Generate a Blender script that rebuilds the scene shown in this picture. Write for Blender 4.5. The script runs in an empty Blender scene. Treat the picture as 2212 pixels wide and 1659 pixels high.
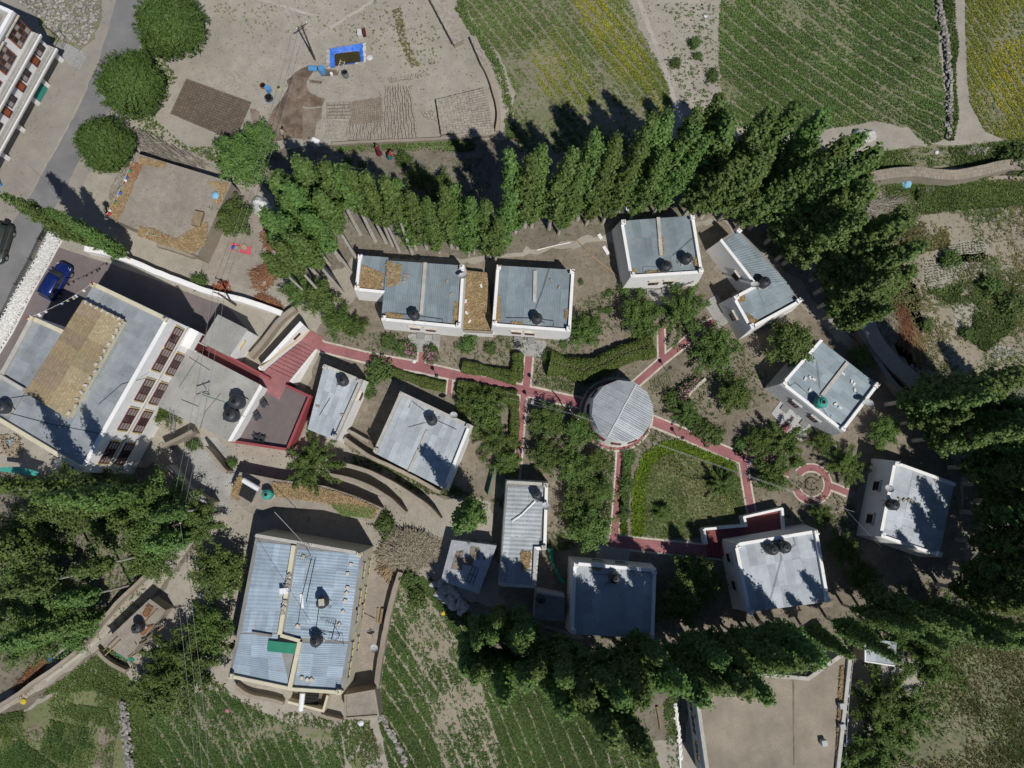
import bpy, bmesh, math, random
import numpy as np
from mathutils import Vector, Matrix, noise
from mathutils.geometry import tessellate_polygon

random.seed(7)
rng = np.random.default_rng(11)
SC = bpy.context.scene
COL = SC.collection
R = math.radians
V = Vector

# ------------------------------------------------------------------ camera, sky, sun, exposure
CAM_H, FPX, PITCH, ROLL = 80.0, 1684.0, R(7.0), math.atan((1075 - 1106) / 1684.0)
cam_data = bpy.data.cameras.new('camera')
cam = bpy.data.objects.new('camera', cam_data)
COL.objects.link(cam)
cam.location = (0, 0, CAM_H)
cam.rotation_euler = (PITCH, ROLL, 0)
cam_data.sensor_width = 36
cam_data.lens = 36 * FPX / 2212
cam_data.clip_end = 2000
SC.camera = cam

SUN_EL, SH_AZ = R(58), R(121)          # sun height; direction the shadows run (from +X, anticlockwise)
world = bpy.data.worlds.new('World'); SC.world = world; world.use_nodes = True
wn = world.node_tree.nodes; wl = world.node_tree.links
sky = wn.new('ShaderNodeTexSky'); sky.sky_type = 'NISHITA'; sky.sun_disc = False
sky.sun_elevation = SUN_EL
sun_dir = V((-math.cos(SH_AZ) * math.cos(SUN_EL), -math.sin(SH_AZ) * math.cos(SUN_EL), math.sin(SUN_EL)))
sky.sun_rotation = math.atan2(sun_dir.x, sun_dir.y)
sky.altitude = 3500; sky.dust_density = 0.4; sky.air_density = 0.8
wl.new(sky.outputs[0], wn['Background'].inputs[0]); wn['Background'].inputs[1].default_value = 0.085
sl = bpy.data.lights.new('sun', 'SUN'); sl.energy = 3.4; sl.angle = R(0.53); sl.color = (1.0, 0.965, 0.91)
so = bpy.data.objects.new('sun', sl); COL.objects.link(so)
so.rotation_euler = sun_dir.to_track_quat('Z', 'Y').to_euler(); so.location = (20, -30, 120)
SC.view_settings.view_transform = 'Standard'; SC.view_settings.look = 'None'
SC.view_settings.exposure = 0.12; SC.view_settings.gamma = 1.0
SC.view_settings.use_curve_mapping = False

# ------------------------------------------------------------------ survey of the place
# plan positions were read off a 2212 x 1659 plan sheet; S() turns a sheet reading taken at
# height z into metres on site
def S(x, y, z=0.0):
    a = (x - 1106) / FPX; b = -(y - 829.5) / FPX; c = -1.0
    cp, sp = math.cos(PITCH), math.sin(PITCH)
    b, c = cp * b - sp * c, sp * b + cp * c
    cr, sr = math.cos(ROLL), math.sin(ROLL)
    a, c = cr * a + sr * c, -sr * a + cr * c
    t = (z - CAM_H) / c
    return V((a * t, b * t, z))
def T(c, r, *pts):
    return [(553 * c + x / 3, 553 * r + y / 3) for x, y in pts]
def T1(c, r, x, y): return (553 * c + x / 3, 553 * r + y / 3)
def SS(pts, z=0.0): return [S(x, y, z) for x, y in pts]
PXM = FPX / CAM_H

# ------------------------------------------------------------------ materials
MATS = {}
def M(name, c1, c2=None, scale=1.5, rough=0.9, bump=0.0, bscale=25, metal=0.0, objrand=0.0, island=0.0,
      trans=0.0, spec=0.25, patch=0.25, pscale=0.25, speck=None, speckscale=8, speckamt=0.3, contrast=(0.35, 0.65), stretch=None, hue=0.0):
    m = bpy.data.materials.new(name); m.use_nodes = True
    nt = m.node_tree; n = nt.nodes; l = nt.links
    b = n['Principled BSDF']; b.inputs['Roughness'].default_value = rough
    b.inputs['Metallic'].default_value = metal; b.inputs['Specular IOR Level'].default_value = spec
    geo = n.new('ShaderNodeNewGeometry')
    pos = geo.outputs['Position']
    if stretch:
        mp = n.new('ShaderNodeMapping'); l.new(pos, mp.inputs[0])
        mp.inputs['Rotation'].default_value = (0, 0, stretch[0]); mp.inputs['Scale'].default_value = (stretch[1], stretch[2], 1)
        pos = mp.outputs[0]
    c2 = c2 or tuple(v * 0.75 for v in c1)
    nz = n.new('ShaderNodeTexNoise'); nz.inputs['Scale'].default_value = scale; nz.inputs['Detail'].default_value = 7
    nz.inputs['Roughness'].default_value = 0.65; l.new(pos, nz.inputs[0])
    rp = n.new('ShaderNodeMapRange'); rp.inputs[1].default_value, rp.inputs[2].default_value = contrast
    l.new(nz.outputs[0], rp.inputs[0])
    mx = n.new('ShaderNodeMix'); mx.data_type = 'RGBA'; mx.inputs[6].default_value = (*c1, 1); mx.inputs[7].default_value = (*c2, 1)
    l.new(rp.outputs[0], mx.inputs[0]); out = mx.outputs[2]
    if speck:
        vz = n.new('ShaderNodeTexNoise'); vz.inputs['Scale'].default_value = speckscale; vz.inputs['Detail'].default_value = 3
        l.new(geo.outputs['Position'], vz.inputs[0])
        r2 = n.new('ShaderNodeMapRange'); r2.inputs[1].default_value = 0.72 - speckamt * 0.35; r2.inputs[2].default_value = 0.80 - speckamt * 0.35
        l.new(vz.outputs[0], r2.inputs[0])
        m2 = n.new('ShaderNodeMix'); m2.data_type = 'RGBA'; m2.inputs[7].default_value = (*speck, 1)
        l.new(out, m2.inputs[6]); l.new(r2.outputs[0], m2.inputs[0]); out = m2.outputs[2]
    val = None
    def mul(x, y):
        k = n.new('ShaderNodeMath'); k.operation = 'MULTIPLY'; l.new(x, k.inputs[0]); l.new(y, k.inputs[1]); return k.outputs[0]
    def rr(src, a):
        k = n.new('ShaderNodeMapRange'); k.inputs[3].default_value = 1 - a; k.inputs[4].default_value = 1 + a; l.new(src, k.inputs[0]); return k.outputs[0]
    if patch:
        pz = n.new('ShaderNodeTexNoise'); pz.inputs['Scale'].default_value = pscale; pz.inputs['Detail'].default_value = 4
        l.new(geo.outputs['Position'], pz.inputs[0])
        k = n.new('ShaderNodeMapRange'); k.inputs[1].default_value = 0.3; k.inputs[2].default_value = 0.7
        k.inputs[3].default_value = 1 - patch; k.inputs[4].default_value = 1 + patch; l.new(pz.outputs[0], k.inputs[0]); val = k.outputs[0]
    if objrand:
        oi = n.new('ShaderNodeObjectInfo'); o = rr(oi.outputs['Random'], objrand); val = mul(val, o) if val else o
    if island:
        o = rr(geo.outputs['Random Per Island'], island); val = mul(val, o) if val else o
    if val:
        hs = n.new('ShaderNodeHueSaturation'); l.new(out, hs.inputs['Color']); l.new(val, hs.inputs['Value'])
        if hue:
            oi = n.new('ShaderNodeObjectInfo'); k = n.new('ShaderNodeMapRange'); k.inputs[3].default_value = 0.5 - hue; k.inputs[4].default_value = 0.5 + hue
            l.new(oi.outputs['Random'], k.inputs[0]); l.new(k.outputs[0], hs.inputs['Hue'])
        out = hs.outputs[0]
    l.new(out, b.inputs['Base Color'])
    if bump:
        bz = n.new('ShaderNodeTexNoise'); bz.inputs['Scale'].default_value = bscale; bz.inputs['Detail'].default_value = 5
        l.new(geo.outputs['Position'], bz.inputs[0])
        bp = n.new('ShaderNodeBump'); bp.inputs['Strength'].default_value = bump; bp.inputs['Distance'].default_value = 0.05
        l.new(bz.outputs[0], bp.inputs['Height']); l.new(bp.outputs[0], b.inputs['Normal'])
    if trans:
        tr = n.new('ShaderNodeBsdfTranslucent'); l.new(out, tr.inputs[0])
        ms = n.new('ShaderNodeMixShader'); ms.inputs[0].default_value = trans
        l.new(b.outputs[0], ms.inputs[1]); l.new(tr.outputs[0], ms.inputs[2]); l.new(ms.outputs[0], n['Material Output'].inputs[0])
    MATS[name] = m
    return m

M('scrub_soil', (.335, .29, .228), (.245, .215, .155), .5, bump=.8, bscale=7, patch=.15, speck=(.17, .18, .085), speckscale=2.4, speckamt=.4)
M('soil', (.368, .336, .28), (.30, .272, .226), 0.9, bump=.6, bscale=9, patch=.13, pscale=.12, speck=(.24, .21, .17), speckscale=5, speckamt=.35)
M('soil_pale', (.43, .40, .345), (.36, .335, .285), 1.2, bump=.4, patch=.1)
M('garden_soil', (.25, .21, .165), (.17, .145, .11), 1.6, bump=.8, bscale=8, patch=.2, pscale=.3, speck=(.10, .12, .05), speckscale=4, speckamt=.35)
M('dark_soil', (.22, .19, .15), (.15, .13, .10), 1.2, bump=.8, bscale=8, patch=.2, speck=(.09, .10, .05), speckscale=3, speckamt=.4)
M('weedy_soil', (.255, .225, .172), (.16, .165, .088), 0.5, bump=.8, bscale=7, patch=.15, speck=(.13, .16, .06), speckscale=2.2, speckamt=.5)
M('dry_grass', (.235, .208, .135), (.135, .15, .075), 0.7, bump=.8, bscale=7, patch=.2, speck=(.10, .13, .05), speckscale=3, speckamt=.5)
M('lawn', (.155, .178, .078), (.20, .19, .105), 0.8, bump=.8, bscale=12, patch=.15, speck=(.09, .13, .04), speckscale=4, speckamt=.45)
M('asphalt', (.175, .175, .178), (.205, .20, .195), 0.6, bump=.3, bscale=30, patch=.12, pscale=.4, speck=(.27, .25, .22), speckscale=3, speckamt=.15)
M('sand_edge', (.31, .275, .23), (.25, .235, .215), 0.7, bump=.4, patch=.1)
M('gravel', (.33, .325, .31), (.26, .255, .245), 6, bump=.9, bscale=14, patch=.12, speck=(.42, .42, .41), speckscale=9, speckamt=.5)
M('mauve_paving', (.185, .152, .15), (.155, .13, .128), 1.2, bump=.3, patch=.12)
M('red_path', (.335, .135, .142), (.275, .12, .122), 1.2, rough=.8, patch=.16, pscale=.5, speck=(.37, .20, .185), speckscale=5, speckamt=.3)
M('red_floor_shaded', (.20, .06, .06), (.16, .05, .05), 1.0, rough=.7, patch=.12)  # darker copy of the red paint, with cast shade mixed into the colour
M('red_paint', (.33, .072, .078), (.27, .062, .066), 1.0, rough=.7, patch=.12)
M('kerb', (.60, .54, .44), (.45, .41, .34), 2.5, bump=.3, patch=.15, pscale=.8, speck=(.33, .29, .24), speckscale=3, speckamt=.3)
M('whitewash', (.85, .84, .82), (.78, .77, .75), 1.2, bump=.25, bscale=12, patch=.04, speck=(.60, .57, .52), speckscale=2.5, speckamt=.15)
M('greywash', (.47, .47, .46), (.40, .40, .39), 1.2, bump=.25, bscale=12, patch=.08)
M('stone_face', (.66, .67, .68), (.40, .41, .42), 7, bump=.6, bscale=12, patch=.08, contrast=(.42, .58))
M('cream_wall', (.62, .57, .42), (.54, .49, .36), 1.2, bump=.2, patch=.06, speck=(.45, .42, .34), speckscale=3, speckamt=.2)
M('parapet_cement', (.50, .475, .43), (.40, .38, .345), 2, bump=.3, patch=.12, pscale=.6)
M('adobe', (.34, .29, .228), (.275, .235, .185), 2, bump=.7, bscale=9, patch=.12, objrand=.10)
M('mud_roof', (.325, .285, .24), (.26, .225, .185), 1.4, bump=.5, patch=.12, pscale=.3, speck=(.22, .19, .16), speckscale=5, speckamt=.4)
M('tan_roof', (.33, .285, .22), (.235, .20, .16), .45, bump=.5, patch=.16, pscale=.2, speck=(.25, .215, .175), speckscale=7, speckamt=.45)
M('concrete', (.36, .355, .33), (.30, .295, .275), .8, bump=.3, patch=.14, pscale=.35, speck=(.27, .27, .25), speckscale=3, speckamt=.3)
M('concrete_dark', (.27, .265, .25), (.21, .205, .195), .8, bump=.3, patch=.14)
M('roof_blue', (.262, .315, .345), (.218, .268, .298), 1.5, rough=.5, metal=.25, objrand=.13, patch=.12, pscale=.5, speck=(.275, .25, .215), speckscale=3.2, speckamt=.3, bump=.15)
M('roof_grey', (.35, .38, .395), (.285, .315, .33), 1.5, rough=.5, metal=.25, objrand=.14, patch=.12, pscale=.5, speck=(.27, .24, .2), speckscale=2.5, speckamt=.2, bump=.15)
M('roof_bright', (.42, .46, .49), (.355, .39, .42), 1.5, rough=.6, metal=.12, objrand=.15, patch=.10, pscale=.5, speck=(.34, .31, .27), speckscale=3, speckamt=.15, bump=.15)
M('roof_pale_blue', (.36, .44, .51), (.30, .375, .44), 1.5, rough=.45, metal=.25, objrand=.14, patch=.12, pscale=.4, bump=.15, speck=(.36, .35, .33), speckscale=1.6, speckamt=.25)
M('roof_brown', (.29, .222, .145), (.225, .172, .115), 2.2, rough=.8, objrand=.2, patch=.1, speck=(.32, .25, .17), speckscale=6, speckamt=.4, bump=.2)
M('roof_olive', (.345, .28, .17), (.265, .215, .135), 2.2, rough=.8, objrand=.2, patch=.1, speck=(.42, .37, .22), speckscale=6, speckamt=.4, bump=.2)
M('roof_tan', (.315, .24, .14), (.24, .185, .11), 2.2, rough=.8, objrand=.22, patch=.1, speck=(.38, .31, .17), speckscale=6, speckamt=.4, bump=.2)
M('straw', (.38, .275, .145), (.28, .20, .11), 3, island=.35, patch=.15, pscale=1.2)
M('straw_bed', (.31, .235, .14), (.24, .185, .12), 2.5, bump=1, bscale=10, patch=.2, pscale=1)
M('red_straw', (.33, .165, .09), (.235, .12, .07), 3, island=.35, patch=.15)
M('twig', (.37, .33, .28), (.26, .23, .19), 3, island=.35, patch=.1)
M('dead_leaf', (.40, .35, .27), (.32, .28, .20), 3, island=.35, patch=.1)
M('mud_wet', (.125, .088, .062), (.22, .17, .128), .7, rough=.75, bump=.9, bscale=6, patch=.3, pscale=.5, contrast=(.42, .6))
M('mud_mid', (.27, .225, .18), (.16, .12, .088), .8, bump=.6, bscale=6, patch=.2, pscale=.5)
M('brick_dark', (.165, .128, .098), (.135, .105, .08), 2, bump=.3, objrand=.12, patch=.1)
M('brick_dry', (.36, .315, .265), (.30, .265, .22), 2, bump=.3, objrand=.14, patch=.08)
M('brick_damp', (.28, .235, .185), (.21, .17, .13), 1.0, bump=.3, objrand=.14, patch=.2, pscale=.5)
M('stone', (.30, .28, .25), (.19, .178, .16), 2, bump=.5, objrand=.35, island=.25, patch=.1)
M('white_stone', (.72, .71, .68), (.60, .59, .56), 4, bump=.6, bscale=14, patch=.08, island=.18)
M('pole_wood', (.11, .075, .055), (.08, .055, .04), 4, patch=.1)
M('wood', (.34, .25, .15), (.24, .175, .105), 4, patch=.1, objrand=.15)
M('red_wood', (.115, .028, .026), (.085, .022, .02), 3, rough=.6, patch=.05)
M('orange_wood', (.36, .105, .045), (.28, .08, .035), 3, rough=.6, patch=.05)
M('yellow_trim', (.62, .50, .25), (.52, .42, .21), 3, patch=.05)
M('glass', (.045, .05, .055), (.03, .035, .04), 1, rough=.08, spec=.6, patch=0)
M('pale_pane', (.40, .37, .34), (.28, .26, .24), 4, rough=.4, patch=0)
M('black_plastic', (.045, .05, .058), (.035, .04, .046), 2, rough=.45, spec=.4, patch=.05)
M('hole_black', (.008, .008, .009), (.006, .006, .007), 2, rough=.6, patch=0)
M('teal_plastic', (.06, .33, .27), (.05, .28, .23), 2, rough=.5, patch=.05)
M('blue_plastic', (.10, .30, .56), (.085, .26, .50), 2, rough=.4, patch=.05)
M('grey_plastic', (.19, .21, .22), (.16, .18, .19), 2, rough=.5, patch=.05)
M('rust_plastic', (.33, .12, .06), (.27, .10, .05), 2, rough=.6, patch=.05)
M('lime_plastic', (.45, .55, .22), (.4, .5, .2), 2, rough=.5, patch=.05)
M('tarp_blue', (.045, .14, .60), (.07, .22, .66), 3, rough=.35, spec=.5, patch=.15, pscale=1.2, bump=.7, bscale=5)
M('tarp_white', (.62, .61, .585), (.50, .49, .47), 3, rough=.5, patch=.08, bump=.8, bscale=4)
M('plastic_sheet', (.42, .44, .47), (.28, .29, .31), 1.2, rough=.3, spec=.5, patch=.15, pscale=.6, bump=.9, bscale=3)
M('green_net', (.03, .23, .14), (.025, .19, .115), 2, rough=.6, patch=.1)
M('pond_water', (.055, .048, .018), (.042, .036, .013), .8, rough=.06, spec=.5, patch=.15, pscale=.7)
M('metal_grey', (.40, .41, .42), (.34, .35, .36), 3, rough=.4, metal=.5, patch=.05)
M('dish_grey', (.55, .56, .57), (.5, .51, .52), 2, rough=.5, patch=.03)
M('dark_metal', (.06, .058, .055), (.045, .043, .04), 3, rough=.5, metal=.3, patch=.05)
M('wire', (.42, .42, .42), (.38, .38, .38), 3, rough=.5, metal=.4, patch=0)
M('white_plastic', (.78, .78, .77), (.72, .72, .71), 3, rough=.4, patch=.03)
M('car_blue', (.012, .03, .17), (.01, .026, .15), 1, rough=.22, metal=.35, spec=.6, patch=0)
M('car_olive', (.045, .058, .045), (.04, .05, .04), 1, rough=.4, patch=0)
M('tyre', (.022, .022, .022), (.018, .018, .018), 2, rough=.9, patch=0)
M('rim', (.42, .42, .43), (.36, .36, .37), 2, rough=.35, metal=.6, patch=0)
M('lamp_glass', (.62, .64, .66), (.55, .57, .6), 2, rough=.15, patch=0)
M('lamp_red', (.35, .02, .02), (.3, .02, .02), 2, rough=.2, patch=0)
M('skin', (.30, .17, .11), (.27, .15, .10), 2, rough=.6, patch=0)
M('hair', (.015, .013, .012), (.012, .01, .01), 2, rough=.6, patch=0)
for nm, c in dict(maroon=(.13, .022, .03), red=(.55, .05, .035), teal=(.04, .16, .15), navy=(.03, .055, .14), pale=(.5, .52, .58),
                  white=(.72, .72, .72), yellow=(.62, .46, .06), green=(.05, .27, .11), blue=(.06, .11, .40), pink=(.55, .20, .28),
                  charcoal=(.04, .04, .045), tan=(.4, .33, .24), purple=(.30, .22, .45), skyblue=(.25, .5, .68)).items():
    M('cloth_' + nm, c, tuple(v * .8 for v in c), 6, rough=.9, patch=.05)
M('rug_red', (.48, .045, .07), (.60, .16, .18), 6, rough=.95, patch=.05, stretch=(R(-25), 8, .3), contrast=(.45, .55))
M('bark', (.60, .55, .47), (.45, .41, .345), 3, bump=.6, patch=.12, stretch=(0, 1, 1))
M('bark_dark', (.15, .12, .09), (.11, .09, .07), 3, bump=.6, patch=.1)
M('leaf_poplar', (.135, .21, .048), (.095, .16, .037), .5, rough=.55, island=.38, objrand=.2, trans=.3, patch=.14, spec=.35, hue=.018)
M('leaf_willow', (.112, .182, .042), (.078, .138, .032), .8, rough=.6, island=.35, objrand=.06, trans=.22, patch=.1, spec=.25)
M('leaf_garden', (.122, .185, .042), (.085, .138, .033), .8, rough=.6, island=.38, objrand=.16, trans=.25, patch=.1, spec=.25, hue=.014)
M('leaf_hedge', (.135, .175, .042), (.095, .135, .032), 1.5, rough=.6, island=.4, trans=.2, patch=.1, spec=.25)
M('leaf_iris', (.25, .36, .05), (.18, .29, .038), 1.5, rough=.5, island=.3, trans=.25, patch=.1)
M('leaf_bush', (.105, .165, .042), (.075, .125, .033), 1.5, rough=.6, island=.38, objrand=.2, trans=.22, patch=.1, hue=.012)
M('petal_pink', (.58, .27, .40), (.48, .18, .32), 3, island=.3, patch=0, trans=.2)
M('crop_green', (.20, .275, .095), (.165, .235, .078), .35, island=.35, trans=.15, patch=.2, pscale=.15)
M('crop_dark', (.135, .225, .066), (.11, .185, .054), .35, island=.35, trans=.15, patch=.2, pscale=.15)
M('crop_yellow', (.33, .335, .06), (.25, .275, .058), .35, island=.35, trans=.15, patch=.15, pscale=.2)
M('crop_mustard', (.50, .44, .035), (.38, .365, .04), .35, island=.35, trans=.15, patch=.15, pscale=.2)
M('weed', (.165, .228, .07), (.13, .188, .056), .6, island=.4, trans=.15, patch=.2)
M('weed_dry', (.255, .235, .11), (.20, .195, .08), .6, island=.35, trans=.15, patch=.2)

# ------------------------------------------------------------------ mesh helpers
class MB:
    def __init__(s): s.v = []; s.f = []
    def add(s, vs, fs):
        o = len(s.v); s.v += [V(p) for p in vs]; s.f += [tuple(i + o for i in f) for f in fs]; return s
    def box(s, c, size, rz=0.0, tilt=None):
        m = Matrix.Rotation(rz, 3, 'Z')
        if tilt is not None: m = m @ tilt
        hx, hy, hz = size[0] / 2, size[1] / 2, size[2] / 2
        c = V(c)
        vs = [c + m @ V((x * hx, y * hy, z * hz)) for z in (-1, 1) for x, y in ((-1, -1), (1, -1), (1, 1), (-1, 1))]
        return s.add(vs, [(3, 2, 1, 0), (4, 5, 6, 7), (0, 1, 5, 4), (1, 2, 6, 5), (2, 3, 7, 6), (3, 0, 4, 7)])
    def hexa(s, lo, hi):                       # two matching quads
        return s.add(list(lo) + list(hi), [(3, 2, 1, 0), (4, 5, 6, 7), (0, 1, 5, 4), (1, 2, 6, 5), (2, 3, 7, 6), (3, 0, 4, 7)])
    def prism(s, lo, hi, top=True, bottom=False):
        n = len(lo); o = len(s.v); s.v += [V(p) for p in lo] + [V(p) for p in hi]
        for i in range(n):
            j = (i + 1) % n; s.f.append((o + i, o + j, o + n + j, o + n + i))
        if top: s.f += [tuple(o + n + i for i in t) for t in tessellate_polygon([[V((p[0], p[1], 0)) for p in hi]])]
        if bottom: s.f += [tuple(o + i for i in t) for t in tessellate_polygon([[V((p[0], p[1], 0)) for p in lo]])]
        return s
    def poly(s, pts):
        o = len(s.v); s.v += [V(p) for p in pts]
        s.f += [tuple(o + i for i in t) for t in tessellate_polygon([[V((p[0], p[1], 0)) for p in pts]])]
        return s
    def tube(s, pts, r, n=6, cap=True):
        pts = [V(p) for p in pts]; rs = r if isinstance(r, (list, tuple)) else [r] * len(pts)
        o = len(s.v)
        for i, p in enumerate(pts):
            d = (pts[min(i + 1, len(pts) - 1)] - pts[max(i - 1, 0)]).normalized()
            a = d.orthogonal().normalized() if abs(d.z) < .9 else V((1, 0, 0)) - d * d.x
            a.normalize(); b = d.cross(a)
            for k in range(n):
                t = 2 * math.pi * k / n
                s.v.append(p + (a * math.cos(t) + b * math.sin(t)) * rs[i])
        for i in range(len(pts) - 1):
            for k in range(n):
                k2 = (k + 1) % n
                s.f.append((o + i * n + k, o + i * n + k2, o + (i + 1) * n + k2, o + (i + 1) * n + k))
        if cap:
            s.f.append(tuple(o + k for k in range(n))[::-1]); s.f.append(tuple(o + (len(pts) - 1) * n + k for k in range(n)))
        return s
    def lathe(s, prof, c=(0, 0, 0), n=16, capt=True, capb=False):
        o = len(s.v); c = V(c)
        for r, z in prof:
            for k in range(n):
                t = 2 * math.pi * k / n; s.v.append(c + V((r * math.cos(t), r * math.sin(t), z)))
        for i in range(len(prof) - 1):
            for k in range(n):
                k2 = (k + 1) % n; s.f.append((o + i * n + k, o + i * n + k2, o + (i + 1) * n + k2, o + (i + 1) * n + k))
        if capt: s.f.append(tuple(o + (len(prof) - 1) * n + k for k in range(n)))
        if capb: s.f.append(tuple(o + k for k in range(n))[::-1])
        return s
    def xf(s, m):
        s.v = [m @ p for p in s.v]; return s

def root_loc(o):
    p = V((0, 0, 0))
    while o: p += V(o.location); o = o.parent
    return p
def link(name, me, mat, parent=None, smooth=False):
    o = bpy.data.objects.new(name, me); COL.objects.link(o)
    if mat and not me.materials: me.materials.append(MATS[mat])
    if smooth: me.polygons.foreach_set('use_smooth', [True] * len(me.polygons))
    if parent: o.parent = parent
    return o
def obj(name, mb, mat, parent=None, smooth=False):
    off = root_loc(parent) if parent else V((0, 0, 0))
    me = bpy.data.meshes.new(name); me.from_pydata([p - off for p in mb.v], [], mb.f); me.update()
    return link(name, me, mat, parent, smooth)
def np_mesh(name, Vs, Fs):
    me = bpy.data.meshes.new(name); m, k = Fs.shape
    me.vertices.add(len(Vs)); me.vertices.foreach_set('co', np.ascontiguousarray(Vs, dtype=np.float32).ravel())
    me.loops.add(m * k); me.loops.foreach_set('vertex_index', Fs.astype(np.int32).ravel())
    me.polygons.add(m); me.polygons.foreach_set('loop_start', np.arange(m, dtype=np.int32) * k)
    me.update(calc_edges=True); return me
def tag(o, label=None, cat=None, group=None, kind=None):
    if label: o['label'] = label
    if cat: o['category'] = cat
    if group: o['group'] = group
    if kind: o['kind'] = kind
    return o
def thing(name, label, cat, loc=(0, 0, 0), group=None):
    o = bpy.data.objects.new(name, None); COL.objects.link(o); o.location = loc; o.empty_display_size = .2
    return tag(o, label, cat, group)
def copy_tree(o, parent=None):
    c = o.copy(); COL.objects.link(c); c.parent = parent
    for ch in o.children: copy_tree(ch, c)
    return c
USED = set()
def place(proto, loc, rz=0.0, sc=1.0, label=None, group=None):
    o = proto if proto.name not in USED else copy_tree(proto)
    USED.add(o.name); USED.add(proto.name)
    o.location = loc; o.rotation_euler = (0, 0, rz); o.scale = (sc, sc, sc) if not isinstance(sc, tuple) else sc
    return tag(o, label, None, group)

def densify(P, step=.7, jag=.12, closed=True):
    out = []; n = len(P)
    for i in range(n if closed else n - 1):
        a, b = P[i], P[(i + 1) % n]; k = max(1, int((b - a).length / step))
        for j in range(k):
            p = a.lerp(b, j / k)
            q = noise.noise_vector(p * 0.9) * jag + noise.noise_vector(p * 2.7) * jag * .5
            out.append(V((p.x + q.x, p.y + q.y, p.z)))
    if not closed: out.append(P[-1].copy())
    return out
def smooth_line(P, it=2, closed=False):
    for _ in range(it):
        Q = [] if closed else [P[0]]
        n = len(P)
        for i in range(n if closed else n - 1):
            a, b = P[i], P[(i + 1) % n]; Q += [a.lerp(b, .25), a.lerp(b, .75)]
        if not closed: Q.append(P[-1])
        P = Q
    return P
LEVEL = [0.004]
def patch(name, pts, mat, label=None, cat='ground', jag=.15, z=None, smooth=0, kind='structure'):
    if z is None: LEVEL[0] += .004; z = LEVEL[0]
    P = SS(pts, 0)
    if smooth: P = smooth_line(P, smooth, True)
    P = densify(P, .6, jag)
    for p in P: p.z = z
    o = obj(name, MB().poly(P), mat)
    return tag(o, label, cat, None, kind)
def offset_line(P, d):
    out = []
    for i, p in enumerate(P):
        a = (p - P[i - 1]) if i else (P[1] - p)
        b = (P[i + 1] - p) if i < len(P) - 1 else a
        a = V((a.x, a.y, 0)).normalized(); b = V((b.x, b.y, 0)).normalized()
        t = (a + b).normalized(); n = V((-t.y, t.x, 0)); k = max(.4, n.dot(V((-a.y, a.x, 0))))
        out.append(p + n * (d / k))
    return out
def ribbon(P, w0, w1, z0, z1, top=True):
    """strip along P between offsets w0 and w1, from z0 up to z1"""
    A = offset_line(P, w0); B = offset_line(P, w1); m = MB()
    n = len(P)
    vs = []
    for a, b in zip(A, B):
        vs += [V((a.x, a.y, z0)), V((a.x, a.y, z1)), V((b.x, b.y, z1)), V((b.x, b.y, z0))]
    fs = []
    for i in range(n - 1):
        o = i * 4; q = o + 4
        fs += [(o, o + 1, q + 1, q), (o + 1, o + 2, q + 2, q + 1), (o + 2, o + 3, q + 3, q + 2)]
    fs += [(0, 3, 2, 1), (4 * n - 4, 4 * n - 3, 4 * n - 2, 4 * n - 1)]
    return m.add(vs, fs)
def offset_poly(P, d):
    """P clockwise seen from above; positive d = outward; d number or list per edge"""
    n = len(P); d = d if isinstance(d, (list, tuple)) else [d] * n
    L = []
    for i in range(n):
        a, b = P[i], P[(i + 1) % n]; e = (b - a); e.z = 0; e.normalize(); nn = V((-e.y, e.x, 0))
        L.append((a + nn * d[i], e))
    out = []
    for i in range(n):
        (p, e), (q, f) = L[i - 1], L[i]
        den = e.x * f.y - e.y * f.x
        if abs(den) < 1e-4: out.append(q.copy()); continue
        t = ((q.x - p.x) * f.y - (q.y - p.y) * f.x) / den
        out.append(V((p.x + e.x * t, p.y + e.y * t, P[i].z)))
    return out
def inside(poly, x, y):
    c = np.zeros(len(x), bool); n = len(poly)
    for i in range(n):
        x0, y0 = poly[i][0], poly[i][1]; x1, y1 = poly[(i + 1) % n][0], poly[(i + 1) % n][1]
        if y0 == y1: continue
        k = ((y0 > y) != (y1 > y)) & (x < (x1 - x0) * (y - y0) / (y1 - y0) + x0); c ^= k
    return c
def scatter(pts, n, z=0):
    P = [S(x, y, z) for x, y in pts]; xs = [p.x for p in P]; ys = [p.y for p in P]
    x = rng.uniform(min(xs), max(xs), n * 3); y = rng.uniform(min(ys), max(ys), n * 3)
    k = inside(P, x, y); return np.stack([x[k], y[k], np.full(k.sum(), z)], 1)[:n]
_ang = rng.uniform(0, 100, 8)
def fbm(x, y, s=1.0, seed=0):
    o = np.zeros(len(x)); a = 1.0; f = s
    for k in range(4):
        th = _ang[(k + seed) % 8]; c, q = math.cos(th), math.sin(th)
        u = (x * c - y * q) * f + th * 3 + seed; w = (x * q + y * c) * f + th * 7
        o += a * (np.sin(u + 1.3 * np.sin(w * .7)) * np.cos(w + 1.1 * np.sin(u * .6))); a *= .55; f *= 2.1
    return o
def leaf_quads(C, Nn, L, W):
    n = len(C)
    Nn = Nn / np.maximum(np.linalg.norm(Nn, axis=1, keepdims=True), 1e-6)
    r = rng.normal(size=(n, 3)); d = np.cross(Nn, r); d /= np.maximum(np.linalg.norm(d, axis=1, keepdims=True), 1e-6)
    s = np.cross(Nn, d); k = rng.uniform(.7, 1.3, (n, 1))
    d = d * (L * k / 2); s = s * (W * k / 2)
    Vs = np.stack([C - d, C + s - d * .15, C + d, C - s - d * .15], 1).reshape(-1, 3)
    return Vs, np.arange(4 * n).reshape(-1, 4)
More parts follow.
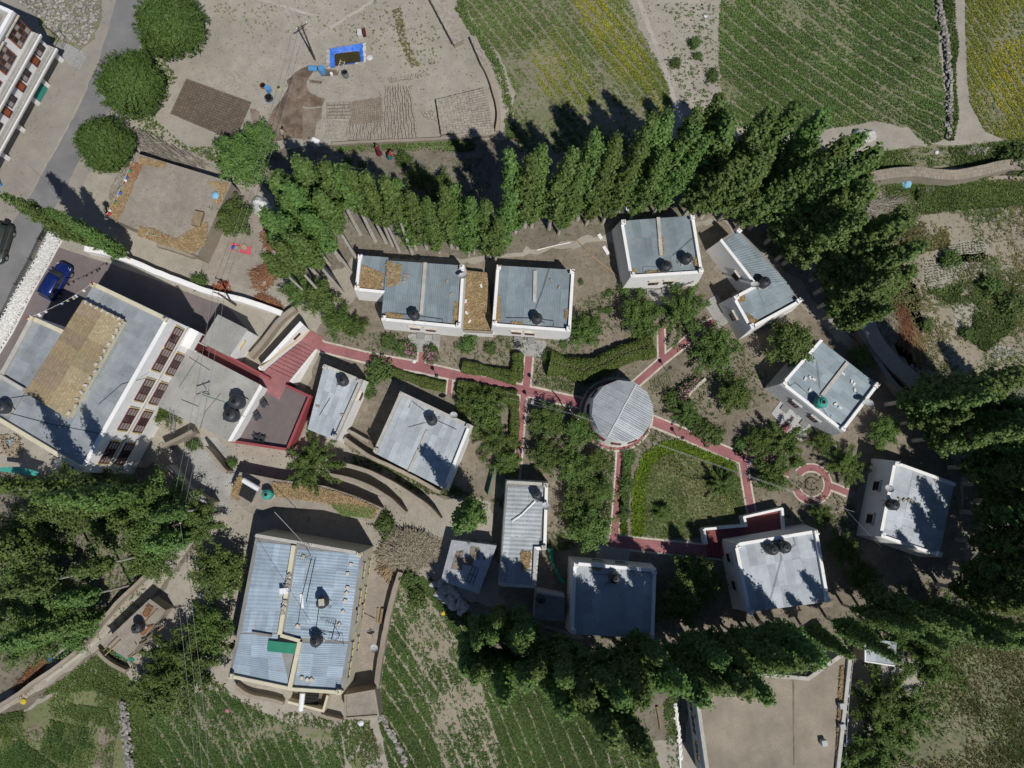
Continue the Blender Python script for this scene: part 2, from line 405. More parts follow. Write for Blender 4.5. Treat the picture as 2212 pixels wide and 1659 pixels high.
def tuft_mesh(name, P, h, spread, nb=5, wid=.05):
    """little upright plants: nb leaf triangles each"""
    n = len(P); Pp = np.repeat(P, nb, 0); m = n * nb
    a = rng.uniform(0, 2 * math.pi, m); o = np.stack([np.cos(a), np.sin(a), np.zeros(m)], 1)
    hh = np.repeat(rng.uniform(.6, 1.3, n), nb)[:, None] * h * rng.uniform(.5, 1, (m, 1))
    sp = spread * rng.uniform(.3, 1, (m, 1))
    b = Pp + o * sp * .25
    t = Pp + o * sp; t[:, 2:] += hh
    sd = np.stack([-np.sin(a), np.cos(a), np.zeros(m)], 1) * wid
    mid = Pp + o * sp * .55; mid[:, 2:] += hh * .75
    Vs = np.stack([b, mid + sd, t, mid - sd], 1).reshape(-1, 3)
    return np_mesh(name, Vs, np.arange(4 * m).reshape(-1, 4))
def litter_mesh(name, P, ln, wid, zj=.06, tilt=.35):
    n = len(P); a = rng.uniform(0, 2 * math.pi, n); d = np.stack([np.cos(a), np.sin(a), rng.normal(0, tilt, n)], 1) * (ln * rng.uniform(.5, 1.2, (n, 1)) / 2)
    s = np.stack([-np.sin(a), np.cos(a), rng.normal(0, .3, n)], 1) * wid / 2
    C = P.copy(); C[:, 2] += rng.uniform(.01, zj, n)
    return np_mesh(name, np.stack([C - d - s, C + d - s, C + d + s, C - d + s], 1).reshape(-1, 3), np.arange(4 * n).reshape(-1, 4))
# ------------------------------------------------------------------ ground, road, yards
g = MB().add([(-400, -400, 0), (400, -400, 0), (400, 400, 0), (-400, 400, 0)], [(0, 1, 2, 3)])
tag(obj('ground', g, 'soil'), 'pale dusty ground spreading under the whole village', 'ground', None, 'structure')
Z1, Z2, Z3, Z4, Z5 = .006, .011, .016, .021, .026
patch('road_verge', [(-60, -30), (150, -30), (262, -30), (225, 100), (180, 200), (135, 290), (75, 400), (10, 520), (-60, 640)], 'sand_edge', 'sandy verge between the balconied hotel and the asphalt', z=Z1)
patch('road', [(262, -40), (228, 90), (182, 210), (134, 300), (68, 418), (16, 500), (-80, 660), (-60, 800), (2, 700), (48, 603), (92, 510), (126, 430), (174, 345), (228, 255), (264, 190), (294, 125), (318, 50), (318, -40)], 'asphalt', 'worn grey asphalt road with sandy edges', 'road', jag=.18, z=Z4, smooth=1)
patch('road_shoulder', [(302, -40), (292, 70), (250, 160), (214, 238), (154, 342), (105, 432), (74, 510), (40, 603), (2, 690), (30, 700), (85, 560), (120, 500), (180, 400), (250, 280), (290, 190), (325, 95), (345, -40)], 'sand_edge', 'dusty shoulder on the yard side of the road', jag=.4, z=Z2)
patch('gravel_patch', T(0, 0, (390, 270), (540, 330), (560, 380), (520, 460), (430, 420)), 'gravel', 'small grey gravel spill beside the hotel corner', jag=.3, z=Z3)
patch('rubble_bed', T(0, 0, (100, -40), (650, -40), (660, 100), (600, 260), (520, 320), (330, 270), (240, 130)), 'weedy_soil', 'stony rubble ground behind the hotel', jag=.4, z=Z2)
patch('courtyard', T(0, 1, (370, -60), (520, -10), (700, 45), (1000, 150), (1250, 250), (1480, 330), (1640, 520), (1500, 680), (1260, 600), (900, 800), (100, 800), (-60, 700)), 'mauve_paving', 'mauve paved forecourt around the large tin roofed hotel', 'courtyard', jag=.08, z=Z2)
# brick-makers' yard
patch('mud_patch', T(1, 0, (345, 420), (300, 440), (190, 520), (205, 560), (180, 620), (90, 740), (40, 860), (60, 920), (300, 900), (310, 740), (300, 690), (430, 690), (445, 640), (340, 600), (330, 530), (345, 500), (395, 440)), 'mud_wet', 'dark wet mud patch in the brick yard', jag=.2, z=Z3)
patch('mud_patch', T(1, 0, (300, 700), (430, 700), (425, 770), (395, 800), (385, 890), (300, 910)), 'mud_mid', 'half dry mud basin beside the dark mud', jag=.15, z=Z4)
patch('mud_patch', T(1, 0, (345, 515), (430, 525), (430, 545), (350, 535)), 'mud_wet', 'small wet mud streak below the blue barrels', jag=.1, z=Z3)
patch('mud_patch', T(1, 0, (-40, 700), (30, 720), (20, 790), (-30, 830)), 'mud_mid', 'damp mud smear left of the wet mud', jag=.2, z=Z3)
patch('mud_patch', T(1, 0, (405, 440), (540, 455), (530, 490), (430, 495)), 'mud_wet', 'wet mud under the barrels beside the tarpaulin pond', jag=.15, z=Z3)
patch('sandy_lane', [(1360, -30), (1550, -30), (1565, 230), (1600, 300), (1450, 300), (1452, 240), (1440, 160), (1400, 70)], 'soil', 'sandy strip between the mustard field and the green field', 'path', jag=.25, z=Z1)
# farmland soil beds under the crops
F1 = [(985, -30), (1350, -30), (1380, 60), (1420, 130), (1445, 190), (1453, 245), (1400, 330), (1120, 330), (1108, 270), (1112, 200), (1075, 110), (1020, 40)]
F2 = [(1557, -30), (2016, -30), (2030, 120), (2046, 250), (2040, 300), (2005, 315), (1960, 275), (1890, 262), (1720, 290), (1660, 285), (1600, 275), (1562, 235), (1552, 120)]
F3 = [(2085, -30), (2300, -30), (2300, 330), (2170, 300), (2128, 285), (2095, 220), (2088, 120)]
F4 = [(862, 1240), (930, 1250), (1000, 1300), (1060, 1400), (1180, 1500), (1300, 1560), (1400, 1590), (1440, 1700), (850, 1700), (820, 1560), (828, 1440), (846, 1340)]
F5 = [(300, 1520), (470, 1490), (610, 1560), (735, 1575), (750, 1700), (300, 1700), (285, 1580)]
patch('field_bed', F1, 'weedy_soil', 'dusty soil of the yellow flowering field', 'field', jag=.3, z=Z2)
patch('field_bed', F2, 'weedy_soil', 'soil of the large green furrowed field', 'field', jag=.3, z=Z2)
patch('field_bed', F3, 'weedy_soil', 'soil of the bright yellow field at the right edge', 'field', jag=.3, z=Z2)
patch('field_bed', F4, 'scrub_soil', 'soil of the potato field below the cream house', 'field', jag=.3, z=Z2)
patch('field_bed', F5, 'weedy_soil', 'soil of the dark furrowed field under the power lines', 'field', jag=.3, z=Z2)
patch('weedy_ground', [(1850, 400), (2000, 390), (2300, 380), (2300, 830), (2060, 830), (1975, 800), (1900, 700), (1880, 560)], 'scrub_soil', 'weedy vegetable ground right of the poplars', 'ground', jag=.5, z=Z1)
patch('weedy_ground', [(1840, 335), (1960, 320), (2212, 300), (2300, 310), (2300, 372), (2030, 365), (1890, 385)], 'weedy_soil', 'weedy bank above the curved mud wall', 'ground', jag=.4, z=Z1)
patch('dry_grass_ground', [(1990, 1330), (2300, 1250), (2300, 1720), (1860, 1720), (1900, 1560), (2000, 1480)], 'dry_grass', 'dry grass in the lower right corner', 'ground', jag=.6, z=Z1)
patch('garden_ground', [(690, 700), (790, 630), (1060, 560), (1330, 520), (1560, 480), (1750, 680), (1900, 820), (2080, 1020), (2070, 1260), (1800, 1420), (1420, 1420), (1100, 1330), (1080, 1290), (1060, 1080), (960, 1075), (780, 985), (735, 960), (640, 880), (690, 760)], 'garden_soil', 'brown garden soil around the cottages', 'ground', jag=.5, z=Z1)
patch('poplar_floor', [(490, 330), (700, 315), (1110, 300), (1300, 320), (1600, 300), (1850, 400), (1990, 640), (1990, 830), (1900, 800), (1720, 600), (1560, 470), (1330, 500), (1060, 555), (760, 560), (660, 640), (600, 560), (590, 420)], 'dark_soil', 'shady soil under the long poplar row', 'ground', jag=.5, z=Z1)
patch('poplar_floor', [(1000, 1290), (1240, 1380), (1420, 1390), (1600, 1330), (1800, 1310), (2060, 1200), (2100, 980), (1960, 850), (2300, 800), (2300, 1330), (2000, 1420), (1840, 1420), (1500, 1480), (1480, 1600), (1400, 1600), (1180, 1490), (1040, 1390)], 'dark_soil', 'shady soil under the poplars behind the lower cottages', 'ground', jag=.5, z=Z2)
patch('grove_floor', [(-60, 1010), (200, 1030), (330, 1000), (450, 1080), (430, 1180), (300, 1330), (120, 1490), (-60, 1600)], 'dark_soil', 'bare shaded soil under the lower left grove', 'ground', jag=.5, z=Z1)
patch('plot_ground', [(-60, 1600), (120, 1500), (260, 1440), (300, 1500), (290, 1700), (-60, 1700)], 'lawn', 'patchwork vegetable beds in the lower left corner', 'ground', jag=.3, z=Z1)
patch('lane', [(395, 1125), (440, 1085), (470, 1095), (430, 1160), (330, 1290), (250, 1370), (150, 1450), (40, 1520), (-40, 1560), (-40, 1530), (90, 1440), (200, 1350), (300, 1230)], 'soil', 'dusty lane curving along the mud wall', 'path', jag=.2, z=Z4)
patch('yard_floor', T(0, 1, (1180, 1270), (1290, 1180), (1400, 1180), (1500, 1280), (1560, 1400), (1500, 1480), (1500, 1659), (1280, 1659)), 'concrete', 'concrete yard below the grey flat roof', 'courtyard', jag=.1, z=Z2)
patch('side_yard', T(1, 2, (770, 260), (850, 330), (880, 480), (830, 800), (800, 1150), (560, 1200), (640, 900)), 'mud_roof', 'trodden yard beside the cream house', 'courtyard', jag=.12, z=Z3)
patch('adobe_yard', T(0, 0, (1330, 1640), (1480, 1180), (1640, 1240), (1800, 1560), (1850, 1800), (1700, 1900), (1300, 1760)), 'mud_roof', 'swept earth yard beside the adobe house', 'courtyard', jag=.2, z=Z2)
# worn tracks
def track(label, pts, w=.22, mat='soil_pale', z=Z2):
    P = densify(smooth_line(SS(pts), 2), .5, .12, False)
    tag(obj('track', MB().add([p + V((0, 0, z)) for p in offset_line(P, w / 2) + offset_line(P, -w / 2)], [(i, i + 1, len(P) + i + 1, len(P) + i) for i in range(len(P) - 1)]), mat), label, 'track', None, 'structure')
track('faint foot track crossing the brick yard', T(1, 0, (355, 252), (480, 175), (600, 112), (760, 0)), .3)
track('foot track along the left of the brick yard', T(1, 0, (-40, -20), (150, 30), (330, 90), (420, 100)), .3)
track('footpath down the sandy strip', [(1372, -20), (1405, 70), (1440, 150), (1462, 240), (1470, 300)], .5)
track('worn line in the lane', [(440, 1120), (380, 1200), (300, 1290), (220, 1380), (100, 1470)], .3, z=Z4 + .004)
# lawn and its bare beds
LAWN = [(1370, 1160), (1372, 1060), (1385, 1010), (1415, 975), (1460, 962), (1530, 985), (1590, 1020), (1610, 1060), (1610, 1110), (1500, 1165)]
patch('lawn', LAWN, 'lawn', 'patchy oval lawn ringed by bright leaves', 'lawn', jag=.15, z=Z3, smooth=2)
for k, q in enumerate([((150, 750), (410, 820), (400, 915), (140, 860)), ((880, 800), (1010, 720), (1110, 690), (1130, 760), (1000, 920), (880, 880)),
                       ((1180, 920), (1290, 860), (1430, 1000), (1590, 1010), (1510, 1180), (1250, 1010)), ((1120, 600), (1290, 470), (1340, 560), (1160, 720))]):
    patch('planting_bed', T(2, 1, *q), 'garden_soil', ['dug bed left of the round hall', 'seedling bed right of the forked path', 'bare furrowed bed right of the round hall', 'small bed inside the forked path'][k], 'bed', jag=.12, z=Z2)
patch('planting_bed', T(1, 1, (730, 500), (980, 560), (1000, 680), (760, 600)), 'garden_soil', 'bare bed in front of the left cottage', 'bed', jag=.12, z=Z2)
# bare vegetable plots on the right
for k, q in enumerate([((1010, 20), (1400, -20), (1490, 80), (1230, 190), (1000, 200)), ((1200, 330), (1400, 260), (1380, 420), (1230, 520)), ((1560, 170), (1700, 150), (1700, 470), (1600, 330))]):
    patch('vegetable_plot', T(3, 1, *q), 'soil', ['pale plot dotted with seedlings below the curved wall', 'small pale plot amid weeds', 'pale seedling plot at the right edge'][k], 'plot', jag=.2, z=Z2)
patch('vegetable_plot', T(3, 0, (1100, 1600), (1290, 1560), (1400, 1530), (1440, 1620), (1420, 1700), (1080, 1700)), 'soil', 'seedling plot under the small cairn', 'plot', jag=.2, z=Z2)
for k, q in enumerate([((180, 1400), (240, 1380), (310, 1430), (290, 1490), (190, 1470)), ((640, 1400), (740, 1420), (735, 1540), (640, 1520)), ((640, 1550), (730, 1550), (730, 1659), (600, 1680))]):
    patch('vegetable_plot', T(0, 2, *q), 'mud_mid', ['round brown bed among green plots', 'square brown bed beside the stone wall', 'brown bed at the bottom edge'][k], 'plot', jag=.1, z=Z3)
for k, q in enumerate([((570, 1520), (640, 1440), (660, 1500), (600, 1600)), ((660, 1440), (740, 1400), (790, 1480), (710, 1530)), ((600, 1620), (690, 1570), (730, 1640), (650, 1700)), ((720, 1550), (810, 1500), (830, 1560), (760, 1620))]):
    patch('vegetable_plot', T(1, 2, *q), ['weedy_soil', 'mud_mid', 'lawn', 'weedy_soil'][k], ['wedge bed left of the forked furrow', 'brown bed above the forked furrow', 'grassy bed at the bottom of the forked furrow', 'small bed right of the forked furrow'][k], 'plot', jag=.06, z=Z3)

PATHS = []
# ------------------------------------------------------------------ red garden paths with kerbs
PZ = [.060]
def red_path(label, pts, w=.88, kerb=.2, kerbs=(1, 1), sm=0):
    P = SS(pts, 0)
    if sm: P = smooth_line(P, sm)
    PZ[0] += .003; z = PZ[0]
    PATHS.extend((P[i].x, P[i].y, P[i + 1].x, P[i + 1].y, w / 2 + kerb + .12) for i in range(len(P) - 1))
    o = obj('path', ribbon(P, w / 2, -w / 2, 0, z), 'red_path'); tag(o, label, 'path', None, 'structure')
    for k, s in enumerate((1, -1)):
        if kerbs[k]: obj('kerb', ribbon(P, s * (w / 2 + .003), s * (w / 2 + kerb), 0, .048 + .0007 * PZ[0] * 10), 'kerb', o)
    return o
red_path('long red path from the stairs to the round hall', T(1, 1, (390, 560), (430, 590), (560, 620), (700, 655), (880, 690), (1070, 722), (1300, 775), (1500, 818), (1659, 855), (1780, 882), (2130, 960)), w=.95)
red_path('short red path to the left cottage porch', T(1, 1, (1078, 612), (1070, 700)), w=.62)
red_path('red path to the right hand cottage porch', T(2, 1, (110, 652), (90, 860)), w=.72)
red_path('red path running down left of the garden thicket', T(2, 1, (75, 900), (58, 1100), (40, 1330), (20, 1480)), w=.55)
red_path('red path from the hall towards the upper cottages', T(2, 1, (790, 840), (880, 760), (970, 682), (1120, 562), (1220, 470), (1310, 425)), w=.66)
red_path('short red fork towards the upper middle cottage', T(2, 1, (966, 470), (970, 660)), w=.6)
red_path('red path slanting right from the round hall', T(2, 1, (900, 1065), (1060, 1130), (1250, 1215), (1450, 1298), (1580, 1340), (1800, 1400)), w=.95)
red_path('red path running down from the round hall', T(2, 1, (706, 1240), (702, 1330), (690, 1500), (678, 1659), (660, 1850)), w=.68)
red_path('shaded red path along the lower cottages', T(2, 2, (630, 185), (860, 215), (1100, 238), (1390, 268)), w=1.15)
red_path('dappled red path below the right junction', T(2, 1, (1495, 1310), (1512, 1430), (1530, 1540), (1560, 1700)), w=.7)
red_path('red path climbing towards the stone faced cottage', T(2, 1, (1570, 1340), (1700, 1190), (1790, 1090)), w=.8)
red_path('short red path to the concrete porch of the upper right cottage', T(2, 1, (1260, 460), (1320, 430)), w=.6, kerbs=(0, 0))
red_path('tiny red path to the lower left cottage', T(1, 1, (1260, 800), (1255, 850), (1250, 900)), w=.35)
def disc_ring(cx, cy, r0, r1, z, n=48, a0=0, a1=2 * math.pi):
    m = MB(); vs = []
    for k in range(n + 1):
        t = a0 + (a1 - a0) * k / n; c, q = math.cos(t), math.sin(t)
        vs += [(cx + r0 * c, cy + r0 * q, 0), (cx + r0 * c, cy + r0 * q, z), (cx + r1 * c, cy + r1 * q, z), (cx + r1 * c, cy + r1 * q, 0)]
    fs = []
    for k in range(n):
        o, p = 4 * k, 4 * k + 4; fs += [(o, o + 1, p + 1, p), (o + 1, o + 2, p + 2, p + 1), (o + 2, o + 3, p + 3, p + 2)]
    return m.add(vs, fs)
c0 = S(*T1(3, 1, 282, 1478))
o = tag(obj('path', disc_ring(c0.x, c0.y, 1.35, 2.0, .07, a0=R(200), a1=R(500)), 'red_path'), 'round red ring path right of the lawn', 'path', None, 'structure')
obj('kerb', disc_ring(c0.x, c0.y, 2.003, 2.15, .055, a0=R(200), a1=R(500)), 'kerb', o); obj('kerb', disc_ring(c0.x, c0.y, 1.2, 1.347, .055, a0=R(200), a1=R(500)), 'kerb', o)
red_path('red spur leaving the ring path', T(3, 1, (400, 1490), (455, 1510), (515, 1535)), w=.6)
m = disc_ring(c0.x, c0.y, .6, .7, .12, 32, R(30), R(300))
for a in (20, 140, 260): m.box((c0.x + .3 * math.cos(R(a)), c0.y + .3 * math.sin(R(a)), .03), (.6, .05, .04), R(a))
tag(obj('garden_emblem', m, 'pole_wood'), 'thin round emblem on the soil inside the ring path', 'ornament')
# ------------------------------------------------------------------ crops and weeds
def crop(name, label, pts, n, mat, h=.12, spread=.17, row=None, spacing=1.0, gap=.25, patchy=.0, seed=0, ps=.25, nb=5, wid=.05, cat='crop', curve=0.0, thin=None):
    P = scatter(pts, n)
    x, y = P[:, 0], P[:, 1]; keep = np.ones(len(P), bool)
    if row is not None:
        a = S(1106, 829); b = S(1106 + row[0] * 100, 829 + row[1] * 100); d = (b - a).normalized()
        al = x * d.x + y * d.y; al = al - al.mean(); s = (x * -d.y + y * d.x) / spacing + curve * al * al + .16 * fbm(x, y, .22, 1); fr = s - np.floor(s)
        keep &= (np.abs(fr - .5) < .5 - gap / 2) | (rng.random(len(P)) < .08)
    if thin is not None:
        keep &= ~inside([S(*q) for q in thin], x, y) | (rng.random(len(P)) < .3 + .25 * np.clip(fbm(x, y, .5, 4), -1, 1))
    if patchy: keep &= fbm(x, y, ps, seed) + rng.normal(0, .35, len(P)) > patchy - .6
    for ax, ay, bx, by, rr in PATHS:
        dx, dy = bx - ax, by - ay; t = np.clip(((x - ax) * dx + (y - ay) * dy) / (dx * dx + dy * dy), 0, 1)
        keep &= np.hypot(x - ax - t * dx, y - ay - t * dy) > rr
    P = P[keep]; P[:, 2] = .015
    return tag(link(name, tuft_mesh(name, P, h, spread, nb, wid), mat), label, cat, None, 'stuff')
crop('crop_plants', 'thin green crop in the field with yellow flowers', F1, 26000, 'weed', row=(.6, .8), spacing=1.1, gap=.25, patchy=.3, seed=1)
crop('flowering_crop', 'yellow flowering strips across the field above the poplars', [(1210, -20), (1335, -20), (1440, 190), (1448, 240), (1390, 250), (1300, 130)], 7000, 'crop_yellow', row=(.6, .8), spacing=1.1, gap=.3, patchy=.55, seed=2)
crop('flowering_crop', 'mustard yellow flowers at the heart of the upper field', [(1225, -10), (1300, -10), (1385, 140), (1420, 220), (1340, 150), (1260, 60)], 2600, 'crop_mustard', row=(.6, .8), spacing=1.1, gap=.45, patchy=.75, seed=3)
crop('flowering_crop', 'pale yellow haze of flowers on the left of the upper field', [(1130, 60), (1200, 30), (1290, 200), (1260, 260), (1170, 200)], 3200, 'crop_yellow', row=(.6, .8), spacing=1.1, gap=.4, patchy=.6, seed=2)
crop('crop_plants', 'dense green crop in furrows of the upper right field', F2, 24000, 'crop_dark', row=(.8, .6), spacing=1.45, gap=.2, patchy=.05, seed=3, h=.15, spread=.2, curve=-.003)
crop('crop_plants', 'mid green plants scattered over the furrowed field', F2, 16000, 'crop_green', row=(.8, .6), spacing=1.45, gap=.18, patchy=.5, seed=4, h=.17, spread=.2, curve=-.003)
crop('flowering_crop', 'bright yellow crop in the corner field', F3, 17000, 'crop_yellow', row=(.45, .89), spacing=1.0, gap=.22, patchy=.35, seed=5)
crop('flowering_crop', 'strong mustard bloom along the right edge of the corner field', [(2150, 90), (2300, 60), (2300, 300), (2180, 280), (2130, 190)], 4500, 'crop_mustard', row=(.45, .89), spacing=1.0, gap=.3, patchy=.55, seed=6)
crop('crop_plants', 'green leaves between the yellow rows in the corner', F3, 5000, 'weed', row=(.45, .89), spacing=1.0, gap=.2, patchy=.5, seed=7)
crop('crop_plants', 'leafy potato rows in the bottom middle field', F4, 30000, 'crop_dark', row=(.48, .88), spacing=1.35, gap=.2, patchy=-.3, seed=2, h=.14, spread=.2, curve=.006, thin=[(860, 1245), (900, 1260), (960, 1330), (1040, 1470), (1075, 1600), (1080, 1690), (960, 1690), (935, 1560), (890, 1420), (862, 1320)])
crop('crop_plants', 'lighter leaves in the bottom middle field', F4, 24000, 'crop_green', row=(.48, .88), spacing=1.35, gap=.18, patchy=.2, seed=5, h=.16, spread=.2, curve=.006, thin=[(860, 1245), (900, 1260), (960, 1330), (1040, 1470), (1075, 1600), (1080, 1690), (960, 1690), (935, 1560), (890, 1420), (862, 1320)])
crop('crop_plants', 'dark leafy rows in the field under the power lines', F5, 16000, 'crop_dark', row=(.5, .87), spacing=1.3, gap=.2, patchy=-.2, seed=6, h=.14, spread=.2, curve=.008)
VEG = [(1860, 400), (2000, 395), (2300, 385), (2300, 800), (2100, 815), (1985, 795), (1930, 700)]
crop('weeds', 'patchy green weeds right of the poplars', VEG, 20000, 'weed', patchy=1.05, seed=3, ps=.3, h=.16, spread=.25)
crop('weeds', 'yellowing weeds mixed into the right hand plots', VEG, 14000, 'weed_dry', patchy=1.05, seed=6, ps=.3, h=.16, spread=.25)
crop('weeds', 'bushy green weeds along the plot edges on the right', T(3, 1, (1030, 230), (1350, 150), (1500, 120), (1560, 300), (1600, 460), (1400, 620), (1320, 560), (1340, 300), (1160, 300)), 4500, 'weed', h=.3, spread=.3, patchy=.5, seed=1)
crop('weeds', 'dense yellow green weeds left in the right hand plots', T(3, 0, (800, 1500), (1000, 1350), (1150, 1400), (1170, 1600), (900, 1659)), 3200, 'weed_dry', h=.25, spread=.3, patchy=.5)
crop('weeds', 'green bank of weeds above the curved wall', [(1845, 340), (1960, 322), (2100, 318), (2212, 300), (2300, 305), (2300, 362), (2030, 358), (1900, 375)], 6500, 'weed', h=.25, spread=.3, patchy=.7, seed=2)
crop('weeds', 'green growth under the curved wall', [(1880, 405), (2000, 398), (2212, 395), (2300, 400), (2300, 440), (2100, 450), (1950, 470), (1890, 440)], 5500, 'weed', h=.22, spread=.3, patchy=.8, seed=4)
crop('weeds', 'green ditch line between the stone wall and the yellow field', T(3, 0, (1130, -30), (1195, -30), (1205, 150), (1225, 300), (1205, 420), (1205, 560), (1225, 760), (1190, 920), (1150, 900), (1185, 700), (1175, 430), (1165, 200)), 2600, 'weed', h=.35, spread=.3, patchy=.25, seed=5)
crop('dry_weeds', 'dry yellow grass in the lower right corner', [(1990, 1340), (2300, 1260), (2300, 1720), (1880, 1720), (1920, 1560), (2000, 1480)], 16000, 'weed_dry', patchy=.45, seed=4, h=.15, spread=.16)
crop('weeds', 'green tufts in the lower right dry grass', [(1990, 1340), (2300, 1260), (2300, 1720), (1880, 1720), (1920, 1560), (2000, 1480)], 9000, 'weed', patchy=.8, seed=5, h=.18, spread=.18)
crop('weeds', 'tall grass strip beside the brick yard wall', [(995, -20), (1012, 40), (1040, 70), (1072, 120), (1090, 160), (1108, 240), (1115, 300), (1095, 300), (1085, 200), (1060, 130), (1020, 75), (985, 20)], 4200, 'crop_green', h=.3, spread=.28, patchy=.3)
crop('weeds', 'thick grass along the lower edge of the brick yard', T(1, 0, (500, 950), (900, 930), (1400, 920), (1420, 960), (1380, 980), (900, 980), (560, 990)), 2600, 'crop_green', h=.25, spread=.25, patchy=.3)
crop('weeds', 'sparse weeds dotted over the brick yard', [(430, 10), (900, 0), (960, 90), (930, 170), (700, 60), (560, 90)], 420, 'weed', h=.2, spread=.2, patchy=.6, seed=3)
crop('weeds', 'weeds dotted along the brick yard middle', T(1, 0, (880, 60), (940, 60), (980, 250), (1060, 430), (1000, 430), (930, 260)), 260, 'weed_dry', h=.2, spread=.2)
crop('weeds', 'weeds by the three round roadside trees', T(0, 0, (900, 330), (1050, 330), (1150, 520), (1050, 640), (1000, 780), (1180, 930), (1450, 970), (1500, 1090), (1380, 1050), (1100, 920), (900, 860)), 1500, 'weed', h=.3, spread=.22, patchy=.5, seed=2)
crop('weeds', 'scattered weeds on the sandy strip between two fields', [(1400, 10), (1545, 10), (1555, 220), (1480, 230), (1430, 120)], 420, 'weed', h=.22, spread=.25, patchy=.6, seed=1)
crop('weeds', 'garden weeds around the cottages', [(700, 720), (1060, 720), (1330, 620), (1560, 700), (1700, 850), (1850, 1000), (1850, 1150), (1700, 1120), (1600, 1100), (1380, 980), (1250, 860), (1000, 800), (780, 780)], 9000, 'weed', patchy=.75, seed=5, h=.22, spread=.2)
crop('weeds', 'garden weeds below the main red path', [(690, 960), (800, 980), (1060, 1080), (1190, 1040), (1330, 960), (1330, 1170), (1200, 1190), (1060, 1080), (860, 1060)], 5000, 'weed', patchy=.6, seed=2, h=.22, spread=.2)
crop('grass_blades', 'short blades of the oval lawn', LAWN, 9000, 'weed', patchy=.55, seed=2, h=.08, spread=.1, cat='grass')
crop('grass_blades', 'faded blades of the oval lawn', LAWN, 6000, 'weed_dry', patchy=.6, seed=6, h=.08, spread=.1, cat='grass')
for k, (q, mt, n) in enumerate([(((330, 1350), (430, 1380), (400, 1480), (290, 1490)), 'crop_dark', 420), (((440, 1380), (540, 1400), (500, 1510), (410, 1480)), 'crop_green', 420), (((550, 1400), (630, 1420), (610, 1540), (510, 1510)), 'crop_dark', 420),
        (((280, 1500), (390, 1490), (350, 1600), (260, 1560)), 'crop_green', 420), (((400, 1490), (490, 1520), (450, 1620), (360, 1600)), 'crop_dark', 420), (((500, 1525), (600, 1550), (560, 1680), (450, 1640)), 'crop_green', 420),
        (((450, 1250), (700, 1280), (740, 1390), (640, 1390), (480, 1340), (400, 1290)), 'crop_green', 1500), (((-80, 1500), (130, 1480), (250, 1560), (400, 1680), (-80, 1760)), 'crop_dark', 2600), (((-60, 1330), (150, 1290), (170, 1400), (120, 1450), (-60, 1470)), 'weed', 1500)]):
    crop('vegetable_bed', ['dark leafy bed beside the round brown bed', 'paler leafy bed in the middle of the upper bed row', 'dark leafy bed left of the square brown bed', 'pale leafy bed at the left of the lower bed row', 'dark leafy bed in the middle of the lower bed row', 'pale leafy bed at the right of the lower bed row', 'bright green strip above the patchwork beds', 'large dark green plot in the bottom left corner', 'weedy plot at the left edge above the corner'][k], T(0, 2, *q), int(n * 1.8), mt, patchy=.25, seed=k, ps=.6, h=.15, spread=.2)
crop('grass_blades', 'rough grass between the patchwork beds', [(-60, 1600), (120, 1500), (260, 1440), (290, 1480), (250, 1600), (240, 1700), (-60, 1700)], 7000, 'weed', patchy=.55, seed=6, ps=.5, h=.1, spread=.16, cat='grass')
crop('weeds', 'grass below the lane in the lower left', [(90, 1500), (230, 1400), (330, 1440), (470, 1490), (300, 1530), (200, 1490)], 5000, 'weed', patchy=.3, seed=5, h=.15, spread=.2)
crop('weeds', 'grass between the stone wall and dark field', [(275, 1520), (310, 1530), (360, 1700), (290, 1700)], 1500, 'weed', patchy=.3, h=.15, spread=.2)
crop('weeds', 'grass strip under the cream house', [(490, 1500), (640, 1540), (800, 1560), (840, 1700), (760, 1700), (740, 1580), (600, 1560)], 2600, 'weed', patchy=.45, seed=1, h=.15, spread=.2)
crop('weeds', 'green strip between the path and the mud roofed building', T(2, 2, (980, 1250), (1060, 1150), (1070, 1400), (1090, 1659), (1010, 1659), (1000, 1400)), 1200, 'crop_green', h=.18, spread=.22, patchy=.3)
crop('weeds', 'undergrowth beneath the long poplar row', [(600, 420), (1100, 320), (1600, 320), (1880, 520), (1960, 640), (1900, 780), (1700, 560), (1300, 490), (800, 540)], 7000, 'weed', patchy=.8, seed=1, h=.18, spread=.22)
crop('weeds', 'undergrowth beneath the lower poplars', [(1020, 1300), (1420, 1400), (1800, 1330), (2080, 1200), (2000, 900), (2280, 820), (2290, 1330), (1980, 1420), (1500, 1490)], 7000, 'weed', patchy=.8, seed=3, h=.18, spread=.22)
crop('weeds', 'undergrowth in the lower left grove', [(-40, 1030), (330, 1010), (440, 1110), (300, 1330), (-40, 1560)], 4500, 'weed', patchy=.7, seed=4, h=.18, spread=.22)
crop('iris_leaves', 'bright yellow green sword leaves ringing the lawn', [(1368, 1180), (1366, 1100), (1370, 1030), (1390, 985), (1430, 958), (1475, 950), (1530, 970), (1588, 1002), (1590, 1020), (1530, 998), (1470, 972), (1428, 985), (1402, 1012), (1390, 1060), (1388, 1180)], 2300, 'leaf_iris', h=.32, spread=.38, nb=7, wid=.035, cat='plants')
crop('iris_leaves', 'sword leaves on the left of the lower garden path', T(2, 2, (695, 0), (730, 0), (740, 150), (690, 150)), 260, 'leaf_iris', h=.5, spread=.35, nb=7, wid=.035, cat='plants')
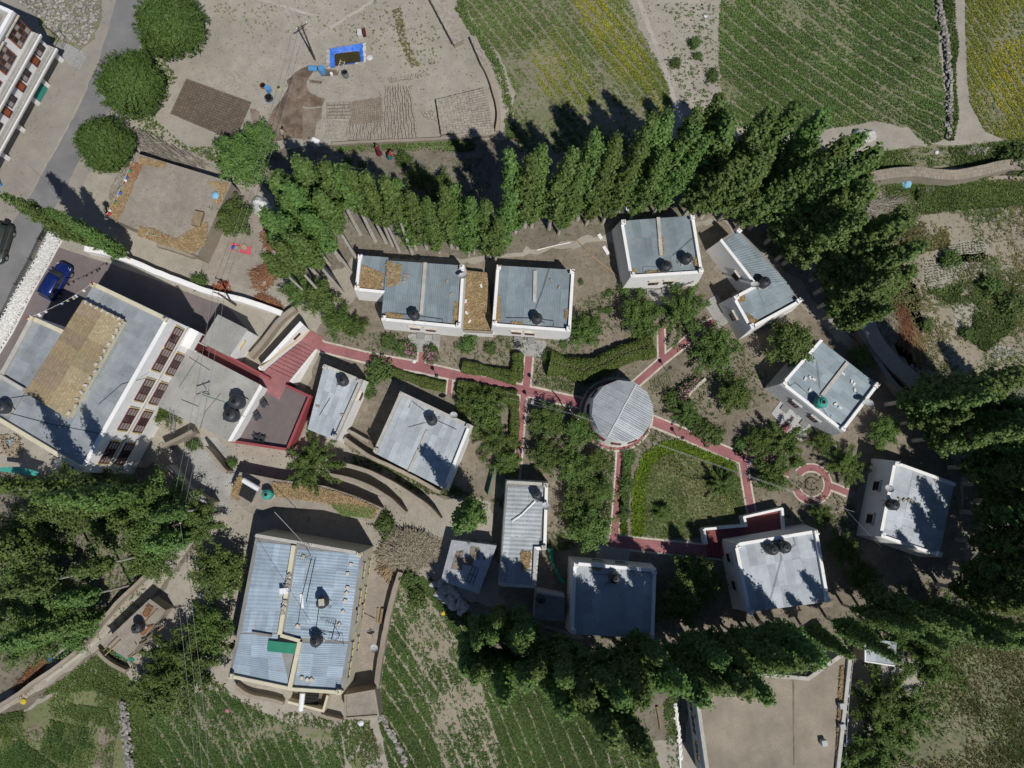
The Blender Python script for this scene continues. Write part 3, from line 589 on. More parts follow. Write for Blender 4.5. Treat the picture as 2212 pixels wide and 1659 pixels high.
# seedlings set in rows (dots)
def seedlings(label, quad, nu, nv, mat='weed'):
    a, b, c, d = SS(quad); P = []
    for i in range(nu):
        for j in range(nv):
            u, w = (i + .5) / nu + random.uniform(-.01, .01), (j + .5) / nv + random.uniform(-.01, .01)
            p = a.lerp(b, u).lerp(d.lerp(c, u), w); P.append((p.x, p.y, .02))
    tag(link('seedlings', tuft_mesh('seedlings', np.array(P), .13, .14, 7, .05), mat), label, 'seedlings', None, 'stuff')
seedlings('seedling dots in the pale plot below the curved wall', T(3, 1, (1010, 30), (1390, -10), (1470, 80), (1010, 190)), 22, 9)
seedlings('seedling dots at the far right plot', T(3, 1, (1570, 190), (1659, 180), (1659, 450), (1600, 330)), 7, 16)
seedlings('seedling dots under the cairn', T(3, 0, (1110, 1600), (1390, 1550), (1420, 1640), (1090, 1659)), 16, 5)
seedlings('seedling dots right of the forked path', T(2, 1, (890, 810), (1010, 740), (1040, 830), (900, 900)), 9, 7)
seedlings('seedling dots left of the round hall', T(2, 1, (160, 760), (400, 820), (390, 890), (150, 840)), 16, 6)

# ------------------------------------------------------------------ building kit
def bil(q, u, w): return q[0].lerp(q[1], u).lerp(q[3].lerp(q[2], u), w)
def sheets(parent, q, z, nu, nv, mat, ribs=6, name='roof_sheet', amp=.014, choose=None, turn=False):
    q = [V((p.x, p.y, z)) for p in q]
    if turn: q = [q[1], q[2], q[3], q[0]]
    for j in range(nv):
        for i in range(nu):
            u0, u1 = i / nu, (i + 1) / nu + (.06 / nu if i < nu - 1 else 0)
            w0, w1 = j / nv, (j + 1) / nv + (.05 / nv if j < nv - 1 else 0)
            j0, j1 = [random.uniform(-.01, .01) for _ in range(2)]
            lift = .005 * (i % 2) + .012 * (j % 2); m = MB(); vs = []; k2 = ribs * 2
            for k in range(k2 + 1):
                u = u0 + (u1 - u0) * k / k2; zz = lift + (amp if k % 2 else 0)
                a = bil(q, u, w0); b = bil(q, u, w1)
                vs += [a + V((0, 0, zz + j0)), b + V((0, 0, zz + j1 + .008))]
            m.add(vs, [(2 * k, 2 * k + 2, 2 * k + 3, 2 * k + 1) for k in range(k2)])
            obj(name, m, choose(i, j) if choose else mat, parent)
class House: pass
def house(name, label, pts, zt, deck=.4, batter=.1, par=(0, 1, 2, 3), pt=.3, wall='whitewash', cap='whitewash', cat='house', group=None,
          roofmat='roof_blue', grid=(8, 3), turn=False, sheet=True, parwall=None, posts=(), base=0.0, quads=None, caps=None):
    h = House(); P = SS(pts, zt); h.P = P; h.zt = zt; h.batter = batter; n = len(P); h.n = n
    cx = sum(p.x for p in P) / n; cy = sum(p.y for p in P) / n
    h.o = thing(name, label, cat, (cx, cy, base), group)
    O = lambda z: [V((p.x, p.y, z)) for p in offset_poly(P, batter * (zt - z) / 1.0 * .5)]
    h.O = O; zd = zt - deck; h.zd = zd
    obj('wall', MB().prism(O(base), O(zd - .05), top=True), wall, h.o)
    d = [-pt if i in par else .10 for i in range(n)]
    Q = offset_poly(P, d); h.Q = Q
    Po = O(zd - .048)
    for i in par:
        j = (i + 1) % n
        lo = [V((Po[i].x, Po[i].y, zd - .048)), V((Po[j].x, Po[j].y, zd - .048)), V((Q[j].x, Q[j].y, zd - .048)), V((Q[i].x, Q[i].y, zd - .048))]
        hi = [V((P[i].x, P[i].y, zt)), V((P[j].x, P[j].y, zt)), V((Q[j].x, Q[j].y, zt)), V((Q[i].x, Q[i].y, zt))]
        obj('parapet', MB().hexa(lo, hi), (caps or {}).get(i, cap), h.o)
    h.roof = obj('roof', MB().prism([V((p.x, p.y, zd - .045)) for p in offset_poly(Q, -.01)], [V((p.x, p.y, zd - .012)) for p in offset_poly(Q, -.01)]), 'concrete_dark' if sheet else roofmat, h.o)
    if sheet:
        if quads:
            for qq, gr, tn in quads: sheets(h.roof, SS(qq, zd), zd + .01, gr[0], gr[1], roofmat, turn=tn)
        else: sheets(h.roof, Q, zd + .01, grid[0], grid[1], roofmat, turn=turn)
    for k in posts:
        c = offset_poly(P, -.24)[k]
        obj('corner_post', MB().box((c.x, c.y, zt + .17), (.44, .44, .36), math.atan2((P[(k + 1) % n] - P[k]).y, (P[(k + 1) % n] - P[k]).x)), cap, h.o)
        fl = MB(); a = random.uniform(0, 6.28)
        fl.tube([(c.x, c.y, zt + .35), (c.x + .05, c.y + .03, zt + 1.0)], .02, 5)
        pst = obj('flag_stick', fl, 'wood', h.o)
        f2 = MB(); d0 = V((math.cos(a), math.sin(a), 0)); p0 = V((c.x + .04, c.y + .02, zt + .6))
        f2.add([p0, p0 + d0 * .25 + V((0, 0, -.05)), p0 + d0 * .28 + V((.04, 0, .22)), p0 + V((0, 0, .28))], [(0, 1, 2, 3)])
        obj('flag', f2, random.choice(['cloth_red', 'cloth_white', 'cloth_blue', 'cloth_yellow']), pst)
    return h
def opening(h, side, t, zc, w, ht, frame='red_wood', pane='glass', awning=True, nx=2, ny=1, awn='kerb', name='window', trim=None):
    O = h.O(zc); a, b = O[side], O[(side + 1) % h.n]; e = (b - a); e.z = 0; L = e.length; e.normalize(); n = V((-e.y, e.x, 0))
    c = a + e * (L * t); rz = math.atan2(e.y, e.x); m = MB()
    fw = .07
    for s in (-1, 1):
        m.box(c + e * (s * (w / 2 - fw / 2)) + n * .04, (fw, .16, ht), rz)
        m.box(c + V((0, 0, s * (ht / 2 - fw / 2))) + n * .04, (w - 2 * fw, .158, fw), rz)
    for k in range(1, nx): m.box(c + e * (w * (k / nx - .5)) + n * .04, (.05, .15, ht - 2 * fw), rz)
    for k in range(1, ny): m.box(c + V((0, 0, ht * (k / ny - .5))) + n * .045, (w - 2 * fw, .13, .05), rz)
    f = obj(name, m, frame, h.o)
    cw = (w - 2 * fw) / nx
    for k in range(nx): obj('pane', MB().box(c + e * (-w / 2 + fw + cw * (k + .5)) + n * .03, (cw - .05, .06, ht - 2 * fw), rz), pane if not isinstance(pane, (list, tuple)) else pane[k % len(pane)], f)
    if trim:
        m = MB()
        for s in (-1, 1): m.box(c + e * (s * (w / 2 + .07)) + n * .02, (.13, .14, ht + .25), rz)
        m.box(c + V((0, 0, -ht / 2 - .075)) + n * .02, (w, .14, .14), rz); obj('trim', m, trim, f)
    if awning:
        obj('awning', MB().box(c + V((0, 0, ht / 2 + .09)) + n * .06, (w + .34, .2, .13), rz), awn, f)
    return c, e, n, f
def steps(h, side, t, w=.8):
    O = h.O(0); a, b = O[side], O[(side + 1) % h.n]; e = (b - a).normalized(); n = V((-e.y, e.x, 0)); c = a.lerp(b, t)
    obj('doorstep', MB().box(c + n * .35 + V((0, 0, .12)), (w, .6, .24), math.atan2(e.y, e.x)), 'concrete_dark', h.o)
def straw_on(h_o, pts, z, n, name='straw', mat='straw', bed=True, ln=.3):
    P = scatter(pts, n, z)
    if bed:
        Q = densify(SS(pts, z), .35, .18)
        obj('straw_bed', MB().poly([V((p.x, p.y, z + .035)) for p in Q]), 'straw_bed', h_o)
    o = root_loc(h_o) if h_o else V((0, 0, 0)); P = P - np.array(o)
    x = link(name, litter_mesh(name, P + np.array([0, 0, .04]), ln, .05, .1), mat, h_o); x['kind'] = 'stuff'; return x
def clutter_bricks(h, pts, z, mat='brick_dry', sz=(.36, .2, .16)):
    for x, y in pts:
        p = S(x, y, z); obj('loose_brick', MB().box((p.x, p.y, z + sz[2] / 2), sz, random.uniform(0, 3.1)), mat, h.o)
def pipe(h, pts, z, r=.03, mat='dark_metal', name='roof_pipe'):
    obj(name, MB().tube([S(x, y, z) for x, y in pts], r, 5), mat, h.o)
def ridge(h, a, b, z, w=.35, ht=.22, mat='parapet_cement', name='ridge_wall'):
    p, q = S(*a, z), S(*b, z); e = q - p
    obj(name, MB().box(((p + q) / 2) + V((0, 0, ht / 2)), (e.length, w, ht), math.atan2(e.y, e.x)), mat, h.o)

CG = 'white cottages round the garden'
# left cottage with side block
h1 = house('cottage', 'white cottage with straw strewn tin roof and small left wing', T(1, 1, (850, 28), (1352, 62), (1328, 468), (812, 418)), 3.7, group=CG, par=(1, 2), grid=(7, 3), posts=(1, 2, 3), caps={1: 'whitewash'})
h1b = house('cottage_wing', 'low wing of the left cottage, roof half covered in straw', T(1, 1, (664, -6), (848, 8), (826, 242), (640, 224)), 3.4, group=CG, par=(2, 3), grid=(3, 2), posts=(0, 3), cat='outbuilding')
straw_on(h1b.o, T(1, 1, (690, 60), (830, 120), (815, 215), (675, 215)), 3.03, 1500)
straw_on(h1.o, T(1, 1, (850, 40), (940, 60), (930, 180), (850, 200)), 3.32, 700, bed=False)
straw_on(h1.o, T(1, 1, (845, 370), (950, 385), (945, 425), (842, 412)), 3.32, 500)
straw_on(h1.o, T(1, 1, (1290, 300), (1310, 300), (1300, 440), (1282, 440)), 3.32, 300)
ridge(h1, T1(1, 1, 1098, 45), T1(1, 1, 1072, 380), 3.32)
clutter_bricks(h1, T(1, 1, (895, 60), (882, 120), (880, 140), (968, 130), (965, 152), (962, 172), (985, 130), (1240, 165), (1272, 248), (820, 185), (870, 95)), 3.33)
pipe(h1, T(1, 1, (870, 410), (875, 370), (1000, 380), (1210, 410), (1208, 440)), 3.42)
for t in (.30, .50):
    opening(h1, 2, 1 - t - .1, 1.9, .95, 1.2, nx=2)
for t in (.33, .53): steps(h1, 2, 1 - t - .13)
# straw roofed link between the two
h12 = house('link_shed', 'low shed roofed in dry straw squeezed between two white cottages', T(1, 1, (1362, 95), (1492, 110), (1532, 500), (1334, 490)), 1.75, deck=.2, par=(2,), sheet=False, roofmat='straw_bed', cat='shed', cap='adobe', pt=.2)
straw_on(h12.o, T(1, 1, (1362, 110), (1490, 115), (1520, 480), (1345, 470)), 1.57, 3500, bed=False)
clutter_bricks(h12, T(1, 1, (1360, 295), (1365, 370), (1460, 195), (1385, 425)), 1.6, 'white_stone')
# right hand cottage of the pair
h2 = house('cottage', 'white cottage with blue grey roof beside the straw roofed shed', [(1073, 573), (1241, 583), (1233, 717), (1063, 704)], 3.7, group=CG, par=(1, 2, 3), grid=(8, 3), posts=(0, 1, 2, 3))
ridge(h2, T1(2, 1, 150, 98), T1(2, 1, 145, 300), 3.32)
straw_on(h2.o, [(1069, 640), (1080, 640), (1078, 700), (1066, 698)], 3.32, 500); straw_on(h2.o, T(2, 1, (0, 430), (70, 440), (70, 458), (0, 455)), 3.32, 350)
straw_on(h2.o, T(2, 1, (345, 350), (362, 350), (355, 410), (342, 405)), 3.32, 200)
pipe(h2, T(2, 1, (-40, 400), (120, 402), (270, 420), (268, 455)), 3.42); clutter_bricks(h2, T(2, 1, (305, 205), (255, 160)), 3.33)
pipe(h2, T(2, 1, (245, 75), (200, 220), (150, 350)), 3.5, .02)
for t in (.30, .47): opening(h2, 2, 1 - t - .02, 1.9, .95, 1.2)
for t in (.32, .49): steps(h2, 2, 1 - t - .03)
# upper middle cottage
h3 = house('cottage', 'white cottage with two black tanks nearest the poplar row', [(1340, 477), (1499, 465), (1519, 590), (1361, 600)], 4.0, group=CG, par=(1, 2, 3), grid=(8, 3), posts=(0, 1, 2, 3), batter=.14)
ridge(h3, T1(2, 0, 945, 1412), T1(2, 0, 965, 1659), 3.62)
pipe(h3, T(2, 1, (850, 125), (850, 70), (980, 72)), 3.7, mat='metal_grey'); pipe(h3, T(2, 0, (1040, 1659), (1130, 1580), (1200, 1520)), 3.75, .02)
straw_on(h3.o, T(2, 1, (770, 90), (800, 95), (800, 125), (775, 125)), 3.62, 260); straw_on(h3.o, T(2, 1, (860, 105), (950, 100), (950, 118), (880, 122)), 3.62, 300)
straw_on(h3.o, T(2, 0, (945, 1540), (975, 1545), (985, 1650), (955, 1650)), 3.62, 250); straw_on(h3.o, T(2, 1, (1175, 20), (1200, 20), (1205, 80), (1190, 80)), 3.62, 200)
for t in (.38, .58): opening(h3, 2, 1 - t, 1.9, .95, 1.2)
for t in (.38, .58): steps(h3, 2, 1 - t)
# L shaped cottage
h4 = house('cottage', 'L shaped white cottage half under the poplar shade', [(1555, 520), (1596, 494), (1660, 558), (1732, 652), (1621, 712), (1582, 642), (1630, 616)], 3.8, group=CG, par=(3, 4, 5, 6), batter=.16, wall='whitewash',
           posts=(1, 3, 4, 5), quads=[([(1560, 522), (1594, 502), (1700, 610), (1634, 614)], (4, 4), True), ([(1634, 617), (1690, 598), (1724, 650), (1657, 680)], (4, 2), True), ([(1590, 642), (1634, 620), (1658, 682), (1622, 704)], (3, 2), True)])
straw_on(h4.o, T(2, 1, (1450, 270), (1500, 245), (1510, 290), (1460, 300)), 3.42, 260); straw_on(h4.o, T(2, 1, (1520, 370), (1600, 430), (1550, 450)), 3.42, 260)
opening(h4, 5, .5, 1.9, .8, 1.2); opening(h4, 4, .55, 1.9, .8, 1.2); opening(h4, 6, .3, 1.9, .8, 1.2)
# stone faced cottage
h11 = house('cottage', 'stone faced white cottage with a green tank on its roof', [(1687, 829), (1772, 733), (1899, 832), (1821, 934)], 3.9, group=CG, par=(0, 2, 3), grid=(9, 3), wall='stone_face', posts=(0, 2, 3), batter=.14, caps={0: 'whitewash', 2: 'whitewash', 3: 'whitewash'})
ridge(h11, T1(3, 1, 512, 690), T1(3, 1, 345, 905), 3.52)
clutter_bricks(h11, T(3, 1, (240, 795), (270, 790), (295, 800), (485, 765), (540, 815), (555, 830), (560, 870), (435, 960), (465, 985), (270, 870)), 3.53, 'white_stone')
pipe(h11, T(3, 1, (130, 850), (180, 820), (350, 980), (400, 1060), (410, 1030)), 3.62, .025); pipe(h11, T(3, 1, (320, 690), (340, 870)), 3.7, .02)
for t in (.36, .66): opening(h11, 3, 1 - t, 2.0, .9, 1.2, awn='greywash')
for t in (.36, .66): steps(h11, 3, 1 - t)
# cottages in the lower right
h10 = house('cottage', 'white cottage at the far right with shaded tin roof', [(1931, 995), (2064, 1043), (2031, 1204), (1899, 1159)], 4.2, group=CG, par=(0, 2, 3), grid=(9, 3), roofmat='roof_bright', wall='whitewash', posts=(0, 2, 3), batter=.12, turn=True)
for t in (.35, .78): opening(h10, 3, 1 - t, 2.1, .9, 1.3)
clutter_bricks(h10, T(3, 1, (850, 1575), (880, 1580), (910, 1580), (930, 1590)), 3.83)
h9 = house('cottage', 'white cottage with red porch stairs and leaf shadows', [(1586, 1174), (1766, 1144), (1792, 1299), (1616, 1322)], 4.2, group=CG, par=(0, 1, 3), grid=(9, 3), roofmat='roof_bright', posts=(0, 1, 2), batter=.14)
pipe(h9, T(3, 2, (165, 160), (180, 215), (80, 260), (90, 300), (10, 600)), 3.95, .02); ridge(h9, T1(2, 2, 1700, 170), T1(3, 2, 100, 160), 3.82, .2, .1)
opening(h9, 3, .75, 2.1, .8, 1.2); opening(h9, 3, .35, 2.1, .8, 1.2)
h8 = house('cottage', 'square white cottage almost wholly in tree shade', [(1239, 1214), (1418, 1229), (1413, 1379), (1233, 1369)], 3.8, group=CG, par=(0, 1, 3), grid=(9, 3), roofmat='roof_bright', posts=(0, 1, 2, 3))
pipe(h8, T(2, 2, (460, 525), (660, 455)), 3.55, .05, 'metal_grey'); pipe(h8, T(2, 2, (515, 400), (680, 410), (600, 470)), 3.55, .025)
straw_on(h8.o, T(2, 2, (510, 345), (580, 350), (580, 372), (515, 365)), 3.42, 220)
for t in (.32, .6): opening(h8, 0, t, 1.9, .9, 1.2)
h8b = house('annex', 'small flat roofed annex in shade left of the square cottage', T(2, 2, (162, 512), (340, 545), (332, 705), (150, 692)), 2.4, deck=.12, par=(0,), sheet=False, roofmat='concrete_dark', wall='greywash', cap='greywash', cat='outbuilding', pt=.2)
h7 = house('cottage', 'narrow tin roofed cottage left of the lower red path', [(1096, 1038), (1184, 1043), (1180, 1188), (1160, 1188), (1156, 1271), (1080, 1266)], 3.4, group=CG, par=(0, 1, 2, 3, 4), posts=(1, 2), roofmat='roof_grey', cap='parapet_cement', caps={1: 'whitewash', 2: 'whitewash'},
           quads=[([(1097, 1050), (1176, 1053), (1158, 1266), (1080, 1262)], (4, 5), True)])
straw_on(h7.o, T(2, 2, (60, 260), (120, 260), (110, 360), (70, 370)), 3.05, 450, bed=False, ln=.4); pipe(h7, T(2, 1, (150, 1590), (60, 1680), (0, 1720)), 3.3, .05, 'metal_grey')
h6 = house('cottage', 'tin roofed cottage with a broad tree shadow, below the main path', [(865, 845), (1018, 918), (963, 1056), (806, 975)], 3.7, group=CG, par=(0, 1, 3), grid=(12, 3), roofmat='roof_bright', cap='parapet_cement', posts=(0, 1, 2, 3), caps={1: 'whitewash'})
ridge(h6, T1(1, 1, 1110, 1130), T1(1, 1, 990, 1395), 3.32, .25, .12); pipe(h6, T(1, 1, (990, 985), (1010, 940), (1100, 1010)), 3.45, .025); pipe(h6, T(1, 1, (1160, 1060), (1300, 1125)), 3.45, .02)
pipe(h6, T(1, 1, (990, 1110), (1100, 1080)), 3.45, .02)
h5 = house('cottage', 'small narrow tin roofed cottage nearest the red stairs', [(700, 786), (784, 820), (726, 950), (665, 925)], 3.4, group=CG, par=(0, 1), grid=(6, 3), roofmat='roof_bright', cap='parapet_cement', posts=(0, 1, 2), wall='whitewash')
opening(h5, 1, .25, 1.8, .8, 1.1); pipe(h5, T(1, 1, (480, 920), (410, 1035)), 3.15, .02); clutter_bricks(h5, T(1, 1, (400, 975), (560, 1030)), 3.06)
# porch slabs
for k, q in enumerate([T(1, 1, (985, 505), (1195, 515), (1185, 635), (1050, 622), (985, 560)), T(2, 1, (5, 540), (220, 550), (215, 655), (85, 650), (20, 600)), T(2, 1, (860, 225), (1060, 210), (1060, 310), (945, 320)),
                       T(2, 1, (1230, 300), (1330, 250), (1420, 420), (1340, 470), (1300, 400)), T(3, 1, (20, 1020), (80, 940), (290, 1090), (210, 1200), (120, 1130)), T(2, 2, (550, 215), (765, 230), (755, 330), (540, 315))]):
    P = SS(q); tag(obj('porch_slab', MB().prism([V((p.x, p.y, 0)) for p in P], [V((p.x, p.y, .075)) for p in P]), 'concrete' if k != 4 else 'greywash'),
                   ['grey concrete porch of the cottage with a left wing', 'grey concrete porch with a chair by the straw shed cottage', 'grey porch dappled with twig shadows below the upper cottage', 'concrete apron beside the L shaped cottage', 'pale porch slab of the stone faced cottage', 'shaded porch slab above the square cottage'][k], 'porch', 'porch slabs')
# red porch stairs of h9
t9 = thing('porch_stair', 'red floored porch stair with white parapets above the tree shadowed cottage', 'stair', S(*T1(2, 2, 1500, 130)))
fl = T(2, 2, (1265, 120), (1520, 95), (1510, 40), (1740, -10), (1750, 120), (1420, 190), (1280, 200))
P = SS(fl, 1.0); obj('floor', MB().prism([V((p.x, p.y, 0)) for p in P], P), 'red_floor_shaded', t9)  # porch floor coloured dark for the shade of the cottage
for a, b in [((1245, 115), (1262, 205)), ((1250, 112), (1520, 88)), ((1520, 90), (1505, 32)), ((1505, 34), (1752, -22)), ((1752, -22), (1764, 118))]:
    p, q = S(*T1(2, 2, *a), 1.5), S(*T1(2, 2, *b), 1.5); e = q - p
    obj('parapet', MB().box(V(((p.x + q.x) / 2, (p.y + q.y) / 2, .75 + random.uniform(-.004, .004))), (e.length + .1, .24, 1.5), math.atan2(e.y, e.x)), 'whitewash', t9)
for k in range(6):
    a = S(*T1(2, 2, 1290 + k * 26, 205 - k * 4), 1.0); b = S(*T1(2, 2, 1300 + k * 26, 300 - k * 5), 1.0); e = b - a
    obj('step', MB().box(V(((a.x + b.x) / 2, (a.y + b.y) / 2, (.17 * (k + 1)) / 2)), (e.length, .5, .17 * (k + 1)), math.atan2(e.y, e.x)), 'red_paint', t9)

# ------------------------------------------------------------------ round hall
rc = S(*T1(2, 1, 718, 1003), 4.4); gc = V((rc.x, rc.y, 0))
rh = thing('round_hall', 'round white hall with twelve sided tin roof in the garden middle', 'hall', gc)
def ring_pts(r, z, n=12, a=0.0): return [V((gc.x + r * math.cos(a - 2 * math.pi * k / n), gc.y + r * math.sin(a - 2 * math.pi * k / n), z)) for k in range(n)]
obj('platform', MB().lathe([(3.66, 0), (3.66, .12)], gc, 48), 'red_path', rh)
obj('kerb', disc_ring(gc.x, gc.y, 3.663, 3.87, .09, 48), 'kerb', rh)
obj('wall', MB().lathe([(3.38, .1), (2.95, 4.05)], gc, 40), 'whitewash', rh)
A0 = R(8)
for k in range(12):
    a = A0 + R(30 * k + 15); p = gc + V((3.14 * math.cos(a), 3.14 * math.sin(a), 2.2))
    w = obj('window', MB().box(p, (.9, .16, 1.1), a + math.pi / 2), 'red_wood', rh)
    obj('pane', MB().box(p + V((.03 * math.cos(a), .03 * math.sin(a), 0)), (.74, .16, .94), a + math.pi / 2), 'glass', w)
roof = obj('roof', MB().prism(ring_pts(2.98, 4.06, a=A0), ring_pts(3.0, 4.2, a=A0), True, True), 'parapet_cement', rh)
# tin sheets clipped to the polygon: a ridge seam runs from upper right to lower left
ra = S(*T1(2, 1, 800, 838), 4.4); rb = S(*T1(2, 1, 618, 1178), 4.4); rd = (rb - ra).normalized(); rn = V((-rd.y, rd.x, 0))
poly = ring_pts(3.06, 0, a=A0)
def clip(poly, n, d, keep_ge):
    out = []
    for i in range(len(poly)):
        a, b = poly[i], poly[(i + 1) % len(poly)]; fa, fb = n.dot(a - gc) - d, n.dot(b - gc) - d
        if not keep_ge: fa, fb = -fa, -fb
        if fa >= 0: out.append(a)
        if fa * fb < 0: out.append(a.lerp(b, fa / (fa - fb)))
    return out
cuts = np.linspace(-3.08, 3.08, 9)
for sgn in (1, -1):
    off = (ra - gc).dot(rn)
    half = clip(poly, rn, off, sgn > 0)
    for k in range(8):
        q = clip(clip(half, rd, cuts[k], True), rd, cuts[k + 1] + .06, False)
        if len(q) < 3: continue
        # ribs across the sheet
        strips = np.linspace(cuts[k], cuts[k + 1] + .06, 9); m = MB()
        for s in range(8):
            z = clip(clip(q, rd, strips[s], True), rd, strips[s + 1], False)
            if len(z) >= 3:
                vs = []
                for p in z:
                    u = abs((p - gc).dot(rd) - strips[s]) < .01; up = u if s % 2 else not u
                    vs.append(V((p.x, p.y, 4.23 + .22 * (1 - abs((p - gc).dot(rn) - off) / 3.1) + (.016 if up else 0) + .008 * (k % 2))))
                m.add(vs, [tuple(range(len(vs)))])
        obj('roof_sheet', m, 'roof_grey', roof)
obj('ridge_seam', MB().tube([ra.lerp(rb, k / 8) + V((random.uniform(-.03, .03), random.uniform(-.03, .03), .06)) for k in range(9)], .09, 6), 'dish_grey', roof)

# ------------------------------------------------------------------ big hotel with stepped tin roofs
ZA = 9.5
hA = house('hotel', 'large hotel with grey and tan tin roofs and rows of red windows', T(0, 1, (600, 165), (1100, 405), (535, 1400), (-133, 1000), (200, 385), (425, 485), (540, 290)), ZA, deck=.35, batter=.02, par=(0, 1, 2, 3, 4), pt=.38, cap='cream_wall', cat='hotel',
           caps={1: 'whitewash', 3: 'parapet_cement'}, wall='whitewash', roofmat='roof_grey', posts=(0, 1, 2, 4),
           quads=[(T(0, 1, (605, 195), (1068, 412), (520, 1368), (45, 1085)), (12, 6), True), (T(0, 1, (205, 410), (412, 500), (190, 855), (5, 752)), (6, 3), True), (T(0, 1, (10, 765), (170, 860), (45, 1085), (-115, 992)), (4, 2), True)])
ridge(hA, T1(0, 1, 0, 770), T1(0, 1, 165, 868), ZA - .33, .32, .45, 'parapet_cement')
tanq = SS(T(0, 1, (540, 293), (792, 418), (440, 1042), (170, 882)), 10.1)
lan = obj('raised_roof', MB().prism([V((p.x, p.y, ZA - .3)) for p in tanq], [V((p.x, p.y, 10.05)) for p in tanq]), 'cream_wall', hA.o)
sheets(lan, offset_poly(tanq, .12), 10.08, 2, 7, 'roof_tan', ribs=8, name='tan_sheet', choose=lambda i, j: (['roof_brown', 'roof_tan', 'roof_brown', 'roof_tan', 'roof_brown', 'roof_brown', 'roof_tan'] if i == 0 else ['roof_olive', 'roof_olive', 'roof_tan', 'roof_olive', 'roof_olive', 'roof_tan', 'roof_olive'])[j])
for k in range(14):
    p = tanq[1].lerp(tanq[2], (k + .5) / 14) + V((random.uniform(-.05, .25), 0, 0)); obj('loose_brick', MB().box((p.x, p.y, 10.2), (.36, .22, .16), random.uniform(0, 3)), 'kerb', hA.o)
for k in range(7):
    p = tanq[0].lerp(tanq[1], (k + .5) / 7); obj('loose_brick', MB().box((p.x, p.y, 10.2), (.3, .2, .16), random.uniform(0, 3)), 'kerb', hA.o)
for t in (.10, .245, .45, .645, .865):
    opening(hA, 1, t, 6.9, 2.25, 1.75, awning=False, nx=3, ny=3, trim='yellow_trim', awn='parapet_cement', pane=['pale_pane', 'glass', 'pale_pane'])  # pale panes carry the white glass reflection as colour
    if t > .2: opening(hA, 1, t, 3.95, 2.25, 1.75, awning=False, nx=3, ny=3, trim='yellow_trim', awn='parapet_cement', pane=['pale_pane', 'glass', 'pale_pane'])
obj('string_course', MB().box((V(hA.O(5.5)[1]) + V(hA.O(5.5)[2])) / 2 + V((.06, .03, 0)), ((hA.O(5.5)[1] - hA.O(5.5)[2]).length, .12, .18), math.atan2(*(hA.O(5.5)[2] - hA.O(5.5)[1]).yx)), 'parapet_cement', hA.o)
pA = V(hA.O(2)[1]).lerp(V(hA.O(2)[2]), .06); eA = (hA.O(2)[2] - hA.O(2)[1]).normalized(); nA = V((-eA.y, eA.x, 0))
obj('entrance_porch', MB().box(pA + nA * .45 + V((0, 0, .75)), (1.9, .9, 4.2), math.atan2(eA.y, eA.x)), 'whitewash', hA.o)
for s in (-1, 1): obj('door', MB().box(pA + nA * .91 + eA * s * .45 + V((0, 0, .6)), (.75, .12, 2.4), math.atan2(eA.y, eA.x)), 'red_wood', hA.o)
for q in ([(0, 930), (320, 885)], [(30, 1010), (330, 1090), (700, 1160)], [(640, 960), (790, 830), (950, 790)]): pipe(hA, T(0, 1, *q), ZA - .25, .025)

# ------------------------------------------------------------------ grey flat block, red terrace, stairs, concrete hut
hG = house('flat_block', 'flat grey concrete roof with two black tanks beside the hotel', T(0, 1, (1205, 592), (1702, 848), (1500, 1202), (1010, 960)), 3.2, deck=.06, batter=.0, par=(1,), pt=.35, cap='whitewash', sheet=False, roofmat='concrete', cat='building')
pipe(hG, T(0, 1, (1310, 900), (1450, 945), (1520, 1020), (1590, 1040)), 3.22, .02, 'teal_plastic'); pipe(hG, T(0, 1, (1430, 890), (1330, 1010), (1290, 1130)), 3.22, .015)
for q in ([(1225, 655), (1360, 740)], [(1175, 930), (1285, 975)], [(1160, 850), (1290, 650)]): pipe(hG, T(0, 1, *q), 3.21, .02)
tr = thing('terrace', 'mauve floored terrace edged with red parapets', 'terrace', S(*T1(1, 1, 150, 1050)))
fl = T(1, 1, (45, 850), (190, 850), (352, 905), (195, 1262), (-155, 1205), (-150, 1190))
P = SS(fl, 1.5); obj('floor', MB().prism([V((p.x, p.y, 0)) for p in P], P), 'mauve_paving', tr)
for a, b in [((200, 842), (352, 912)), ((348, 905), (200, 1258)), ((205, 1255), (-160, 1200))]:
    p, q = S(*T1(1, 1, *a), 2.2), S(*T1(1, 1, *b), 2.2); e = q - p
    obj('parapet', MB().box(V(((p.x + q.x) / 2, (p.y + q.y) / 2, 1.1 + random.uniform(-.003, .003))), (e.length + .15, .26, 2.2), math.atan2(e.y, e.x)), 'red_paint', tr)
cw = thing('red_walkway', 'red walkway coloured as if shaded between the grey flat roof and the concrete hut', 'walkway', S(*T1(0, 1, 1430, 690)))
P = SS(T(0, 1, (1200, 590), (1250, 480), (1330, 545), (1500, 655), (1659, 745), (1740, 800), (1702, 850)), 1.5); obj('floor', MB().prism([V((p.x, p.y, 0)) for p in P], P), 'red_floor_shaded', cw)  # shade of the grey block is put into this floor's colour
for a, b in [((1480, 650), (1750, 795))]:
    p, q = S(*T1(0, 1, *a), 1.9), S(*T1(0, 1, *b), 1.9); e = q - p; obj('parapet', MB().box(V(((p.x + q.x) / 2, (p.y + q.y) / 2, .95)), (e.length, .2, 1.9), math.atan2(e.y, e.x)), 'red_paint', cw)
for k in range(5):
    a, b = S(*T1(0, 1, 1245 + 14 * k, 540 - 16 * k), 1.3), S(*T1(0, 1, 1318 + 6 * k, 575 - 26 * k), 1.3); e = b - a
    obj('step', MB().box(V(((a.x + b.x) / 2, (a.y + b.y) / 2, (1.4 - .27 * k) / 2)), (e.length, .42, 1.4 - .27 * k), math.atan2(e.y, e.x)), 'red_path', cw)
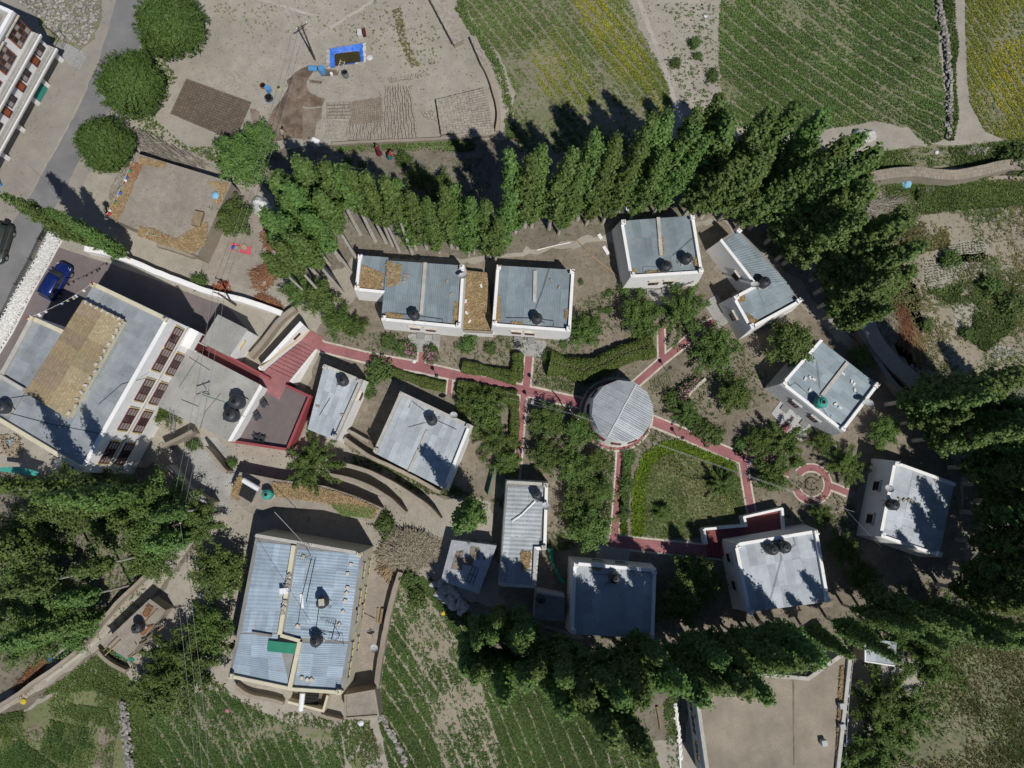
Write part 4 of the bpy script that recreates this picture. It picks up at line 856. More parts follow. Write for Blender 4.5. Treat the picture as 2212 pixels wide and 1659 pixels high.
st = thing('red_stairs', 'broad red stairs stepping down from the terrace to the garden', 'stairs', S(*T1(1, 1, 220, 700)))
L0, L1, R0, R1 = S(*T1(1, 1, 62, 742), 1.5), S(*T1(1, 1, 288, 556), .1), S(*T1(1, 1, 216, 812), 1.5), S(*T1(1, 1, 384, 604), .1)
N = 10
for k in range(N):
    z = 1.5 - .145 * k; q = [L0.lerp(L1, k / N), R0.lerp(R1, k / N), R0.lerp(R1, (k + 1) / N), L0.lerp(L1, (k + 1) / N)]
    obj('step', MB().prism([V((p.x, p.y, 0)) for p in q], [V((p.x, p.y, z)) for p in q]), 'red_path', st)
P = SS(T(1, 1, (20, 765), (62, 742), (216, 812), (190, 850), (150, 935), (28, 850)), 1.5)
obj('landing', MB().prism([V((p.x, p.y, 0)) for p in P], [V((p.x, p.y, 1.503)) for p in P]), 'red_path', st)
P = SS(T(1, 1, (288, 556), (384, 604), (440, 530), (352, 480)), .1); obj('landing', MB().prism([V((p.x, p.y, 0)) for p in P], P), 'red_path', st)
e = (R1 - R0); e.z = 0; e.normalize(); nr = V((e.y, -e.x, 0))
obj('side_wall', MB().hexa([V((p.x, p.y, 0)) for p in (R0 + nr * .02, R1 + nr * .02, R1 + nr * .25, R0 + nr * .55)], [R0 + nr * .02 + V((0, 0, .1)), R1 + nr * .02 + V((0, 0, .05)), R1 + nr * .22 + V((0, 0, .05)), R0 + nr * .22 + V((0, 0, .1))]), 'whitewash', st)
wl0, wl1 = S(*T1(1, 1, 25, 740), 2.6), S(*T1(1, 1, 292, 438), 2.6); q0, q1 = L0 - nr * .05, S(*T1(1, 1, 352, 486), 0)
obj('tall_side_wall', MB().hexa([V((q0.x, q0.y, 0)), V((q1.x, q1.y, 0)), V((wl1.x - .3, wl1.y + .3, 0)), V((wl0.x - .3, wl0.y + .3, 0))], [V((wl0.x, wl0.y, 2.6)), V((wl1.x + .25, wl1.y - .1, 2.6)), V((wl1.x - .1, wl1.y + .25, 2.6)), V((wl0.x - .2, wl0.y + .25, 2.6))]), 'whitewash', st)
obj('handrail', MB().tube([q0 + V((0, 0, 1.7)), V((q1.x, q1.y, .25))], .07, 6), 'yellow_trim', st)
wc = V((q1.x, q1.y, 0)).lerp(V((wl1.x, wl1.y, 2.6)), .55) + (q0 - q1).normalized() * 1.3
obj('window', MB().box((wc.x, wc.y, 1.45), (.9, .3, .8), math.atan2((q1 - q0).y, (q1 - q0).x)), 'red_wood', st)
hH = house('concrete_hut', 'small flat concrete hut with one white slit windowed wall', T(0, 1, (1413, 385), (1594, 477), (1482, 645), (1310, 556)), 3.9, deck=.05, batter=.02, par=(), sheet=False, roofmat='concrete', cat='hut')
opening(hH, 1, .5, 2.6, 1.0, .35, frame='yellow_trim', awning=False, nx=1)

# ------------------------------------------------------------------ cream house lower left
ZB = 6.2
hB = house('cream_house', 'two storey cream house with pale blue tin roof and roof clutter', [(553, 1153), (783, 1193), (738, 1500), (633, 1493), (493, 1464), (519, 1330)], ZB, deck=.35, batter=.02, par=(0, 2, 3), pt=.3, wall='cream_wall', cap='cream_wall', roofmat='roof_pale_blue', cat='house', posts=(1, 2, 4), caps={0: 'parapet_cement'},
           quads=[([(557, 1170), (632, 1178), (600, 1366), (522, 1366)], (4, 6), True), ([(520, 1369), (600, 1369), (625, 1480), (500, 1455)], (4, 3), True),
                  ([(643, 1185), (778, 1197), (752, 1385), (612, 1375)], (5, 6), True), ([(652, 1388), (752, 1390), (733, 1490), (636, 1480)], (4, 3), True)])
ridge(hB, T1(1, 2, 250, 215), T1(1, 2, 160, 790), ZB - .33, .38, .4, 'cream_wall'); ridge(hB, T1(1, 2, 290, 835), T1(1, 2, 222, 1145), ZB - .33, .38, .4, 'cream_wall'); ridge(hB, T1(1, 2, 165, 795), T1(1, 2, 290, 830), ZB - .33, .3, .38, 'cream_wall')
ridge(hB, T1(1, 2, -20, 780), T1(1, 2, 105, 800), ZB - .33, .25, .3, 'concrete_dark')
for t in (.15, .35, .47, .72, .86): opening(hB, 1, t, 4.6, 1.5, 1.4, nx=2, awn='concrete_dark', frame='white_plastic' if False else 'yellow_trim')
for t in (.15, .35, .47, .72): opening(hB, 1, t, 1.7, 1.4, 1.3, nx=2, awn='concrete_dark', frame='yellow_trim')
clutter_bricks(hB, T(1, 2, (618, 340), (595, 400), (595, 490), (590, 525), (580, 575), (567, 645), (542, 728), (272, 738), (310, 290), (300, 1075), (335, 1085), (362, 1085)), ZB - .32, 'kerb', (.32, .3, .2))
clutter_bricks(hB, T(1, 2, (215, 410), (210, 450), (205, 475), (190, 580), (180, 620), (175, 650)), ZB + .08, 'brick_dry', (.4, .3, .2))
for q in ([(385, 300), (325, 585), (450, 600)], [(270, 740), (300, 540), (360, 300)], [(410, 610), (390, 760), (540, 800)], [(415, 690), (520, 700), (490, 830)], [(290, 760), (560, 790), (570, 870)]): pipe(hB, T(1, 2, *q), ZB - .15, .025)
obj('chimney_pot', MB().box(S(*T1(1, 2, 185, 510), ZB + .2), (.8, .5, .5), .1), 'white_plastic', hB.o)
p = S(*T1(1, 2, 640, 300), ZB); obj('white_slab', MB().box(S(*T1(1, 2, 298, 578), ZB - .25), (.28, 1.3, .06), .1), 'white_plastic', hB.o)
sk = S(*T1(1, 2, 215, 838), ZB - .2); obj('skylight', MB().box(sk, (2.0, .9, .25), -.12), 'hole_black', hB.o)
obj('green_cover', MB().box(S(*T1(1, 2, 180, 878), ZB - .05), (2.9, .95, .08), -.1), 'green_net', hB.o)
# lower lean-to with solar heater beside it, and a mud hut
hb2 = house('lean_to', 'open walled lean-to with a rusty floor below the cream house', T(1, 2, (235, 1165), (470, 1195), (440, 1300), (205, 1240)), 2.6, deck=1.2, batter=0, par=(1, 2), pt=.22, wall='cream_wall', cap='cream_wall', sheet=False, roofmat='mud_mid', cat='shed')
hb3 = house('mud_hut', 'small square mud roofed hut at the lower corner of the cream house', T(1, 2, (572, 1185), (770, 1150), (800, 1328), (572, 1345)), 2.4, deck=.12, batter=.04, par=(0, 1, 2, 3), pt=.18, wall='adobe', cap='adobe', sheet=False, roofmat='mud_roof', cat='hut')

# ------------------------------------------------------------------ tan flat roofed building lower right
hT = house('flat_roofed_house', 'pale house with a broad tan mud roof at the bottom right', [(1532, 1445), (1620, 1452), (1745, 1462), (1826, 1405), (1842, 1415), (1812, 1690), (1528, 1690), (1500, 1490)], 4.2, deck=.35, batter=.02, par=(0, 1, 2, 3, 4, 6, 7), pt=.35, wall='greywash', cap='parapet_cement', sheet=False, roofmat='tan_roof', cat='house', posts=(4,))
for t in (.25, .55, .8): opening(hT, 6, t, 2.3, 1.9, 1.5, nx=3, frame='yellow_trim', awn='whitewash')
ridge(hT, T1(3, 2, 490, 935), T1(3, 2, 300, 1030), 3.86, .16, .05, 'mud_mid', 'drain'); ridge(hT, T1(3, 2, 300, 1030), T1(3, 2, 150, 1090), 3.86, .16, .05, 'mud_mid', 'drain')
ridge(hT, T1(3, 2, 165, 1100), T1(3, 2, 170, 1640), 3.86, .14, .02, 'mud_mid', 'seam')
for k, (x, y) in enumerate([(478, 1255), (480, 1390), (362, 1495), (520, 925)]): obj('vent_block', MB().box(S(*T1(3, 2, x, y), 4.2), (.5, .5, .5), .1), 'greywash', hT.o)
straw_on(hT.o, T(3, 2, (470, 1000), (485, 1000), (465, 1420), (448, 1420)), 3.86, 900, bed=False); straw_on(hT.o, T(3, 2, (450, 1430), (468, 1430), (455, 1659), (440, 1659)), 3.86, 500, bed=False)
hS = house('tin_shed', 'tiny shed with a bright tin roof beside the tan roof', [(1868, 1380), (1936, 1390), (1932, 1440), (1868, 1430)], 2.6, deck=.1, batter=0, par=(2, 3), pt=.12, wall='adobe', cap='white_plastic', grid=(6, 1), roofmat='roof_bright', cat='shed')
clutter_bricks(hS, T(3, 2, (785, 875), (785, 905), (785, 940)), 2.55)

# ------------------------------------------------------------------ adobe house upper left
hM = house('adobe_house', 'adobe house with a swept mud roof edged in straw', T(0, 0, (880, 995), (1490, 1180), (1275, 1645), (690, 1395)), 3.2, deck=.15, batter=.06, par=(), wall='adobe', sheet=False, roofmat='mud_roof', cat='house')
for q, n in [(((1230, 1500), (1350, 1440), (1330, 1580), (1260, 1640), (1100, 1580)), 1800), (((900, 1470), (1000, 1490), (1260, 1600), (1240, 1640), (900, 1530)), 1800), (((700, 1360), (760, 1280), (820, 1200), (850, 1050), (880, 1060), (860, 1220), (760, 1440)), 1500), (((900, 1020), (1080, 1060), (1060, 1090), (900, 1060)), 700),
             (((1340, 1180), (1480, 1190), (1430, 1320), (1390, 1320), (1420, 1220)), 800), (((1270, 1380), (1310, 1380), (1300, 1460), (1250, 1460)), 500)]:
    straw_on(hM.o, T(0, 0, *q), 3.06, n)
straw_on(hM.o, T(0, 0, (860, 1060), (920, 1070), (880, 1170), (820, 1160)), 3.06, 900, mat='red_straw', bed=False)
for a, b in [((1450, 1190), (1410, 1320)), ((1320, 1470), (1265, 1600)), ((815, 1215), (775, 1275)), ((1110, 1545), (1255, 1605))]: pipe(hM, T(0, 0, a, b), 3.2, .05, 'wood', 'roof_pole')
obj('straw_bale', MB().box(S(*T1(0, 0, 1283, 1420), 3.3), (.9, 1.5, .5), -.2), 'straw_bed', hM.o)
p = S(*T1(0, 0, 1398, 1268), 3.1); tag(obj('plastic_bag', MB().lathe([(.36, 0), (.42, .08), (.3, .2), (.1, .26)], p, 9).xf(Matrix.Identity(4)), 'cloth_skyblue'), 'pale blue plastic bag on the adobe roof', 'bag')

# ------------------------------------------------------------------ balconied hotel upper left
a0, b0 = S(*T1(0, 0, 418, 385)), S(*T1(0, 0, 40, 1075)); eu = (b0 - a0).normalized(); nv = V((-eu.y, eu.x, 0))   # eu runs down the street, nv towards it
if nv.x < 0: nv = -nv
hL = thing('balcony_hotel', 'white hotel with stacked balconies and orange windows at the upper left', 'hotel', a0)
rzL = math.atan2(eu.y, eu.x)
def LB(name, u0, u1, v0, v1, z0, z1, mat, parent=None):
    c = a0 + eu * ((u0 + u1) / 2) + nv * ((v0 + v1) / 2)
    return obj(name, MB().box((c.x, c.y, (z0 + z1) / 2), (u1 - u0, abs(v1 - v0), z1 - z0), rzL), mat, parent or hL)
LB('ground_floor', .1, 42, -9, -.55, 0, 2.4, 'greywash'); LB('first_floor', .12, 42, -9, -.2, 2.6, 4.8, 'whitewash'); LB('top_floor', .15, 42, -9, -.4, 5.0, 8.2, 'whitewash')
LB('ledge', 0, 42, -9.1, .8, 2.4, 2.58, 'parapet_cement'); LB('ledge', .05, 42, -9.1, .5, 4.8, 4.98, 'parapet_cement')
LB('ledge_gravel', .1, 41, -.1, .68, 2.58, 2.63, 'gravel'); LB('ledge_gravel', .15, 41, -.3, .38, 4.98, 5.03, 'gravel')
for v0, z in ((.68, 2.58), (.38, 4.98)):
    LB('ledge_edge', 0, 41.5, v0 + .003, v0 + .12, z, z + .14, 'whitewash'); LB('ledge_pipe', .2, 41, v0 - .3, v0 - .22, z + .06, z + .14, 'parapet_cement')
LB('roof_slab', 0, 42, -9.3, -.1, 8.2, 8.4, 'concrete'); LB('roof_parapet', .05, 42, -.45, -.12, 8.4, 8.75, 'whitewash'); LB('roof_parapet', .05, .4, -9.2, -.453, 8.4, 8.8, 'whitewash')
LB('roof_patch', .8, 6, -6.0, -1.0, 8.4, 8.43, 'mud_roof')
us = [.05, 3.2, 5.4, 8.7, 12.1, 15.4, 18.7, 22.0, 25.3, 28.6]
for k, u in enumerate(us):
    LB('column', u, u + .45, -.547, -.02, 0, 2.398, 'whitewash')
    if k < len(us) - 1:
        s = LB('shutter', u + .5, us[k + 1] - .05, -.547, -.45 if k != 1 else -.05, .05, 2.1, 'green_net' if k == 1 else 'concrete_dark')
        if k == 1:
            for j in range(9): LB('slat', u + .5, us[k + 1] - .05, -.047, .0, .1 + j * .22, .2 + j * .22, 'teal_plastic', s)
for k in range(13):
    u = .5 + k * 3.05
    w = LB('window', u, u + 1.2, -.22, -.1, 2.95, 4.5, 'red_wood'); LB('pane', u + .1, u + .55, -.15, -.08, 3.05, 4.4, 'glass', w); LB('pane', u + .65, u + 1.1, -.15, -.08, 3.05, 4.4, 'pale_pane', w)
    d = LB('door', u + 1.4, u + 2.2, -.22, -.1, 2.63, 4.5, 'red_wood'); LB('panel', u + 1.5, u + 2.1, -.15, -.08, 2.9, 4.3, 'orange_wood', d)
for k in range(12):
    u = .12 + k * 3.05
    w = LB('window', u, u + 2.25, -.45, -.28, 5.5, 7.75, 'orange_wood')
    for i in range(4):
        for j in range(3): LB('pane', u + .12 + i * .52, u + .12 + i * .52 + .43, -.4, -.25, 5.62 + j * .7, 5.62 + j * .7 + .6, 'pale_pane' if (i + j + k) % 3 == 0 else 'glass', w)
    LB('hood', u - .15, u + 2.4, -.45, -.05, 7.85, 7.98, 'kerb')
m = MB()
for z in (.5, .9): m.tube([a0 + eu * .1 + nv * .4 + V((0, 0, 4.9 + z)), a0 + eu * -.9 + nv * .6 + V((0, 0, 4.6 + z)), a0 + eu * -1.0 + nv * .8 + V((0, 0, 2.6 + z)), a0 + eu * .1 + nv * .8 + V((0, 0, 2.6 + z))], .04, 5)
obj('stair_rail', m, 'dark_metal', hL)
# ------------------------------------------------------------------ trees
ORD = ['first', 'second', 'third', 'fourth', 'fifth', 'sixth', 'seventh', 'eighth', 'ninth', 'tenth', 'eleventh', 'twelfth', 'thirteenth', 'fourteenth', 'fifteenth', 'sixteenth', 'seventeenth', 'eighteenth', 'nineteenth', 'twentieth',
       'twenty first', 'twenty second', 'twenty third', 'twenty fourth', 'twenty fifth', 'twenty sixth', 'twenty seventh', 'twenty eighth', 'twenty ninth', 'thirtieth', 'thirty first', 'thirty second', 'thirty third', 'thirty fourth', 'thirty fifth', 'thirty sixth', 'thirty seventh', 'thirty eighth', 'thirty ninth', 'fortieth', 'forty first', 'forty second', 'forty third', 'forty fourth', 'forty fifth', 'forty sixth', 'forty seventh', 'forty eighth']
def poplar_proto(i, mat, t0=.16, rmax=1.55, nclump=330, per=34, leaf=.235, H=18.0):
    t = thing('poplar_tree', 'poplar', 'tree', (0, 0, 0))
    bend = rng.normal(0, .012, 2)
    ax = lambda z: np.array([bend[0] * z * z / 8, bend[1] * z * z / 8, z])
    m = MB(); zs = np.linspace(0, H * .97, 9)
    m.tube([V(ax(z)) for z in zs], [.17 * (1 - .88 * z / H) + .02 for z in zs], 7)
    C = []; Nn = []; br = MB(); ph = rng.uniform(0, 6.28, 6)
    for k in range(nclump):
        f = (k + rng.random()) / nclump; tt = t0 + (1 - t0) * f ** .9
        a = k * 2.399 + rng.normal(0, .6)
        rr = rmax * (min(1, (tt - t0 + .02) / .22) ** .6) * (1 - tt) ** .72 + .08
        rr *= 1 + .16 * math.sin(3 * a + ph[0] + 9 * tt) + .14 * math.sin(2 * a + ph[1] - 17 * tt) + .10 * math.sin(23 * tt + ph[2])
        r = rr * rng.uniform(.3, 1.08); z = tt * H
        c = ax(z) + np.array([r * math.cos(a), r * math.sin(a), rng.uniform(-.2, .6)])
        if k % 8 == 0:
            zb = max(.5, z - r * 2.3); br.tube([V(ax(zb)), V((ax(zb) + c) / 2 + np.array([0, 0, -.25])), V(c)], [.045, .03, .012], 4, False)
        sg = np.array([.17, .17, .42]) * (.6 + .5 * rr / rmax)
        n = int(per * (.5 + .7 * rr / rmax) * rng.uniform(.5, 1.5)); q = rng.normal(size=(n, 3)) * .8
        up = np.array([math.cos(a) * .35, math.sin(a) * .35, 1.0]); w = q[:, 2:] * .42
        C.append(c + q * sg * np.array([1, 1, 0]) + up * w); out = np.array([math.cos(a), math.sin(a), .2]); Nn.append(q * .45 + out * .7 + np.array([0, 0, .4]) + rng.normal(0, .45, (n, 3)))
    obj('trunk', m, 'bark', t); obj('branches', br, 'bark', t)
    Vs, Fs = leaf_quads(np.concatenate(C), np.concatenate(Nn), leaf, leaf * .8)
    link('crown', np_mesh('crown', Vs, Fs), mat, t); return t
POP = [poplar_proto(i, 'leaf_poplar', t0=[.14, .18, .12, .22, .16][i], rmax=[1.35, 1.5, 1.2, 1.42, 1.3][i]) for i in range(5)]
POPB = [poplar_proto(i, 'leaf_poplar', t0=[.57, .5][i], rmax=[2.0, 1.8][i]) for i in range(2)]      # bare lower trunks, broad heads
POPD = [poplar_proto(i, 'leaf_poplar', t0=.16, rmax=[1.65, 1.5, 1.4][i]) for i in range(3)]
def poplars(items, protos, group, label, mode='tip'):
    items = sorted(items, key=lambda q: q[0] if label[1] == 'x' else q[1])
    for k, it in enumerate(items):
        x, y, h = it[:3]; p = S(x, y, h) if mode == 'tip' else S(x, y, 0)
        s = h / 17.6; w = s * random.uniform(.88, 1.12) * (it[3] if len(it) > 3 else 1)
        place(protos[k % len(protos)], (p.x, p.y, 0), random.uniform(0, 6.28), (w, w, s), label[0] % (ORD[k] if k < len(ORD) else str(k)), group)
def split_rows(items, protos, group, desc, mode='tip', axis='x'):
    poplars(items, protos, group, (desc, axis), mode)
ROW1 = [(653, 352, 15, 1.25), (696, 358, 15.5, 1.2), (600, 385, 14, 1.3), (640, 400, 14), (735, 372, 16, 1.1), (762, 372, 16.5), (785, 390, 15.5), (806, 412, 15), (836, 404, 16.5)]
ROW1 = [(x, y, h + 2.5, *w) for x, y, h, *w in ROW1]
ROW0 = [(741, 633, 19), (722, 604, 19), (700, 640, 17), (690, 600, 18), (760, 590, 18), (735, 562, 19), (668, 640, 15), (775, 566, 18), (712, 572, 18)]
split_rows(ROW0, POPB, 'bare trunked poplars above the stairs', '%s from the left of the bare trunked poplars leaning above the red stairs', 'base')
split_rows(ROW1, POPB, 'bare trunked poplars left of the cottages', '%s from the left of the bare trunked poplars above the wing cottage')
ROW2 = [(858, 425, 15.5), (884, 413, 16.5), (920, 434, 15.5), (950, 407, 17), (968, 422, 15.5), (1011, 427, 16.5), (1000, 455, 14), (1050, 445, 15.5), (1084, 424, 16.5), (1070, 470, 14), (1124, 355, 18), (1150, 334, 18.5), (1170, 324, 19.5), (1217, 341, 18.5), (1240, 370, 17), (1264, 328, 18), (1300, 303, 19.5), (1342, 301, 19), (1315, 345, 17), (1390, 288, 19.5), (1362, 335, 17.5), (1420, 284, 18.5), (1452, 248, 19.5), (1435, 330, 17), (1475, 274, 18.5), (1520, 248, 19), (1500, 310, 17.5), (1555, 219, 19.5)]
split_rows(ROW2, POP, 'long poplar row above the cottages', '%s from the left of the sunlit poplars in the long row above the cottages')
ROW3 = [(1587, 264, 18), (1607, 239, 19.5), (1580, 320, 17), (1649, 263, 19), (1630, 320, 17.5), (1700, 268, 19), (1680, 330, 17.5), (1762, 276, 19.5), (1740, 302, 18), (1720, 360, 17), (1772, 341, 18.5), (1800, 395, 17), (1837, 336, 19.5), (1820, 364, 18), (1845, 395, 17), (1867, 438, 18.5), (1830, 440, 17)]
ROW3 = [(x, y, h, 1.12) for x, y, h in ROW3]
split_rows(ROW3, POPD, 'poplars curving round the upper right cottages', '%s from the top of the poplars curving round the upper right cottages', axis='y')
ROW4 = [(1652, 455, 18), (1674, 474, 18), (1692, 498, 18), (1706, 525, 18.5), (1724, 548, 18), (1738, 578, 18.5), (1750, 606, 18), (1760, 634, 17.5), (1768, 664, 16), (1778, 690, 14), (1794, 708, 12), (1806, 684, 14), (1794, 640, 16), (1690, 545, 15), (1770, 600, 17)]
ROW4 = [(x, y, h, 1.3) for x, y, h in ROW4]
split_rows(ROW4, POPD, 'poplars behind the L shaped cottage', '%s from the top of the dark poplars behind the L shaped cottage', 'base', 'y')
RIGHT = [(2120, 1000, 16), (2130, 1050, 16), (2140, 1110, 16), (2135, 1180, 16), (2012, 862, 16), (2042, 932, 16), (2092, 930, 16), (2150, 900, 15), (2165, 960, 15), (2175, 1020, 15), (1945, 915, 13), (1914, 874, 17), (1950, 856, 16), (1985, 880, 17), (1972, 952, 17), (2000, 925, 17), (2030, 960, 17), (2060, 900, 17), (2050, 1010, 17), (2080, 1045, 17), (2095, 990, 16), (2075, 1105, 17), (2105, 1080, 16), (2065, 1165, 17), (2100, 1150, 16), (2050, 1225, 17), (2085, 1215, 16), (2025, 1262, 17), (2070, 1270, 16), (2110, 1250, 16)]
RIGHT = [(x, y, h, 1.25) for x, y, h in RIGHT]
split_rows(RIGHT, POPD, 'poplars at the right edge', '%s from the top of the poplars fanning out to the right edge', 'base', 'y')
LOWR = [(1820, 1306, 15, .9), (1856, 1312, 16, .9), (1890, 1300, 16, .9), (1925, 1312, 16), (1960, 1295, 16), (1995, 1310, 16), (1785, 1335, 14), (2020, 1340, 14), (1840, 1270, 15)]
split_rows(LOWR, POPD, 'poplars below the far right cottage', '%s from the left of the shaded poplars between far right cottage and tin shed', 'base')
LOWB = [(1200, 1372, 15), (1240, 1390, 14), (1290, 1396, 14.5), (1340, 1400, 13.5), (1390, 1400, 14), (1440, 1386, 14), (1480, 1372, 15), (1520, 1362, 15), (1562, 1352, 15), (1622, 1360, 12), (1680, 1356, 10.5), (1730, 1350, 11)]
LOWB = [(x, y, h, 1.02) for x, y, h in LOWB]
split_rows(LOWB, POPD, 'poplars right under the lower cottages', '%s from the left of the poplars close under the two lowest cottages', 'base')
LOW = [(1250, 1530, 18), (1297, 1582, 20), (1362, 1592, 20), (1330, 1540, 18), (1410, 1500, 18), (1452, 1512, 18), (1430, 1450, 15), (1500, 1500, 17), (1548, 1508, 17), (1596, 1510, 18), (1575, 1460, 16), (1650, 1475, 17), (1700, 1470, 17), (1740, 1440, 16), (1796, 1428, 17), (1230, 1490, 17), (1280, 1490, 16), (1200, 1505, 17)]
LOW = [(x, y, h, 1.2) for x, y, h in LOW]
split_rows(LOW, POPD, 'poplars behind the lower cottages', '%s from the left of the dark poplars behind the square shaded cottage')
LOWL = [(1045, 1465, 14), (1008, 1425, 12), (1092, 1485, 15), (1135, 1500, 16), (1172, 1470, 15), (1060, 1400, 12), (1110, 1410, 13), (1150, 1420, 13), (1030, 1380, 11), (1080, 1360, 11), (1130, 1370, 12)]
LOWL = [(x, y, h, 1.25) for x, y, h in LOWL]
split_rows(LOWL, POPD, 'poplars over the potato field', '%s from the left of the poplars at the top of the potato field')
GROVE = [(455, 1095, 13), (425, 1152, 13), (350, 1085, 15), (300, 1110, 15), (255, 1075, 15), (205, 1125, 15), (330, 1195, 14), (360, 1245, 12), (285, 1262, 14), (222, 1228, 15), (155, 1270, 15), (240, 1320, 13), (170, 1345, 13), (110, 1310, 14), (70, 1200, 14), (135, 1165, 15), (70, 1390, 13), (180, 1080, 14), (400, 1075, 14), (120, 1405, 12)]
split_rows([(300, 1062, 23, .8), (362, 1068, 22.5, .8)], POP, 'tall poplars behind the hotel', '%s from the left of the two tallest poplars below the hotel back wall', 'base')
GROVE = [(450, 1098, 12, 1.2), (425, 1155, 12, 1.3), (330, 1195, 14, 1.2), (285, 1262, 13, 1.2), (222, 1228, 15, 1.1), (135, 1165, 15, 1.1), (240, 1320, 12, 1.2), (110, 1310, 14, 1.1), (170, 1345, 12, 1.2)]
split_rows(GROVE, [POPB[0], POP[1], POPB[1]], 'grove in the lower left', '%s from the left of the slender trees in the lower left grove', 'base')
split_rows([(43, 430, 13.6, 1.15), (110, 455, 12, 1.2), (165, 490, 11.5, 1.2), (75, 448, 12.5)], POP, 'poplars by the white boundary wall', '%s from the left of the leaning poplars beside the road and white wall')
split_rows([(1010, 1112, 15.5, 1.35)], POP, 'single poplar in the garden', '%s bright rounded poplar beside the plastic sheeted shed')

def round_tree_proto(name, mat, r, zc, n, leaf=(.32, .09), shell=.55, bumps=.12, trunk=.16, limbs=10, squash=.85, spikes=0):
    t = thing(name, name, 'tree', (0, 0, 0))
    m = MB().tube([(0, 0, 0), (.05, .05, zc * .5), (0, 0, zc)], [trunk, trunk * .8, trunk * .5], 7); obj('trunk', m, 'bark_dark', t)
    b = MB()
    for k in range(limbs):
        a = k * 2.4; e = rng.uniform(-.1, .9); d = V((math.cos(a) * math.cos(e), math.sin(a) * math.cos(e), math.sin(e)))
        b.tube([V((0, 0, zc * .75)), V((0, 0, zc)) + d * r * .4, V((0, 0, zc)) + d * r * .85], [trunk * .5, trunk * .3, .015], 4, False)
    obj('branches', b, 'bark_dark', t)
    d = rng.normal(size=(n, 3)); d /= np.linalg.norm(d, axis=1, keepdims=True)
    w = np.ones(n)
    for k in range(26):
        ax = rng.normal(size=3); ax /= np.linalg.norm(ax); w += bumps * rng.uniform(-.55, 1) * np.exp(-(1 - d @ ax) * rng.uniform(8, 26))
    rad = r * w * (shell + (1 - shell) * rng.random(n) ** .45)
    C = d * rad[:, None]
    for k in range(spikes):
        ax = rng.normal(size=3); ax /= np.linalg.norm(ax); nn = 16; f = rng.uniform(.85, 1.17 + .08 * rng.random(), nn)[:, None]; C = np.concatenate([C, ax * r * f * (1 + bumps * .3) + rng.normal(0, .06, (nn, 3))])
    C[:, 2] = C[:, 2] * squash + zc
    C = C[C[:, 2] > .4]; d = (C - np.array([0, 0, zc])) / r
    Vs, Fs = leaf_quads(C, d * .8 + rng.normal(0, .55, C.shape) + np.array([0, 0, .25]), *leaf)
    link('crown', np_mesh('crown', Vs, Fs), mat, t); return t
WILS = [round_tree_proto('round_willow', 'leaf_willow', 3.05, 3.6, 24000, (.46, .11), .45, .3, .28, spikes=420) for _ in range(3)]
for k, (x, y, r, lab) in enumerate([(367, 48, 80, 'largest round clipped willow at the top beside the road'), (277, 180, 75, 'middle round willow between road and drying bricks'), (216, 304, 63, 'smallest round willow nearest the adobe house')]):
    p = S(x, y, 3.6); place(WILS[k], (p.x, p.y, 0), random.uniform(0, 6), r / PXM / 3.2 * .80, lab, 'round willows along the road')

def limb_tree_proto(name, mat, r, h, nl, per, leaf, reach=.25, droop=0.0, trunk=.14, wob=.35):
    t = thing(name, name, 'tree', (0, 0, 0)); zc = h * .45
    obj('trunk', MB().tube([(0, 0, 0), (.06, -.04, zc * .5), (0, 0, zc)], [trunk, trunk * .8, trunk * .6], 6), 'bark_dark', t)
    b = MB(); C = []; Nn = []
    for k in range(nl):
        a = k * 2.399 + rng.normal(0, .2); el = rng.uniform(.05, 1.35) if nl > 12 else rng.uniform(.1, .9)
        L = r * (1 - reach + reach * 2 * rng.random()) * (math.cos(el) * .5 + .55)
        d = np.array([math.cos(a) * math.cos(el), math.sin(a) * math.cos(el), math.sin(el) * (h - zc) / r])
        s0 = np.array([0, 0, zc * rng.uniform(.7, 1.05)]); P = []
        for j in range(6):
            f = j / 5; P.append(s0 + d * L * f + np.array([0, 0, -droop * f * f]) + rng.normal(0, wob * .12 * f, 3))
        b.tube([V(p) for p in P], [trunk * .45 * (1 - f / 5.5) + .008 for f in range(6)], 4, False)
        n = int(per * rng.uniform(.7, 1.3)); f = rng.uniform(.22, 1.05, n) ** .75; i = np.minimum((f * 5).astype(int), 4); P = np.array(P)
        q = P[i] + (P[i + 1] - P[i]) * (f * 5 - i)[:, None]; o = rng.normal(size=(n, 3)) * (wob * (.55 + .5 * (1 - f)))[:, None]
        C.append(q + o); Nn.append(o / wob * .7 + np.array([0, 0, .7]) + d * .25 + rng.normal(0, .35, (n, 3)))
    obj('branches', b, 'bark_dark', t)
    Vs, Fs = leaf_quads(np.concatenate(C), np.concatenate(Nn), *leaf); Vs[:, 2] = np.maximum(Vs[:, 2], .05)
    link('crown', np_mesh('crown', Vs, Fs), mat, t); return t
APP = [limb_tree_proto('fruit_tree', 'leaf_garden', 2.4, 4.4, 46, 165, (.24, .13), .3, .15, wob=.36) for _ in range(3)]
STAR = [limb_tree_proto('feathery_tree', 'leaf_garden', 2.7, 4.2, 40, 190, (.30, .09), .35, .45, wob=.22) for _ in range(2)]
GREEN = [limb_tree_proto('broad_tree', 'leaf_poplar', 3.0, 7.0, 56, 190, (.28, .2), .25, .1, .2, wob=.48) for _ in range(2)]
BIG = [limb_tree_proto('canopy_tree', 'leaf_poplar', 3.8, 10.0, 80, 190, (.26, .19), .35, .3, .22, wob=.5) for _ in range(3)]
BUSH = [limb_tree_proto('shrub', 'leaf_bush', .8, .9, 22, 60, (.17, .10), .3, 0, .03, wob=.2) for _ in range(3)]
for q in BUSH:
    q['category'] = 'shrub'
